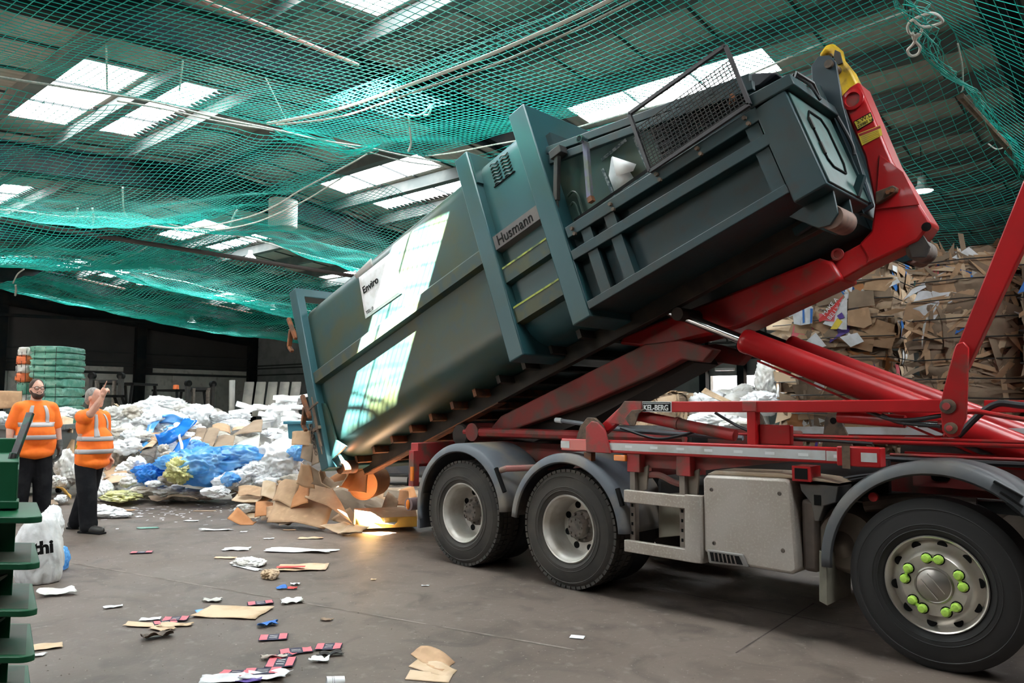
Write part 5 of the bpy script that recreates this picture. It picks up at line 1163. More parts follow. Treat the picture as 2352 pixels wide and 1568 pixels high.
# ---- the hill of plastic film and card on the left
def mound(name, fp, mat, label, seed, hfun, n=60):
    mb = MB(); a, b, c, d = [G(*p) for p in fp]
    def fn(s, t):
        p = a*(1-s)*(1-t)+b*s*(1-t)+c*s*t+d*(1-s)*t; e = min(s, 1-s, t, 1-t); h = hfun(s, t)*min(1, e*5)
        h *= .8+.5*noise.noise(Vector((p.x*1.1, p.y*1.1, seed))); h += .10*(1-2*abs(noise.noise(Vector((p.x*2.6, p.y*2.6, seed)))))*min(1, e*9)
        return Vector((p.x, p.y, max(.003, h)))
    mb.grid(fn, n, n); return tag(mb.build(name, mat, smooth=40), label, 'waste heap', kind='stuff')
mound('film_heap', [(215, 1150), (650, 1146), (700, 1010), (180, 1022)], M['film3'], 'grey mass of dirty film at the heart of the waste hill', 2.2, lambda s, t: 1.45*sin(pi*min(1, s*1.05+.08))**.7*(.35+.65*min(1, t*1.5)))
W1 = [  # px, py, rx, ry, depth, material, label
 (372, 932, 62, 22, 16.2, 'film', 'white film draped over the very top of the waste hill'),
 (330, 975, 58, 42, 15.2, 'film', 'large white film bundle below the top of the waste hill'),
 (262, 960, 38, 28, 15.0, 'film2', 'greyish film bundle on the left shoulder of the waste hill'),
 (300, 1020, 62, 44, 14.4, 'film2', 'wide grey film bundle at the left middle of the waste hill'),
 (268, 1062, 42, 44, 13.9, 'film3', 'brownish dirty film at the lower left of the waste hill'),
 (300, 950, 34, 20, 15.8, 'film2', 'small grey film fold near the forklift mast'),
 (425, 945, 36, 18, 16.0, 'film2', 'beige crumpled film right of the hilltop'),
 (452, 952, 44, 26, 15.3, 'film', 'white bag right of the hilltop, above the blue strips'),
 (395, 985, 55, 40, 14.8, 'film', 'white film bundle in the middle of the hill behind the blue strips'),
 (500, 968, 50, 17, 15.2, 'film', 'flat white film spread right of the hilltop'),
 (540, 975, 34, 15, 15.0, 'film', 'white film tail beside the polystyrene heap'),
 (440, 992, 36, 22, 14.4, 'film', 'white bag between two blue strips'),
 (385, 1040, 38, 32, 13.9, 'film', 'pale bag sagging above the brown folded box'),
 (340, 1050, 28, 24, 13.8, 'film2', 'dark creased grey bag left of the blue sack'),
 (302, 1080, 34, 22, 13.4, 'film', 'white film at the left foot of the hill'),
 (310, 1115, 42, 24, 12.9, 'film', 'crumpled clear film on the floor left of the blue sack'),
 (278, 1100, 26, 14, 13.0, 'film2', 'clear film scrap at the left foot of the hill'),
 (241, 1128, 20, 26, 12.5, 'film', 'white bag right behind the pointing worker'),
 (228, 1175, 58, 15, 10.8, 'film', 'low white sack lying behind the pointing worker\'s feet'),
 (272, 1182, 30, 8, 10.7, 'film', 'thin white tail of the sack behind the worker\'s feet'),
 (630, 1068, 58, 48, 12.6, 'film', 'big bright white film bundle right of the pale blue sheet'),
 (655, 1035, 34, 28, 13.0, 'film', 'white film ridge above the big bright bundle'),
 (585, 1080, 30, 22, 12.3, 'film', 'white bag low on the right of the pale blue sheet'),
 (520, 1108, 36, 18, 12.0, 'film', 'translucent bag on the floor below the pale blue sheet'),
 (495, 1130, 34, 13, 11.7, 'film', 'white film on the floor left of the cardboard heap'),
 (545, 1095, 34, 20, 12.2, 'film', 'white film tucked under the right end of the pale blue sheet'),
 (146, 948, 44, 14, 15.5, 'film', 'white film on the full grey bin behind the workers'),
 (122, 960, 40, 14, 14.0, 'film', 'white sheets on top of the grey bin'),
 (130, 1105, 22, 15, 12.4, 'film2', 'small clear bag at the foot of the grey bin'),
 (141, 1145, 14, 10, 12.0, 'film', 'small tied white bag behind the white sack'),
 (155, 1075, 22, 42, 12.9, 'film2', 'shredded clear film hanging beside the grey bin'),
 (4, 960, 16, 14, 13.5, 'film', 'white film at the left edge of the picture'),
 (563, 1168, 26, 12, 10.9, 'film2', 'grey and clear bag at the left foot of the cardboard heap')]
for i, (a, b, c, d, e, m_, lb) in enumerate(W1): lump(a, b, c*.9, d*.92, e, i+1.3, M[m_], lb, 'plastic bag' if 'bag' in lb or 'sack' in lb else 'plastic film', name='plastic_bag' if 'bag' in lb or 'sack' in lb else 'plastic_film')
BL = [(460, 1070, 84, 40, 12.3, 'blue', 'huge pale blue translucent sheet on the hill front', .4),
 (545, 1052, 62, 26, 12.5, 'blue', 'pale blue sheet reaching up behind the bright white bundle', .35),
 (455, 1040, 26, 22, 12.6, 'blue', 'pale blue peak of plastic in front of the folded cardboard', .45),
 (352, 1092, 32, 26, 12.5, 'blue2', 'deep blue plastic sack at the centre foot of the hill', .45),
 (332, 1078, 28, 10, 12.7, 'blue2', 'deep blue plastic arm pointing left from the blue sack', .3),
 (684, 1040, 22, 18, 12.5, 'blue', 'blue plastic beside the container\'s hinge post', .4),
 (530, 1100, 20, 14, 11.9, 'blue', 'small pale blue scrap at the floor below the sheet', .4),
 (136, 1288, 19, 32, 7.4, 'blue', 'blue plastic bag beside the printed white sack', .22)]
for i, (a, b, c, d, e, m_, lb, am) in enumerate(BL): lump(a, b, c, d, e, i+21.7, M[m_], lb, 'plastic sheet' if 'sheet' in lb else 'plastic bag', name='blue_plastic_sheet' if 'sheet' in lb else 'blue_plastic_bag', amp=am, sub=5)
def ribbon(pts, w, mat, label, name='plastic_strip', cat='plastic strip', seed=0):
    P = smooth_path([AT(*p) for p in pts], 6); mb = MB(); n = len(P)-1
    def fn(s, t):
        i = int(round(s*n)); d = (P[min(i+1, n)]-P[max(i-1, 0)]).normalized(); s_ = d.cross(_f).normalized()
        return P[i]+s_*w*(t-.5)*(1+.4*noise.noise(Vector((i*.25, seed, 0)))) - _f*.05*noise.noise(Vector((i*.3, t*3, seed)))
    mb.grid(fn, n, 5); return tag(mb.build(name, mat, solid=.01, smooth=60), label, cat)
ribbon([(362, 955, 14.6), (345, 985, 14.2), (335, 1020, 13.8), (318, 1038, 13.6)], .20, M['blue'], 'narrow teal blue strip down the left of the hill', seed=1)
ribbon([(365, 962, 14.5), (395, 962, 14.4), (420, 968, 14.4)], .16, M['blue'], 'short sky blue strip near the hilltop', seed=2)
ribbon([(440, 962, 14.2), (418, 985, 13.9), (395, 1000, 13.7), (362, 1012, 13.6)], .22, M['blue2'], 'blue strip slanting down right of the hilltop', seed=3)
ribbon([(424, 1010, 13.5), (408, 1040, 13.1), (385, 1065, 12.8), (345, 1085, 12.6)], .24, M['blue2'], 'long deep blue strip running down to the blue sack', seed=4)
ribbon([(412, 998, 13.2), (418, 1030, 12.9), (419, 1060, 12.4), (422, 1098, 12.0)], .045, M['film'], 'thin twisted white strip hanging in front of the folded cardboard', seed=5)
crumpled('yellow_film', AT(412, 1080, 11.9), (.20, .18, .16), 31.2, M['yellowfilm'], 'tangle of pale yellow film inside the pale blue sheet', 'plastic film', amp=.6, sub=5, freq=1.6)
crumpled('yellow_film', AT(278, 1138, 12.2), (.42, .25, .07), 32.2, M['yellowfilm'], 'pale yellow and beige film flat on the floor at the hill foot', 'plastic film', amp=.5, sub=5)
FR = [(395, 1130, 46, 15, 12.5, 'film2', 'dull grey film at the foot of the pale blue sheet'), (455, 1136, 50, 12, 12.4, 'film3', 'dirty brown film on the floor under the pale blue sheet'), (345, 1128, 38, 14, 12.5, 'film3', 'dirty film under the deep blue sack'), (570, 1115, 34, 16, 12.3, 'film', 'white film between the pale blue sheet and the tipped cardboard'), (605, 1100, 40, 22, 12.4, 'film', 'white film fold at the foot of the big bright bundle'), (210, 1110, 26, 30, 12.9, 'film2', 'clear film between the pointing worker and the hill')]
for i, (a, b, c, d, e, m_, lb) in enumerate(FR): lump(a, b, c, d, e, 90.1+i, M[m_], lb, 'plastic film')
rq = random.Random(21)
for i in range(64):
    px = rq.uniform(235, 690); t_ = rq.random(); top = 925+abs(px-380)*.16; py = top+(1120-top)*t_; dp = 15.6-3.4*t_-.35; rr = rq.uniform(9, 22)
    m_ = rq.choices(['film', 'film2', 'film3', 'blue', 'card'], [50, 20, 12, 8, 10])[0]
    if m_ == 'card':
        card([(px-rr, py+rr*.6, dp), (px+rr, py+rr*rq.uniform(.2, .8), dp-.1), (px+rr*.9, py-rr*.6, dp+.1), (px-rr, py-rr*rq.uniform(.2, .7), dp+.15)], M['card'], 'small torn piece of brown card caught in the film of the waste hill', 'cardboard', 'small card pieces in the waste hill', bend=.1, seed=300+i, n=6, rough=.04, fold=rq.uniform(-.2, .2))
    else: lump(px, py, rr*rq.uniform(.8, 1.6), rr*rq.uniform(.5, .9), dp, 120+i, M[m_], 'small crumpled scrap of plastic film on the slope of the waste hill', 'plastic film', 'small film scraps on the waste hill', sub=4, amp=.55)
# cardboard on the hill
for k, (C, m_, lb, bd) in enumerate([
 ([(410, 1050, 13.4), (430, 1058, 13.2), (452, 985, 14.2), (430, 985, 14.2)], 'card3', 'first brown flattened box standing at the left of the folded row', .03),
 ([(430, 1058, 13.2), (452, 1060, 13.1), (476, 983, 14.1), (452, 983, 14.2)], 'card3', 'second brown flattened box in the folded row on the hill', .05),
 ([(452, 1045, 13.1), (480, 1050, 13.0), (505, 985, 14.0), (478, 982, 14.1)], 'card3', 'third brown flattened box in the folded row, behind the pale blue sheet', .05),
 ([(480, 1048, 13.0), (532, 1046, 12.9), (540, 1000, 13.6), (502, 1000, 13.8)], 'card3', 'wide brown board behind the pale blue sheet', .04),
 ([(484, 992, 14.0), (530, 996, 13.9), (528, 978, 14.3), (488, 976, 14.4)], 'card', 'crumpled carton lying on top of the folded row', .12),
 ([(525, 1005, 13.7), (600, 992, 13.6), (604, 965, 14.2), (570, 975, 14.2)], 'card3', 'large grey brown carton flap pointing up right of the folded row', .05),
 ([(532, 990, 14.1), (570, 988, 14.0), (575, 980, 14.3), (535, 982, 14.4)], 'card4', 'pale carton edge behind the large grey brown flap', .08),
 ([(535, 1052, 12.9), (594, 1030, 12.9), (598, 998, 13.6), (538, 1020, 13.6)], 'film2', 'smooth lilac white board leaning above the pale blue sheet', .02),
 ([(318, 1040, 13.5), (350, 1026, 13.5), (362, 1012, 13.8), (340, 1020, 13.8)], 'card4', 'open brown carton flap among the bags left of the blue strip', .15),
 ([(320, 1046, 13.3), (356, 1052, 13.3), (362, 1026, 13.6), (330, 1030, 13.6)], 'hub', 'dark grey crushed tray below the open carton flap', .1),
 ([(226, 1110, 12.9), (290, 1095, 12.9), (296, 1068, 13.6), (232, 1086, 13.6)], 'card', 'brown carton at the left foot of the hill', .12),
 ([(232, 1120, 12.6), (300, 1108, 12.6), (300, 1088, 13.1), (236, 1098, 13.1)], 'card4', 'torn pale carton under the film at the left foot', .1),
 ([(380, 1143, 12.0), (455, 1145, 12.0), (462, 1132, 12.6), (392, 1130, 12.6)], 'card4', 'flat beige sheet on the floor under the pale blue sheet', .05),
 ([(365, 1150, 11.9), (340, 1140, 12.2), (395, 1135, 12.4), (400, 1143, 12.2)], 'card3', 'dark brown scrap in front of the blue sack', .06),
 ([(103, 1105, 12.6), (166, 1142, 11.9), (158, 1138, 12.3), (110, 1098, 13.1)], 'card_gold', 'flat golden brown board leaning at the foot of the grey bin', .02),
 ([(92, 1165, 11.6), (134, 1158, 11.6), (130, 1146, 12.2), (96, 1150, 12.2)], 'card3', 'brown card on the floor between the two workers', .03),
 ([(142, 990, 13.4), (168, 995, 13.3), (168, 960, 13.7), (142, 955, 13.8)], 'card4', 'pale upright carton between the two workers, above the grey bin', .03),
 ([(140, 1068, 13.2), (168, 1072, 13.2), (172, 1010, 13.6), (142, 1008, 13.6)], 'card', 'tall brown carton beside the grey bin', .05),
 ([(116, 975, 13.4), (165, 985, 13.2), (160, 972, 13.8), (118, 966, 13.9)], 'card2', 'thin orange brown sheet on the rim of the grey bin', .02),
 ([(222, 975, 15.6), (265, 960, 15.6), (262, 948, 16), (222, 955, 16)], 'card4', 'pale board lying behind the pointing worker\'s head', .1),
 ([(268, 928, 16.5), (292, 942, 16.4), (285, 948, 16.2), (262, 926, 16.2)], 'card4', 'short pale plank leaning on the forklift', .01)]):
    card(C, M[m_], lb, 'board' if 'board' in lb or 'plank' in lb else 'cardboard', bend=bd, seed=k+1, name='cardboard_sheet' if 'plank' not in lb else 'plank', rough=.03)
# ---- polystyrene heap
rnd = random.Random(11)
PS = [(552, 945), (570, 940), (590, 936), (601, 934), (560, 932), (612, 952), (628, 948), (645, 945), (662, 950), (618, 962), (640, 960), (662, 962), (680, 955), (612, 975), (635, 975), (660, 975), (680, 970), (615, 990), (640, 990), (662, 988), (640, 930), (662, 930), (680, 935), (655, 915), (672, 912), (688, 912), (625, 1005), (655, 1003), (680, 1000), (648, 922), (676, 922), (628, 938), (652, 938), (640, 1018), (668, 1018)]
for i, (px, py) in enumerate(PS):
    dp = 14.6+.8*rnd.random()+(1003-py)*.012; c = AT(px+rnd.uniform(-3, 3), py, dp); big = py > 955
    w, d, h = rnd.uniform(.22, .42), rnd.uniform(.18, .3), rnd.uniform(.05, .11)
    Mx = Matrix.Translation(c) @ Euler((rnd.uniform(-.25, .25), rnd.uniform(-.25, .25), rnd.uniform(0, 3.1))).to_matrix().to_4x4()
    o = MB().box(-w/2, w/2, -d/2, d/2, -h/2, h/2, Mx).build('polystyrene_block', M['foam'], bevel=.008)
    tag(o, 'white polystyrene packing block in the heap left of the container\'s hinge post', 'polystyrene block', 'polystyrene blocks in the heap')
crumpled('polystyrene_heap', AT(648, 985, 15.6), (.48, .4, .62), 77.1, M['foam'], 'solid white mass under the polystyrene blocks', 'polystyrene', amp=.2).update({'kind': 'stuff'}) if 0 else tag(crumpled('polystyrene_heap', AT(648, 990, 15.8), (.46, .4, .60), 77.1, M['foam'], 'solid white mass under the polystyrene blocks', 'polystyrene', amp=.2), kind='stuff')
t = empty('teal_bin', AT(684, 985, 13.6), 'small teal plastic bin just left of the container\'s chain', 'bin')
fx = Matrix.Translation(AT(684, 985, 13.6)) @ Matrix.Rotation(YAW, 4, 'Z')
mb = MB().prism([(-.12, -.17), (.14, -.17), (.17, .10), (-.15, .10)], -.14, .14); mb.v = [fx @ p for p in mb.v]; mb.build('bin_body', M['bin_teal'], t, bevel=.01)
mb = MB().box(-.21, .21, -.19, .19, .09, .14); mb.v = [fx @ p for p in mb.v]; mb.build('rim', M['bin_teal'], t, bevel=.01)
# ---- cardboard pouring out of the container
KC = [
 ([(612, 1198, 9.9), (745, 1212, 9.6), (770, 1145, 10.2), (640, 1130, 10.4)], 'card', 'large flat brown board in the middle of the tipped heap', .04),
 ([(700, 1140, 10.0), (815, 1205, 9.5), (765, 1120, 10.2), (715, 1110, 10.4)], 'card', 'big brown board with a small red mark sloping to the sunlit floor', .05),
 ([(668, 1168, 10.0), (708, 1155, 9.9), (712, 1100, 10.4), (672, 1105, 10.5)], 'card2', 'upright orange brown carton flap left of the falling sheets', .1),
 ([(625, 1150, 10.3), (672, 1168, 10.0), (690, 1105, 10.4), (640, 1110, 10.6)], 'card', 'curved brown sheet on the left of the tipped heap', .18),
 ([(598, 1140, 10.6), (632, 1150, 10.4), (636, 1110, 10.7), (604, 1105, 10.9)], 'card4', 'pale bent sheet at the left shoulder of the tipped heap', .2),
 ([(546, 1138, 11.2), (600, 1140, 10.9), (602, 1118, 11.2), (548, 1117, 11.5)], 'card', 'long brown carton lying at the left edge of the heap', .05),
 ([(532, 1150, 11.2), (590, 1155, 10.8), (604, 1140, 11.1), (545, 1136, 11.5)], 'card4', 'pale flat flap at the far left of the heap', .02),
 ([(585, 1188, 10.3), (622, 1186, 10.2), (628, 1155, 10.6), (588, 1152, 10.7)], 'card2', 'small dark brown open box at the left front of the heap', .15),
 ([(612, 1188, 10.1), (720, 1196, 9.9), (706, 1175, 10.2), (612, 1164, 10.4)], 'card', 'wavy beige sheet low at the front of the heap', .08),
 ([(640, 1205, 9.8), (740, 1212, 9.7), (730, 1192, 10.0), (650, 1186, 10.1)], 'card3', 'dark pleated sheet under the front of the heap', .1),
 ([(616, 1200, 9.9), (662, 1208, 9.8), (680, 1196, 10.0), (622, 1188, 10.1)], 'card3', 'torn brown edge at the lower left front of the heap', .12),
 ([(680, 1110, 10.2), (722, 1122, 10.0), (712, 1068, 10.0), (692, 1062, 10.1)], 'card', 'folded brown sheet falling from the container\'s left corner', .12),
 ([(700, 1105, 10.1), (758, 1122, 9.9), (738, 1085, 10.0), (706, 1062, 10.1)], 'card3', 'wide brown sheet sliding out below the hinge post', .06),
 ([(748, 1120, 10.0), (808, 1124, 9.9), (836, 1060, 10.1), (756, 1098, 10.2)], 'card2', 'bright orange brown sheet under the container\'s rear roller', .08),
 ([(800, 1128, 9.9), (842, 1132, 9.8), (846, 1078, 10.0), (806, 1082, 10.1)], 'card2', 'second bright orange brown sheet below the skid beam', .1),
 ([(670, 1022, 9.9), (716, 1026, 9.8), (714, 990, 9.9), (672, 992, 10.1)], 'card', 'curled brown sheet caught on the container\'s chain', .15),
 ([(690, 1052, 9.8), (716, 1062, 9.7), (722, 1020, 9.8), (696, 1018, 9.9)], 'card3', 'crushed grey brown sheet stuck at the hinge post', .2),
 ([(716, 1070, 9.7), (735, 1062, 9.6), (730, 1030, 9.7), (718, 1032, 9.8)], 'card3', 'narrow torn card strip hanging beside the hinge post', .15),
 ([(870, 1185, 9.9), (905, 1190, 9.9), (915, 1150, 10.4), (890, 1128, 10.5)], 'card', 'peaked brown flap behind the long box', .05),
 ([(912, 1160, 10.4), (940, 1165, 10.3), (938, 1128, 10.6), (918, 1125, 10.7)], 'card2', 'orange brown flap beside the truck\'s tail bar', .1),
 ([(880, 1140, 10.8), (925, 1148, 10.7), (930, 1130, 11.2), (885, 1125, 11.3)], 'card3', 'dark carton under the truck\'s tail', .05),
 ([(735, 1208, 9.6), (800, 1232, 9.3), (850, 1212, 9.4), (790, 1200, 9.7)], 'card4', 'sunlit white sheet lying in front of the heap', .03),
 ([(775, 1226, 9.3), (832, 1224, 9.3), (838, 1208, 9.5), (800, 1206, 9.6)], 'card4', 'curled sunlit sheet at the front of the bright patch', .12),
 ([(850, 1200, 9.6), (905, 1205, 9.6), (930, 1186, 9.9), (880, 1190, 9.9)], 'paper', 'thin sheets lying under the long box', .05)]
rk = random.Random(3)
for k, (C, m_, lb, bd) in enumerate(KC): card(C, M[m_], lb, 'cardboard', bend=bd*.6, seed=40+k, rough=.018, n=11, th=.005, fold=rk.choice((-1, 1))*rk.uniform(.04, .12))
for k in range(46):                                   # smaller loose pieces all over the tipped heap
    px = rk.uniform(545, 955); top = 1128 if px > 800 else 1085+abs(px-700)*.22; py = rk.uniform(top, 1200); dp = 1761*1.625/(max(py, 1150)-928)*rk.uniform(.97, 1.0) - max(0, (1150-py))*.002
    w, h, a = rk.uniform(16, 42), rk.uniform(8, 22), rk.uniform(-.7, .7); C = []
    for sx, sy in ((-1, 1), (1, 1), (1, -1), (-1, -1)):
        C.append((px+(sx*w*cos(a)-sy*h*sin(a))*rk.uniform(.75, 1.1), min(1222, py+(sx*w*sin(a)+sy*h*cos(a))*rk.uniform(.75, 1.1)), dp-sy*.12+rk.uniform(-.06, .06)))
    card(C, M[rk.choice(['card', 'card', 'card4', 'card3', 'card2', 'card3'])], 'loose torn piece of brown cardboard among the sheets spilled below the container', 'cardboard', 'loose pieces in the spilled cardboard heap', bend=.04, seed=200+k, rough=.02, n=6, th=.005, fold=rk.uniform(-.15, .15))
mound('cardboard_heap', [(600, 1195), (960, 1195), (960, 1125), (590, 1130)], M['card3'], 'crushed brown card under the loose sheets of the tipped heap', 5.5, lambda s, t: .42*sin(pi*min(1, s*1.1+.1))*(1-.35*s), 44)
# rolled drum and long box
c = AT(833, 1112, 10.0); a = radians(205)
o = MB().lathe([(0, .006), (.19, .006), (.195, 0), (.205, .0), (.208, .01), (.205, .45), (0, .45)], c, (_f+Vector((.25, 0, -.05))).normalized(), 40); tag(o.build('cardboard_drum', M['card2']), 'round orange brown cardboard drum seen end on under the skid beam', 'drum')
o = MB().lathe([(.17, 0), (.18, 0), (.18, .5), (.17, .5)], AT(770, 1078, 10.0)+_f*.1, (-_f+Vector((.2, 0, 0))).normalized(), 8, closed=True); tag(o.build('cardboard_tube', M['card4']), 'open eight sided cardboard tube just below the container floor', 'tube')
P = [AT(818, 1196, 9.55), AT(958, 1192, 9.75)]; P[0].z = P[1].z = 0.02
t = empty('long_box', P[0], 'long golden brown box catching the sun in front of the tail bar', 'box')
d = (P[1]-P[0]); L = d.length; d.normalize(); s_ = Vector((-d.y, d.x, 0)); Mx = Matrix((( d.x, s_.x, 0, P[0].x), (d.y, s_.y, 0, P[0].y), (0, 0, 1, .05), (0, 0, 0, 1)))
MB().box(0, L, 0, .42, 0, .13, Mx).build('carton', M['card_gold'], t, bevel=.006)
mb = MB().prism([(0, .13), (.10, .19), (.42, .20), (.44, .14), (.42, .13)], 0, L, 'x'); mb.v = [Mx @ p for p in mb.v]; mb.build('lid', M['card'], t, bevel=.004)
MB().box(L*.46, L*.47, -.004, .43, -.0, .135, Mx).build('seam_line', M['card3'], t)
# ---- printed white sack
sk = lump(88, 1275, 52, 98, 6.9, 3.3, pm('white_sack', (.66, .66, .66), (.56, .55, .53), sc=5, rough=.6, bump=.02, bsc=6), 'tall white sack printed with black letters beside the green machine', 'sack', name='printed_sack', amp=.12, sub=5, rd=45)
q = AT(76, 1266, 6.56); ex = (_r+_f*.25).normalized(); ez = Vector((.03, 0, 1)).normalized(); ny = ex.cross(ez)
Mx = Matrix(((ex.x, ez.x, -ny.x, q.x), (ex.y, ez.y, -ny.y, q.y), (ex.z, ez.z, -ny.z, q.z), (0, 0, 0, 1))); 
text_mesh('lettering', 'thi', .15, M['black'], Matrix.Translation(-sk.location) @ Mx @ Matrix.Rotation(radians(6), 4, 'Z') @ Matrix.Translation((0, -.03, 0)), sk, bold=.006, ext=.004)
lump(118, 1205, 22, 42, 7.3, 8.8, M['film'], 'loose clear film hanging off the printed white sack', 'plastic film', amp=.25)
# ---- green machine with wedge flanges, at the left edge
mch = empty('hydraulic_press', G(20, 2000) if 0 else AT(10, 1700, 3.6)*1.0, 'dark green steel machine with stacked horizontal flanges at the left edge', 'machine')
mch.location.z = 0
def PX(px, dep): return AT(px, 928, dep)
def scr_box(x0, x1, d0, d1, z0, z1, round_=0):       # plan quadrilateral from picture columns at two depths
    mb = MB(); a, b, c, d = PX(x0, d0), PX(x1, d0), PX(x1, d1), PX(x0, d1)
    if round_:
        pl = [(a.x, a.y), ]; 
        for k in range(5):
            t = k/4; p = b+(PX(x1, d0+.12)-b)*0; ang = -pi/2+pi/2*t; r = .045; cc = b - _r0*r + Vector((_f.x, _f.y, 0)).normalized()*r; q = cc + _r0*r*cos(ang) + Vector((_f.x, _f.y, 0)).normalized()*r*sin(ang); pl.append((q.x, q.y))
        pl += [(c.x, c.y), (d.x, d.y)]
    else: pl = [(p.x, p.y) for p in (a, b, c, d)]
    return mb.prism(pl, z0, z1, 'z')
scr_box(-260, 52, 3.66, 4.3, 0, 1.30).build('column', M['machine'], mch, bevel=.004)
scr_box(-260, 50, 3.60, 3.66, 1.12, 1.335).build('front_plate', M['machine'], mch, bevel=.006)
scr_box(-260, 56, 3.58, 3.70, 1.125, 1.16).build('base_lip', M['machine'], mch, bevel=.004)
scr_box(-260, 52, 4.24, 4.30, 1.30, 1.415).build('back_plate', M['machine'], mch, bevel=.004)
scr_box(-260, 51, 3.60, 4.3, 1.325, 1.34).build('rim', M['machine'], mch, bevel=.004)
for k, z in enumerate((1.115, .915, .715, .520, .32, .12)):
    fl_ = scr_box(-260, 97, 3.40, 3.90, z-.028, z, 1).build('flange', M['machine'], mch, bevel=.004)
    if k: 
        scr_box(-260, 90, 3.43, 3.88, z, z+.001).build('dust_layer', M['machine_dust'], fl_)
for k, z in enumerate((.715, .52, .32)):
    a, b, c = AT(-60, 928, 3.45), AT(40, 928, 3.66), AT(-60, 928, 3.66)
    mb = MB(); zz = z+.19
    mb.add([Vector((a.x, a.y, z)), Vector((b.x, b.y, z+.09)), Vector((c.x, c.y, z)), Vector((a.x, a.y, z+.05)), Vector((b.x, b.y, z+.10)), Vector((c.x, c.y, z+.06))], [(0, 1, 2), (5, 4, 3), (0, 3, 4, 1), (1, 4, 5, 2), (2, 5, 3, 0)]); mb.build('wedge', M['machine_dust'], mch)
mb = MB().bar(AT(20, 1082, 3.75), AT(70, 948, 3.9), .035, .02, _f).tube([AT(18, 1080, 3.75), AT(30, 1040, 3.78)], .016, 8)
lv = tag(mb.build('release_lever', pm('lever_green_black', (.02, .09, .06), (.04, .035, .035), sc=18, lo=.45, hi=.55, rough=.4), mch, bevel=.003))
# ---- things behind the workers
def stack_bale(px0, px1, py0, py1, dep, layers, mats, label, seed):
    a, b = AT(px0, py0, dep), AT(px1, py0, dep); zt = AT((px0+px1)/2, py0, dep).z; zb = AT((px0+px1)/2, py1, dep).z; w = (b-a).length; t = empty('film_bale', Vector(((a.x+b.x)/2, (a.y+b.y)/2, zb)), label, 'bale')
    h = (zt-zb)/layers; rn = random.Random(seed)
    for k in range(layers):
        z = zb+h*(k+.5); c = Vector(((a.x+b.x)/2, (a.y+b.y)/2, z))+_f*.45+_r*rn.uniform(-.02, .02)
        import bmesh
        bm = bmesh.new(); bmesh.ops.create_icosphere(bm, subdivisions=4, radius=1)
        for v in bm.verts:
            d_ = v.co; p = Vector([math.copysign(abs(q)**.42, q) for q in d_]); k_ = 1+.10*noise.noise(d_*3+Vector((seed, k*5, 0)))+.05*(1-2*abs(noise.noise(d_*7+Vector((k*3, seed, 0))))); v.co = Vector((p.x*w/2, p.y*.5, p.z*h*.54))*k_
        me = bpy.data.meshes.new('folded_layer'); bm.to_mesh(me); bm.free(); me.transform(Matrix.Translation(c-t.location) @ Matrix.Rotation(YAW, 4, 'Z')); o = bpy.data.objects.new('folded_layer', me); COL.objects.link(o); o.parent = t; me.materials.append(mats[k % len(mats)]); me.shade_smooth()
    for s in (-.3, .0, .3):
        p = Vector(((a.x+b.x)/2, (a.y+b.y)/2, 0))+_r*s*w-_f*.06; MB().tube([Vector((p.x, p.y, zb)), Vector((p.x, p.y, zt))], .006, 5).build('strap', M['wire'], t)
    return t
stack_bale(68, 150, 798, 872, 17.0, 5, [M['bag_green']], 'upper pale green film bale of the stack behind the bearded worker', 4)
stack_bale(70, 148, 872, 1000, 17.0, 6, [M['bag_green']], 'lower pale green film bale under the crumpled green one', 7)
stack_bale(38, 72, 800, 880, 17.6, 4, [M['bag_orange'], M['film2']], 'narrow orange and clear film bale left of the green stack', 9)
stack_bale(40, 72, 880, 1000, 17.6, 4, [M['film2'], M['bag_green']], 'pale clear film bale below the orange one', 12)
t = tag(card([(-30, 940, 14.5), (50, 936, 14.5), (50, 898, 14.5), (-30, 896, 14.5)], M['card'], 'big plain cardboard carton at the left edge behind the bearded worker', 'carton', name='carton', bend=0, rough=.004, th=.02))
# grey four wheeled bin
wb = G(70, 1135); wb.z = 0
t = empty('wheeled_bin', wb, 'large grey plastic waste bin full of film behind the bearded worker', 'bin')
fx = Matrix.Translation(wb) @ Matrix.Rotation(YAW+.15, 4, 'Z')
mb = MB()
for s_, (w0, d0, z0, w1_, d1, z1) in enumerate((( .43, .30, .16, .60, .42, 1.16),)):
    mb.add([(-w0, -d0, z0), (w0, -d0, z0), (w0, d0, z0), (-w0, d0, z0), (-w1_, -d1, z1), (w1_, -d1, z1), (w1_, d1, z1), (-w1_, d1, z1)], [(3, 2, 1, 0), (0, 1, 5, 4), (1, 2, 6, 5), (2, 3, 7, 6), (3, 0, 4, 7)])
mb.v = [fx @ p for p in mb.v]; mb.build('bin_body', M['bin'], t, solid=.02, bevel=.01)
mb = MB()
for (x0, x1, y0, y1) in ((-.68, .68, -.50, -.42), (-.68, .68, .42, .50), (-.68, -.60, -.42, .42), (.60, .68, -.42, .42)): mb.box(x0, x1, y0, y1, 1.13, 1.22, fx)
mb.build('rim', M['bin'], t, bevel=.012)
for sx in (-1, 1):
    for sy in (-1, 1): MB().lathe([(0, -.03), (.08, -.03), (.08, .03), (0, .03)], fx @ Vector((sx*.36, sy*.24, .08)), (fx.to_3x3() @ Vector((1, 0, 0))), 20).build('castor', M['black'], t)
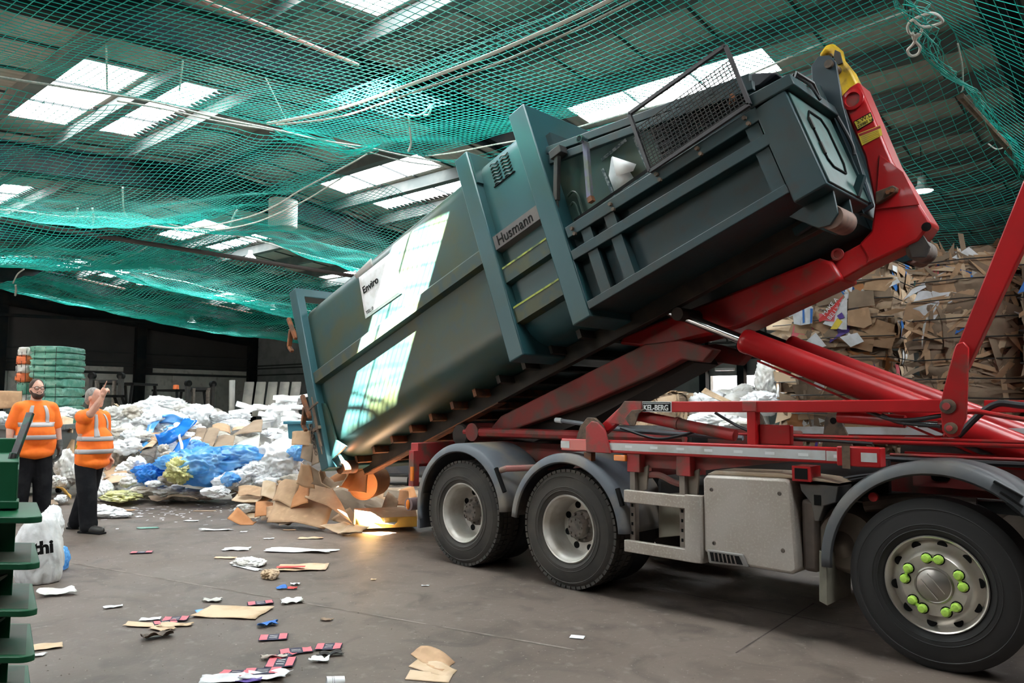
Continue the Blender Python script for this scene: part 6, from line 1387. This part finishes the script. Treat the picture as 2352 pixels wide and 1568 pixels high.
# forklifts
def forklift(px, py_top, dep, h, label, beacon=False, yaw=0, col='fork_yellow'):
    p = AT(px, py_top, dep); loc = Vector((p.x, p.y, 0)); t = empty('forklift', loc, label, 'forklift'); fx = Matrix.Translation(loc) @ Matrix.Rotation(YAW+yaw, 4, 'Z')
    def add(f, nm, m_, **k): mb = MB(); f(mb); mb.v = [fx @ p_ for p_ in mb.v]; return mb.build(nm, m_, t, **k)
    for s in (-.38, .38):
        add(lambda m: m.box(s-.05, s+.05, -1.35, -1.2, .1, h), 'mast_upright', M['dark'], bevel=.01)
        add(lambda m: m.box(s*.6-.03, s*.6+.03, -1.38, -1.25, .1, h-.15), 'inner_mast', M['hub'], bevel=.006)
        add(lambda m: m.lathe([(.0, 0), (.09, 0), (.09, .12), (0, .12)], (s, -1.35, h-.02), (0, 1, 0), 16), 'mast_pulley', M['black'])
        add(lambda m: m.box(s*.5-.06, s*.5+.06, -2.4, -1.4, .05, .10), 'fork', M['dark'])
    for z in (.5, 1.2, h-.2): add(lambda m: m.box(-.42, .42, -1.3, -1.22, z, z+.08), 'mast_crossbar', M['dark'])
    add(lambda m: m.prism([(-1.2, .25), (1.1, .25), (1.15, .9), (.6, 1.05), (.2, .95), (-.3, .62), (-1.1, .62)], -.5, .5, 'x'), 'chassis', M[col], bevel=.04)
    for a, b in (((-.45, -1.05, .6), (-.42, -.75, h-.22)), ((.45, -1.05, .6), (.42, -.75, h-.22)), ((-.45, .8, 1.0), (-.42, .55, h-.22)), ((.45, .8, 1.0), (.42, .55, h-.22))): add(lambda m: m.bar(a, b, .06, .06), 'guard_post', M['black'])
    add(lambda m: [m.box(-.48, .48, y, y+.06, h-.24, h-.18) for y in (-.8, -.5, -.2, .1, .4, .56)] and m.box(-.48, -.42, -.8, .6, h-.24, h-.18).box(.42, .48, -.8, .6, h-.24, h-.18), 'overhead_guard', M['black'])
    add(lambda m: m.prism([(.1, .95), (.5, .95), (.6, 1.5), (.48, 1.5), (.38, 1.1), (.1, 1.08)], -.25, .25, 'x'), 'seat', M['black'], bevel=.02)
    for x in (-.5, .5):
        for y, r in ((-.85, .32), (.75, .26)): add(lambda m: m.lathe([(0, 0), (r, 0), (r, .22), (0, .22)], (x-.11, y, r), (1, 0, 0), 24), 'wheel', M['tyre_dark'], bevel=.02)
    if beacon: add(lambda m: m.lathe([(0, -.14), (.08, -.13), (.09, .0), (0, .0)], (-.0, .1, h-.17), (0, 0, -1), 16), 'beacon', M['bag_orange'])
    return t
forklift(300, 880, 21.5, 2.30, 'black masted forklift with a yellow body, left of the hilltop')
forklift(408, 890, 23.0, 2.15, 'forklift with an orange beacon on its guard, behind the hilltop', True, yaw=.9)
forklift(215, 905, 19.0, 1.95, 'yellow loader half hidden behind the pointing worker', yaw=-.9)  # a loader, drawn with the forklift shape
# leaning panels and screens at the far wall
for k in range(5):
    px = 560+k*27
    card([(px-8, 955, 26.0), (px+14, 955, 26.0), (px+24, 878, 27.2), (px+3, 878, 27.2)], M['door_panel'], 'grey brown panel leaning on the far wall behind the polystyrene heap', 'panel', 'panels leaning on the far wall', name='leaning_panel', bend=0, rough=0, th=.06, n=1)
card([(528, 962, 25.5), (536, 962, 25.5), (538, 873, 25.5), (529, 873, 25.5)], M['concrete'], 'pale upright post at the left end of the leaning panels', 'post', name='post', bend=0, rough=0, th=.2, n=1)
# trolley seen under the tipped container
p = G(922, 1112); t = empty('waste_trolley', p, 'dark grey trolley on castors seen below the skid beam', 'trolley'); fx = Matrix.Translation(p) @ Matrix.Rotation(YAW-.15, 4, 'Z')
mb = MB().prism([(-.50, .22), (.9, .20), (.9, .58), (-.50, .58)], -.3, .45); mb.v = [fx @ q for q in mb.v]; mb.build('tub', pm('dark_tub', (.07, .07, .08), (.10, .09, .09), sc=4, rough=.45), t, bevel=.03)
mb = MB().prism([(-.53, .18), (.92, .17), (.92, .23), (-.53, .23)], -.32, .47); mb.v = [fx @ q for q in mb.v]; mb.build('frame', M['dark'], t, bevel=.01)
for x in (-.38, .22, .75): MB().lathe([(0, -.03), (.085, -.03), (.085, .03), (0, .03)], fx @ Vector((x, -.22, .085)), _r0, 20).build('castor', M['black'], t)

# ================================================================== BALES ON THE RIGHT
def multi(name, parts, parent=None, smooth=40):
    V = []; F = []; MI = []; mats = []
    for mb, m_ in parts:
        n0 = len(V); V += mb.v; F += [tuple(i+n0 for i in f) for f in mb.f]; MI += [len(mats)]*len(mb.f); mats.append(m_)
    b = MB(); b.v = V; b.f = F; o = b.build(name, mats, parent, smooth=smooth); o.data.polygons.foreach_set('material_index', MI); return o
def bale(u0, v0, z0, lu, lv, lz, seed, label, strips=.5, pal=None, name='cardboard_bale', nfl=170, faces='fst'):
    """u0 = smallest u (right end), v0 = front face; grows to +u (left), +v (away), +z"""
    rn = random.Random(seed); base = B(u0, v0, z0); t = empty(name, base, label, 'bale', 'pressed bales of card behind the truck')
    mb = MB()
    def surf(fn, n1, n2, out):
        def f(s, t_):
            p = fn(s, t_); e = min(s, 1-s, t_, 1-t_)*8; k = min(1, e)
            d = .05*noise.noise(p*2.2+Vector((seed, 0, 0)))+.035*(1-2*abs(noise.noise(p*5+Vector((0, seed, 0)))))+.04*sin(p.z*2*pi/.24+noise.noise(p)*2)*.4
            return p+out*(d-.07*(1-k))
        mb.grid(f, n1, n2)
    surf(lambda s, t_: B(u0+lu*s, v0, z0+lz*t_), 30, 26, -VD); surf(lambda s, t_: B(u0, v0+lv*s, z0+lz*t_), 24, 26, -UD)
    surf(lambda s, t_: B(u0+lu*s, v0+lv*t_, z0+lz), 24, 24, Vector((0, 0, 1))); surf(lambda s, t_: B(u0+lu, v0+lv*s, z0+lz*t_), 16, 16, UD)
    mb.build('pressed_core', M['card3'], t)
    pal = pal or [('card', 30), ('card3', 30), ('card4', 18), ('card2', 4), ('paper', 9), ('film2', 4), ('blueprint', 2), ('purple', 1.2), ('printred', .8), ('pink', .6)]
    parts = {k: MB() for k, _ in pal}; names = [k for k, _ in pal]; wts = [w for _, w in pal]
    def flap(p, ex, ez, out, w, h, ang, lift):
        c, s = cos(ang), sin(ang); a = ex*c+ez*s; b = ez*c-ex*s; m_ = parts[rn.choices(names, wts)[0]]; k1, k2 = rn.uniform(-.5, .5)*.9, rn.uniform(-.5, .5)*.9; sk = rn.uniform(-.3, .3); cu = rn.uniform(0, .04)
        m_.grid(lambda s_, t_: p+a*w*(s_-.5+sk*(t_-.5))+b*h*(t_-.5)+out*(lift+.05*(k1*(s_-.5)+k2*(t_-.5))+cu*.6*(1-4*(s_-.5)**2)), 3, 2)
    for i in range(nfl):
        st = rn.random() < strips
        w, h = (rn.uniform(.25, .6), rn.uniform(.025, .06)) if st else (rn.uniform(.15, .5), rn.uniform(.08, .22)); ang = rn.uniform(-pi/2, pi/2) if st else rn.uniform(-.6, .6); q = rn.random()
        if q < .62: flap(B(u0+lu*rn.uniform(.05, .95), v0, z0+lz*rn.uniform(.05, .95)), UD, Vector((0, 0, 1)), -VD, w, h, ang, rn.uniform(-.01, .035))
        elif q < .85: flap(B(u0, v0+lv*rn.uniform(.04, .9), z0+lz*rn.uniform(.05, .95)), VD, Vector((0, 0, 1)), -UD, min(w, .22), h*1.6, rn.uniform(1.2, 1.9), rn.uniform(-.01, .035))
        else: flap(B(u0+lu*rn.uniform(.05, .95), v0+lv*rn.uniform(.02, .4), z0+lz), UD, VD, Vector((0, 0, 1)), w, h, ang, rn.uniform(.01, .05))
    o = multi('card_scraps', [(m_, M[k]) for k, m_ in parts.items() if m_.f], t); o['kind'] = 'stuff'
    for k in range(5):
        z = z0+lz*(k+.5)/5; w = MB().tube([B(u0+lu+.02, v0+lv*.6, z), B(u0+lu+.03, v0-.06, z), B(u0+lu*.5, v0-.08, z+.01), B(u0-.05, v0-.05, z), B(u0-.06, v0+lv*.5, z-.01), B(u0-.05, v0+lv, z)], .007, 5); w.build('baling_wire', M['wire'], t)
    return t
def uv_at(px, py, v): p = plane_v(px, py, v); return (p-CAM).dot(UD), p.z
vA = 10.0
uL, zt = uv_at(1826, 600, vA); uR, _ = uv_at(2040, 600, vA); _, z1 = uv_at(1930, 798, vA)
hB = zt-z1; 
bale(uR, vA, z1, uL-uR, 1.15, hB, 1, 'upper cardboard bale with a red and white print, left of the two tall stacks', strips=.2)
for k in range(1, 4):
    z0 = z1-k*(hB+.02)
    if z0 > -.9: bale(uR+.05, vA+.03, max(z0, 0), uL-uR, 1.15, hB if z0 > 0 else hB+z0, 1+k, ['second bale from the top of the left stack, just above the red rams', 'bottom bale of the left stack, hidden by the truck frame', 'lowest'][k-1], strips=.35)
# print panels on the front of that bale
def print_on(v, poly, mat, name, par, off=.10): 
    P = [plane_v(a, b, v)-VD*off for a, b in poly]; return MB().add(P, [tuple(range(len(P)))]).build(name, mat, par, smooth=0, solid=.004)
bt = [o for o in COL.objects if o.name == 'cardboard_bale'][0]
print_on(vA, [(1896, 745), (1952, 678), (1951, 758), (1940, 758)], M['paper'], 'white_print', bt, .10)
rp = print_on(vA, [(1887, 735), (1945, 679), (1925, 722), (1890, 742)], M['printred'], 'red_print', bt, .112)
print_on(vA, [(1888, 722), (1925, 722), (1922, 740), (1890, 736)], M['pink'], 'pink_print', bt, .108)
print_on(vA, [(1914, 757), (1930, 732), (1942, 740), (1930, 757)], M['yellow_label'], 'yellow_print', bt, .112)
print_on(vA, [(1929, 727), (1940, 719), (1947, 731), (1936, 735)], M['purple'], 'purple_print', bt, .114)
print_on(vA, [(1825, 705), (1845, 708), (1845, 748), (1830, 745)], M['paper'], 'white_scrap', bt, .10); print_on(vA, [(1844, 706), (1874, 707), (1872, 744), (1846, 748)], M['paper'], 'white_scrap', bt, .10)
print_on(vA, [(1850, 708), (1854, 708), (1855, 742), (1851, 744)], M['blueprint'], 'blue_stripe', bt, .108); print_on(vA, [(1868, 710), (1874, 710), (1872, 742), (1868, 744)], M['blueprint'], 'blue_stripe', bt, .108)
print_on(vA, [(1856, 786), (1880, 765), (1904, 795), (1890, 800)], M['paper'], 'white_scrap', bt, .10); print_on(vA, [(1935, 775), (1975, 765), (1990, 785), (1960, 798)], M['paper'], 'white_scrap', bt, .10)
print_on(vA, [(1952, 715), (2000, 706), (2008, 745), (1990, 755), (1952, 748)], M['card'], 'brown_panel', bt, .09); print_on(vA, [(1955, 672), (2010, 668), (2014, 702), (1952, 710)], M['card3'], 'brown_panel', bt, .085); print_on(vA, [(1865, 680), (1930, 662), (1950, 690), (1885, 705)], M['card3'], 'brown_panel', bt, .085)
q = plane_v(1912, 724, vA)-VD*.122; ex = (-UD*cos(.85)+Vector((0, 0, 1))*sin(.85)); ez = (UD*sin(.85)+Vector((0, 0, 1))*cos(.85)); nn = ex.cross(ez)
Mx = Matrix(((ex.x, ez.x, nn.x, q.x), (ex.y, ez.y, nn.y, q.y), (ex.z, ez.z, nn.z, q.z), (0, 0, 0, 1)))
text_mesh('lettering', 'MAKE A', .075, M['paper'], Matrix.Translation(-bt.location) @ Mx @ Matrix.Translation((-.05, .03, 0)), bt); text_mesh('lettering', 'BELLY AR', .075, M['paper'], Matrix.Translation(-bt.location) @ Mx @ Matrix.Translation((-.05, -.055, 0)), bt)
# yellow faced bale behind it
u1, zt1 = uv_at(1782, 700, 11.6); u2, _ = uv_at(1830, 700, 11.6)
bale(u2-.6, 11.6, zt1-1.35, u1-u2+.6, 1.1, 1.45, 9, 'pale yellow edged bale peeping out left of the left stack', strips=.0, pal=[('card4', 60), ('card', 12)], nfl=90)
bale(u2-.6, 11.6, 0, u1-u2+.6, 1.1, zt1-1.37, 10, 'pale brown bale under the yellow edged one', strips=.1, pal=[('card4', 50), ('card3', 22)], nfl=80)
vB = 9.2
uL2, ztB = uv_at(2100, 590, vB); uR2, _ = uv_at(2330, 590, vB); _, zB1 = uv_at(2200, 800, vB); hb = ztB-zB1
PB = [('card3', 46), ('card', 28), ('card4', 10), ('paper', 7), ('film2', 3), ('blueprint', 1.5), ('pink', .8)]
bale(uR2, vB, zB1, uL2-uR2, 1.2, hb, 21, 'upper bale of shredded brown strips behind the upright red arm', strips=.75, pal=PB, nfl=260)
bale(uR2, vB+.02, zB1-hb-.02, uL2-uR2, 1.2, hb, 22, 'second bale of shredded brown strips, below the upper one', strips=.85, pal=[('card3', 60), ('card', 20), ('card4', 5)], nfl=240)
bale(uR2, vB+.02, max(0, zB1-2*hb-.04), uL2-uR2, 1.2, min(hb, zB1-hb-.02), 23, 'bottom bale of the strip stack, hidden by the truck frame', strips=.8, pal=PB, nfl=120)
bale(uR2-1.35, vB-.4, zB1-.35, 1.25, 1.2, hb+.55, 25, 'bale at the right edge of the picture, its ragged left side showing', strips=.5, pal=PB, nfl=160)
bale(uR2-1.35, vB-.4, zB1-hb-.9, 1.25, 1.2, hb+.50, 26, 'bale under the one at the right edge', strips=.5, pal=PB, nfl=120)
# loose waste between truck frame and back wall
BK = [(1610, 935, 68, 36, 15.5, 'film', 'big white sack behind the maker\'s plate beam'), (1705, 915, 46, 30, 15.8, 'film2', 'grey white film bundle below the daylit opening'),
 (1762, 872, 24, 46, 14.6, 'film2', 'tall column of grey clear film left of the bales'), (1750, 925, 50, 24, 14.0, 'film', 'white film low behind the beam, left of the bales'),
 (1640, 972, 60, 22, 13.0, 'film', 'white film seen under the beam'), (1352, 958, 36, 24, 13.0, 'film', 'white and blue printed film by the red lifting frame'), (1700, 980, 46, 16, 12.5, 'film2', 'grey film and paper seen between the frame brackets')]
for i, (a, b, c, d, e, m_, lb) in enumerate(BK): lump(a, b, c, d, e, 60.3+i, M[m_], lb, 'plastic film', name='plastic_film')
ua_, za_ = uv_at(1392, 905, 13.2); ub_, _ = uv_at(1545, 905, 13.2)
bale(ub_, 13.2, 0, ua_-ub_, 1.3, za_, 31, 'low wide bale of flat cardboard behind the pivot bracket', strips=.6, pal=[('card4', 50), ('card', 25)], nfl=200)
card([(1785, 915, 12.6), (1830, 915, 12.6), (1822, 850, 13.0), (1782, 850, 13.0)], M['card'], 'brown box with a blue stripe beside the tall film column', 'carton', name='carton', bend=.1, seed=4)
card([(1783, 912, 12.4), (1800, 915, 12.4), (1806, 892, 12.5), (1786, 882, 12.5)], M['paper'], 'white and blue printed scrap on the box beside the film column', 'paper', name='paper_scrap', bend=.05)
card([(1620, 890, 15.0), (1680, 920, 14.8), (1668, 925, 14.8), (1610, 900, 15.0)], M['card4'], 'pale torn carton flap on the big white sack', 'cardboard', bend=.1)

mound('film_heap', [(1560, 1150), (1830, 1150), (1800, 1080), (1570, 1080)], M['film2'], 'heap of white film piled behind the truck frame', 8.8, lambda s_, t_: 1.75*sin(pi*min(1, s_+.0))**.5)
mound('film_heap', [(1310, 1150), (1420, 1150), (1420, 1100), (1320, 1100)], M['film'], 'small heap of printed film behind the lifting frame', 9.8, lambda s_, t_: 1.5*sin(pi*s_)**.6)

# ================================================================== LITTER ON THE FLOOR
def leaflet(px, py, w, h, ang, label, seed=0):
    """small red and navy printed leaflet, white strip on one side"""
    o = flat(px, py, w, h, ang, M['navy'], label, 'leaflet', 'printed_leaflet', seed, .008, .012, 'red and navy printed leaflets on the floor')
    o.location = (0, 0, 0)
    for (s0, s1, m_) in ((.03, .30, 'pink'), (.70, .97, 'pink')):
        c = G(px, py); a = YAW+radians(ang); ex = Vector((cos(a), sin(a), 0)); ey = Vector((-sin(a), cos(a), 0)); mb = MB()
        def fn(s, t):
            x, y = s0+(s1-s0)*s-.5, .05+.9*t-.5; z = .0115+.012*(abs(noise.noise(Vector((x*1.9+seed, y*1.9, seed))))*1.4+.6*(x*x+y*y))*.55; return c+ex*x*w+ey*y*h+Vector((0, 0, z))
        mb.grid(fn, 5, 6); mb.build('printed_block', M[m_], o, smooth=50)
    c = G(px, py); a = YAW+radians(ang); ex = Vector((cos(a), sin(a), 0)); ey = Vector((-sin(a), cos(a), 0)); mb = MB()
    for k in range(3):
        y0 = -.25+k*.2
        mb.grid(lambda s, t: (lambda x, y: c+ex*x*w+ey*y*h+Vector((0, 0, .0118+.012*(abs(noise.noise(Vector((x*1.9+seed, y*1.9, seed))))*1.4+.6*(x*x+y*y))*.55)))(-.14+.28*s, y0+.05*t), 3, 1)
    mb.build('print_lines', M['film2'], o, smooth=50)
    return o
for i, (a, b, w, h, g, lb) in enumerate([
 (628, 1466, .19, .13, 12, 'red and navy leaflet lying alone above the leaflet trail'), (755, 1488, .17, .13, 5, 'red and navy leaflet farthest right of the trail'),
 (680, 1498, .21, .10, 20, 'red and navy leaflet at the upper end of the overlapping trail'), (652, 1508, .15, .10, 60, 'red and navy leaflet tucked under its neighbour in the trail'),
 (645, 1524, .17, .19, 8, 'largest red and navy leaflet of the overlapping trail'), (603, 1545, .22, .12, 8, 'red and navy leaflet at the lower left of the trail'),
 (540, 1550, .19, .10, -4, 'pink and black leaflet at the bottom, left of the trail'), (598, 1387, .20, .12, 22, 'red and navy leaflet just left of the pale floor line'),
 (403, 1424, .18, .12, 12, 'red and navy leaflet on the torn card pieces at the left'), (380, 1432, .16, .11, 30, 'second red and navy leaflet on the torn card pieces'),
 (325, 1270, .22, .10, 14, 'small pink leaflet alone in the middle distance at the left')]): leaflet(a, b, w, h, g, lb, i*1.7)
FL = [  # px, py, w, h, ang, mat, label, cat, name, curl, shape
 (684, 1266, .72, .20, -6, 'paper', 'long pale blue white sheet of film on the open floor', 'plastic sheet', 'plastic_sheet', .06, .5),
 (544, 1262, .26, .16, 8, 'paper', 'small white paper left of the long pale sheet', 'paper', 'paper_scrap', .02, .4),
 (516, 1282, .22, .08, -3, 'card4', 'small tan strip below the small white paper', 'card scrap', 'card_scrap', .01, .3),
 (566, 1304, .40, .08, -38, 'paper', 'narrow white card strip below the clear film', 'paper', 'paper_strip', .01, .2),
 (695, 1305, .48, .30, 8, 'card4', 'tan folded card with a red band on the open floor', 'cardboard', 'folded_card', .03, .15),
 (615, 1436, .13, .08, 30, 'blueprint', 'dark blue and gold crushed packet right of the big tan envelope', 'packet', 'crushed_packet', .05, .4),
 (672, 1383, .17, .13, 25, 'film2', 'grey blue crushed packet on the pale floor line', 'packet', 'crushed_packet', .05, .4),
 (486, 1381, .15, .09, 0, 'film2', 'pinkish crushed wrapper near the scratch mark', 'wrapper', 'wrapper', .05, .5),
 (535, 1408, .50, .32, -6, 'card4', 'large tan envelope shaped card on the floor', 'cardboard', 'folded_card', .02, .12),
 (468, 1404, .12, .09, 30, 'blue', 'pale blue card peeping from under the large tan envelope', 'card', 'printed_card', .01, .1),
 (350, 1437, .42, .10, -8, 'card4', 'long tan torn card at the left', 'card scrap', 'card_scrap', .02, .4),
 (400, 1438, .24, .07, 10, 'card4', 'short tan torn card beside the long one', 'card scrap', 'card_scrap', .02, .3),
 (372, 1446, .16, .09, -30, 'card4', 'small forked tan card below the long torn one', 'card scrap', 'card_scrap', .02, .3),
 (362, 1464, .20, .10, 35, 'grease', 'brown curled leaf of dirty card at the left', 'card scrap', 'card_scrap', .09, .4),
 (345, 1424, .14, .06, 15, 'paper', 'small white card above the torn tan pieces', 'paper', 'paper_scrap', .02, .2),
 (133, 1365, .26, .15, 25, 'film2', 'torn pinkish white paper near the printed sack', 'paper', 'paper_scrap', .10, .5),
 (260, 1395, .13, .06, 28, 'paper', 'tiny pale blue packet on the open floor at the left', 'packet', 'small_packet', .02, .4),
 (338, 1213, .26, .10, 14, 'bag_green', 'thin mint green strip right of the worker\'s shoes', 'plastic strip', 'plastic_strip', .01, .5),
 (100, 1488, .22, .12, 28, 'card4', 'tan card corner by the lowest green flange', 'card scrap', 'card_scrap', .02, .1),
 (85, 1506, .09, .05, 10, 'paper', 'small white scrap near the lowest green flange', 'paper', 'paper_scrap', .01, .3),
 (1326, 1464, .10, .07, -15, 'paper', 'small white card alone on the right of the floor', 'paper', 'paper_scrap', .0, .1),
 (977, 1346, .07, .03, 0, 'paper', 'tiny white scrap by the dark floor stain', 'paper', 'paper_scrap', .01, .2),
 (858, 1332, .05, .04, 0, 'card4', 'tiny tan scrap right of the folded red banded card', 'card scrap', 'card_scrap', .01, .2),
 (750, 1425, .09, .05, 0, 'card3', 'small brown curled scrap on the pale floor line', 'card scrap', 'card_scrap', .03, .5),
 (715, 1237, .26, .10, 10, 'card4', 'small tan and white scrap in front of the sunlit patch', 'card scrap', 'card_scrap', .02, .4),
 (665, 1218, .16, .06, 0, 'card', 'small tan strip in front of the tipped heap', 'card scrap', 'card_scrap', .01, .1),
 (610, 1556, .26, .12, 0, 'paper', 'white crumpled paper at the bottom edge, left of the trail', 'paper', 'paper_scrap', .05, .4),
 (510, 1562, .24, .14, 15, 'paper', 'open white card wallet at the bottom edge', 'paper', 'card_wallet', .04, .2),
 (570, 1566, .14, .06, 0, 'purple', 'purple bottle label at the bottom edge', 'label', 'bottle_label', .03, .2),
 (628, 1513, .14, .06, 20, 'film3', 'dark crushed packet left of the overlapping leaflets', 'packet', 'crushed_packet', .05, .5),
 (760, 1506, .15, .06, 22, 'dark', 'dark crushed tin foil right of the leaflet trail', 'foil', 'crushed_foil', .05, .5),
 (738, 1519, .11, .07, -10, 'film', 'white crumpled wrapper right of the leaflet trail', 'wrapper', 'wrapper', .05, .5),
 (648, 1352, .09, .07, 30, 'blueprint', 'blue grey scrap in the small cluster above the floor line', 'scrap', 'printed_scrap', .04, .4),
 (672, 1353, .08, .05, 10, 'printred', 'red scrap in the small cluster above the floor line', 'scrap', 'printed_scrap', .04, .4),
 (678, 1343, .08, .06, 10, 'paper', 'white scrap in the small cluster above the floor line', 'scrap', 'paper_scrap', .03, .4),
 (500, 1218, .36, .10, 5, 'paper', 'torn white papers in front of the cardboard heap\'s left end', 'paper', 'paper_scrap', .03, .6),
 (440, 1197, .20, .08, 5, 'paper', 'white scrap on the floor below the hill', 'paper', 'paper_scrap', .02, .5),
 (560, 1222, .08, .05, 5, 'paper', 'tiny white scrap left of the long pale sheet', 'paper', 'paper_scrap', .01, .5),
 (618, 1238, .12, .06, 5, 'paper', 'white butterfly shaped scrap above the long pale sheet', 'paper', 'paper_scrap', .02, .6),
 (470, 1174, .3, .06, 5, 'card4', 'thin pale board on the floor below the blue sack', 'card scrap', 'card_scrap', .01, .2),
 (292, 1172, .24, .12, -10, 'card', 'tan triangle of card beside the low white sack', 'card scrap', 'card_scrap', .01, .1),
 (130, 1262, .01, .01, 0, 'paper', '', '', '', 0, 0)]
for i, (a, b, w, h, g, m_, lb, ct, nm, cu, sh) in enumerate(FL):
    if lb: flat(a, b, w, h, g, M[m_], lb, ct, nm, i*2.3+1, .006, cu, None, 10, sh)
o = [o for o in COL.objects if o.get('label', '').startswith('tan folded card with a red band')][0]
flat(668, 1309, .27, .07, 6, M['printred'], None, None, 'red_band', 5.5, .03, .01, parent=o)
crumpled('crumpled_paper_bag', G(620, 1328)+Vector((0, 0, .035)), (.085, .07, .05), 5.7, M['card4'], 'crumpled tan paper bag in the middle of the open floor', 'paper bag', amp=.4)
crumpled('clear_film', G(573, 1296)+Vector((0, 0, .015)), (.20, .13, .045), 6.9, M['film2'], 'crumpled clear film above the narrow white strip', 'plastic film', amp=.4)
# torn brown card in the foreground
for k, (C, lb) in enumerate([([(943, 1518, 4.95), (1012, 1562, 4.62), (1044, 1518, 4.80), (966, 1482, 5.12)], 'torn rounded brown card curling up in the foreground'),
 ([(938, 1545, 4.72), (1030, 1572, 4.52), (1050, 1545, 4.66), (960, 1522, 4.86)], 'ragged brown card under the rounded one in the foreground'),
 ([(930, 1580, 4.50), (1030, 1590, 4.45), (1040, 1560, 4.58), (942, 1552, 4.66)], 'lowest brown card scrap at the bottom edge')]):
    card(C, M['card4'] if k else M['card'], lb, 'cardboard', bend=.10, seed=90+k, rough=.05, name='torn_card', th=.004)
# paper cup lying on its side
p = G(762, 1582)+Vector((0, 0, .036)); ax = (_r0*.95+Vector((_f.x, _f.y, 0))*.35).normalized()
t = tag(MB().lathe([(.036, 0), (.036, .003), (.027, .10), (.0, .10), (.0, .097), (.025, .096), (.034, .004), (.034, 0)], p-ax*.03, ax, 36).build('paper_cup', M['white']), 'white paper cup with black lines lying on its side at the bottom edge', 'cup')
for q in (.03, .04): MB().lathe([(.0366-.09*q, q), (.0368-.09*q, q+.0015)], p-ax*.03, ax, 36).build('printed_ring', M['black'], t)
# grit and tiny scraps
rnd = random.Random(8); mb = MB()
for i in range(420):
    px = rnd.uniform(0, 1700); py = 1130+430*rnd.random()**.8
    c = G(px, py)
    if c.y > -.15 and c.x > -1.2: continue
    s_ = rnd.uniform(.002, .006); a = rnd.random()*6.3; ex = Vector((cos(a), sin(a), 0))*s_*rnd.uniform(1, 2); ey = Vector((-sin(a), cos(a), 0))*s_
    z = Vector((0, 0, .003)); mb.add([c-ex+z, c-ey+z, c+ex+z, c+ey+z, c+z*2.5], [(0, 1, 4), (1, 2, 4), (2, 3, 4), (3, 0, 4)])
tag(mb.build('grit', M['scratch'], smooth=0), 'tiny pale crumbs of paper and grit scattered over the floor', 'grit', kind='stuff')
mb = MB(); mats = ['paper', 'card4', 'card3', 'film2']
for i in range(170):
    px = rnd.uniform(230, 700); py = rnd.gauss(1172, 14)
    if py < 1145: continue
    c = G(px, py); a = rnd.random()*6.3; w, h = rnd.uniform(.02, .09), rnd.uniform(.01, .04); ex = Vector((cos(a), sin(a), 0))*w; ey = Vector((-sin(a), cos(a), 0))*h; z = .006
    mb.grid(lambda s, t: c+ex*(s-.5)+ey*(t-.5)+Vector((0, 0, z+.03*abs(noise.noise(Vector((s*3+i, t*3, i)))))), 3, 3)
tag(mb.build('scattered_scraps', M['paper'], smooth=40), 'strewn line of small paper scraps along the foot of the waste hill', 'litter', kind='stuff')
mb = MB()
for i in range(120):
    px = rnd.uniform(860, 985); py = rnd.uniform(1112, 1160); c = G(px, py); a = rnd.random()*6.3; w, h = rnd.uniform(.05, .16), rnd.uniform(.02, .07); ex = Vector((cos(a), sin(a), 0))*w; ey = Vector((-sin(a), cos(a), 0))*h
    mb.grid(lambda s, t: c+ex*(s-.5)+ey*(t-.5)+Vector((0, 0, .006+.05*abs(noise.noise(Vector((s*3+i, t*3, i)))))), 3, 3)
tag(mb.build('scattered_scraps', M['card4'], smooth=40), 'strewn pale scraps on the floor behind the tail of the truck', 'litter', kind='stuff')
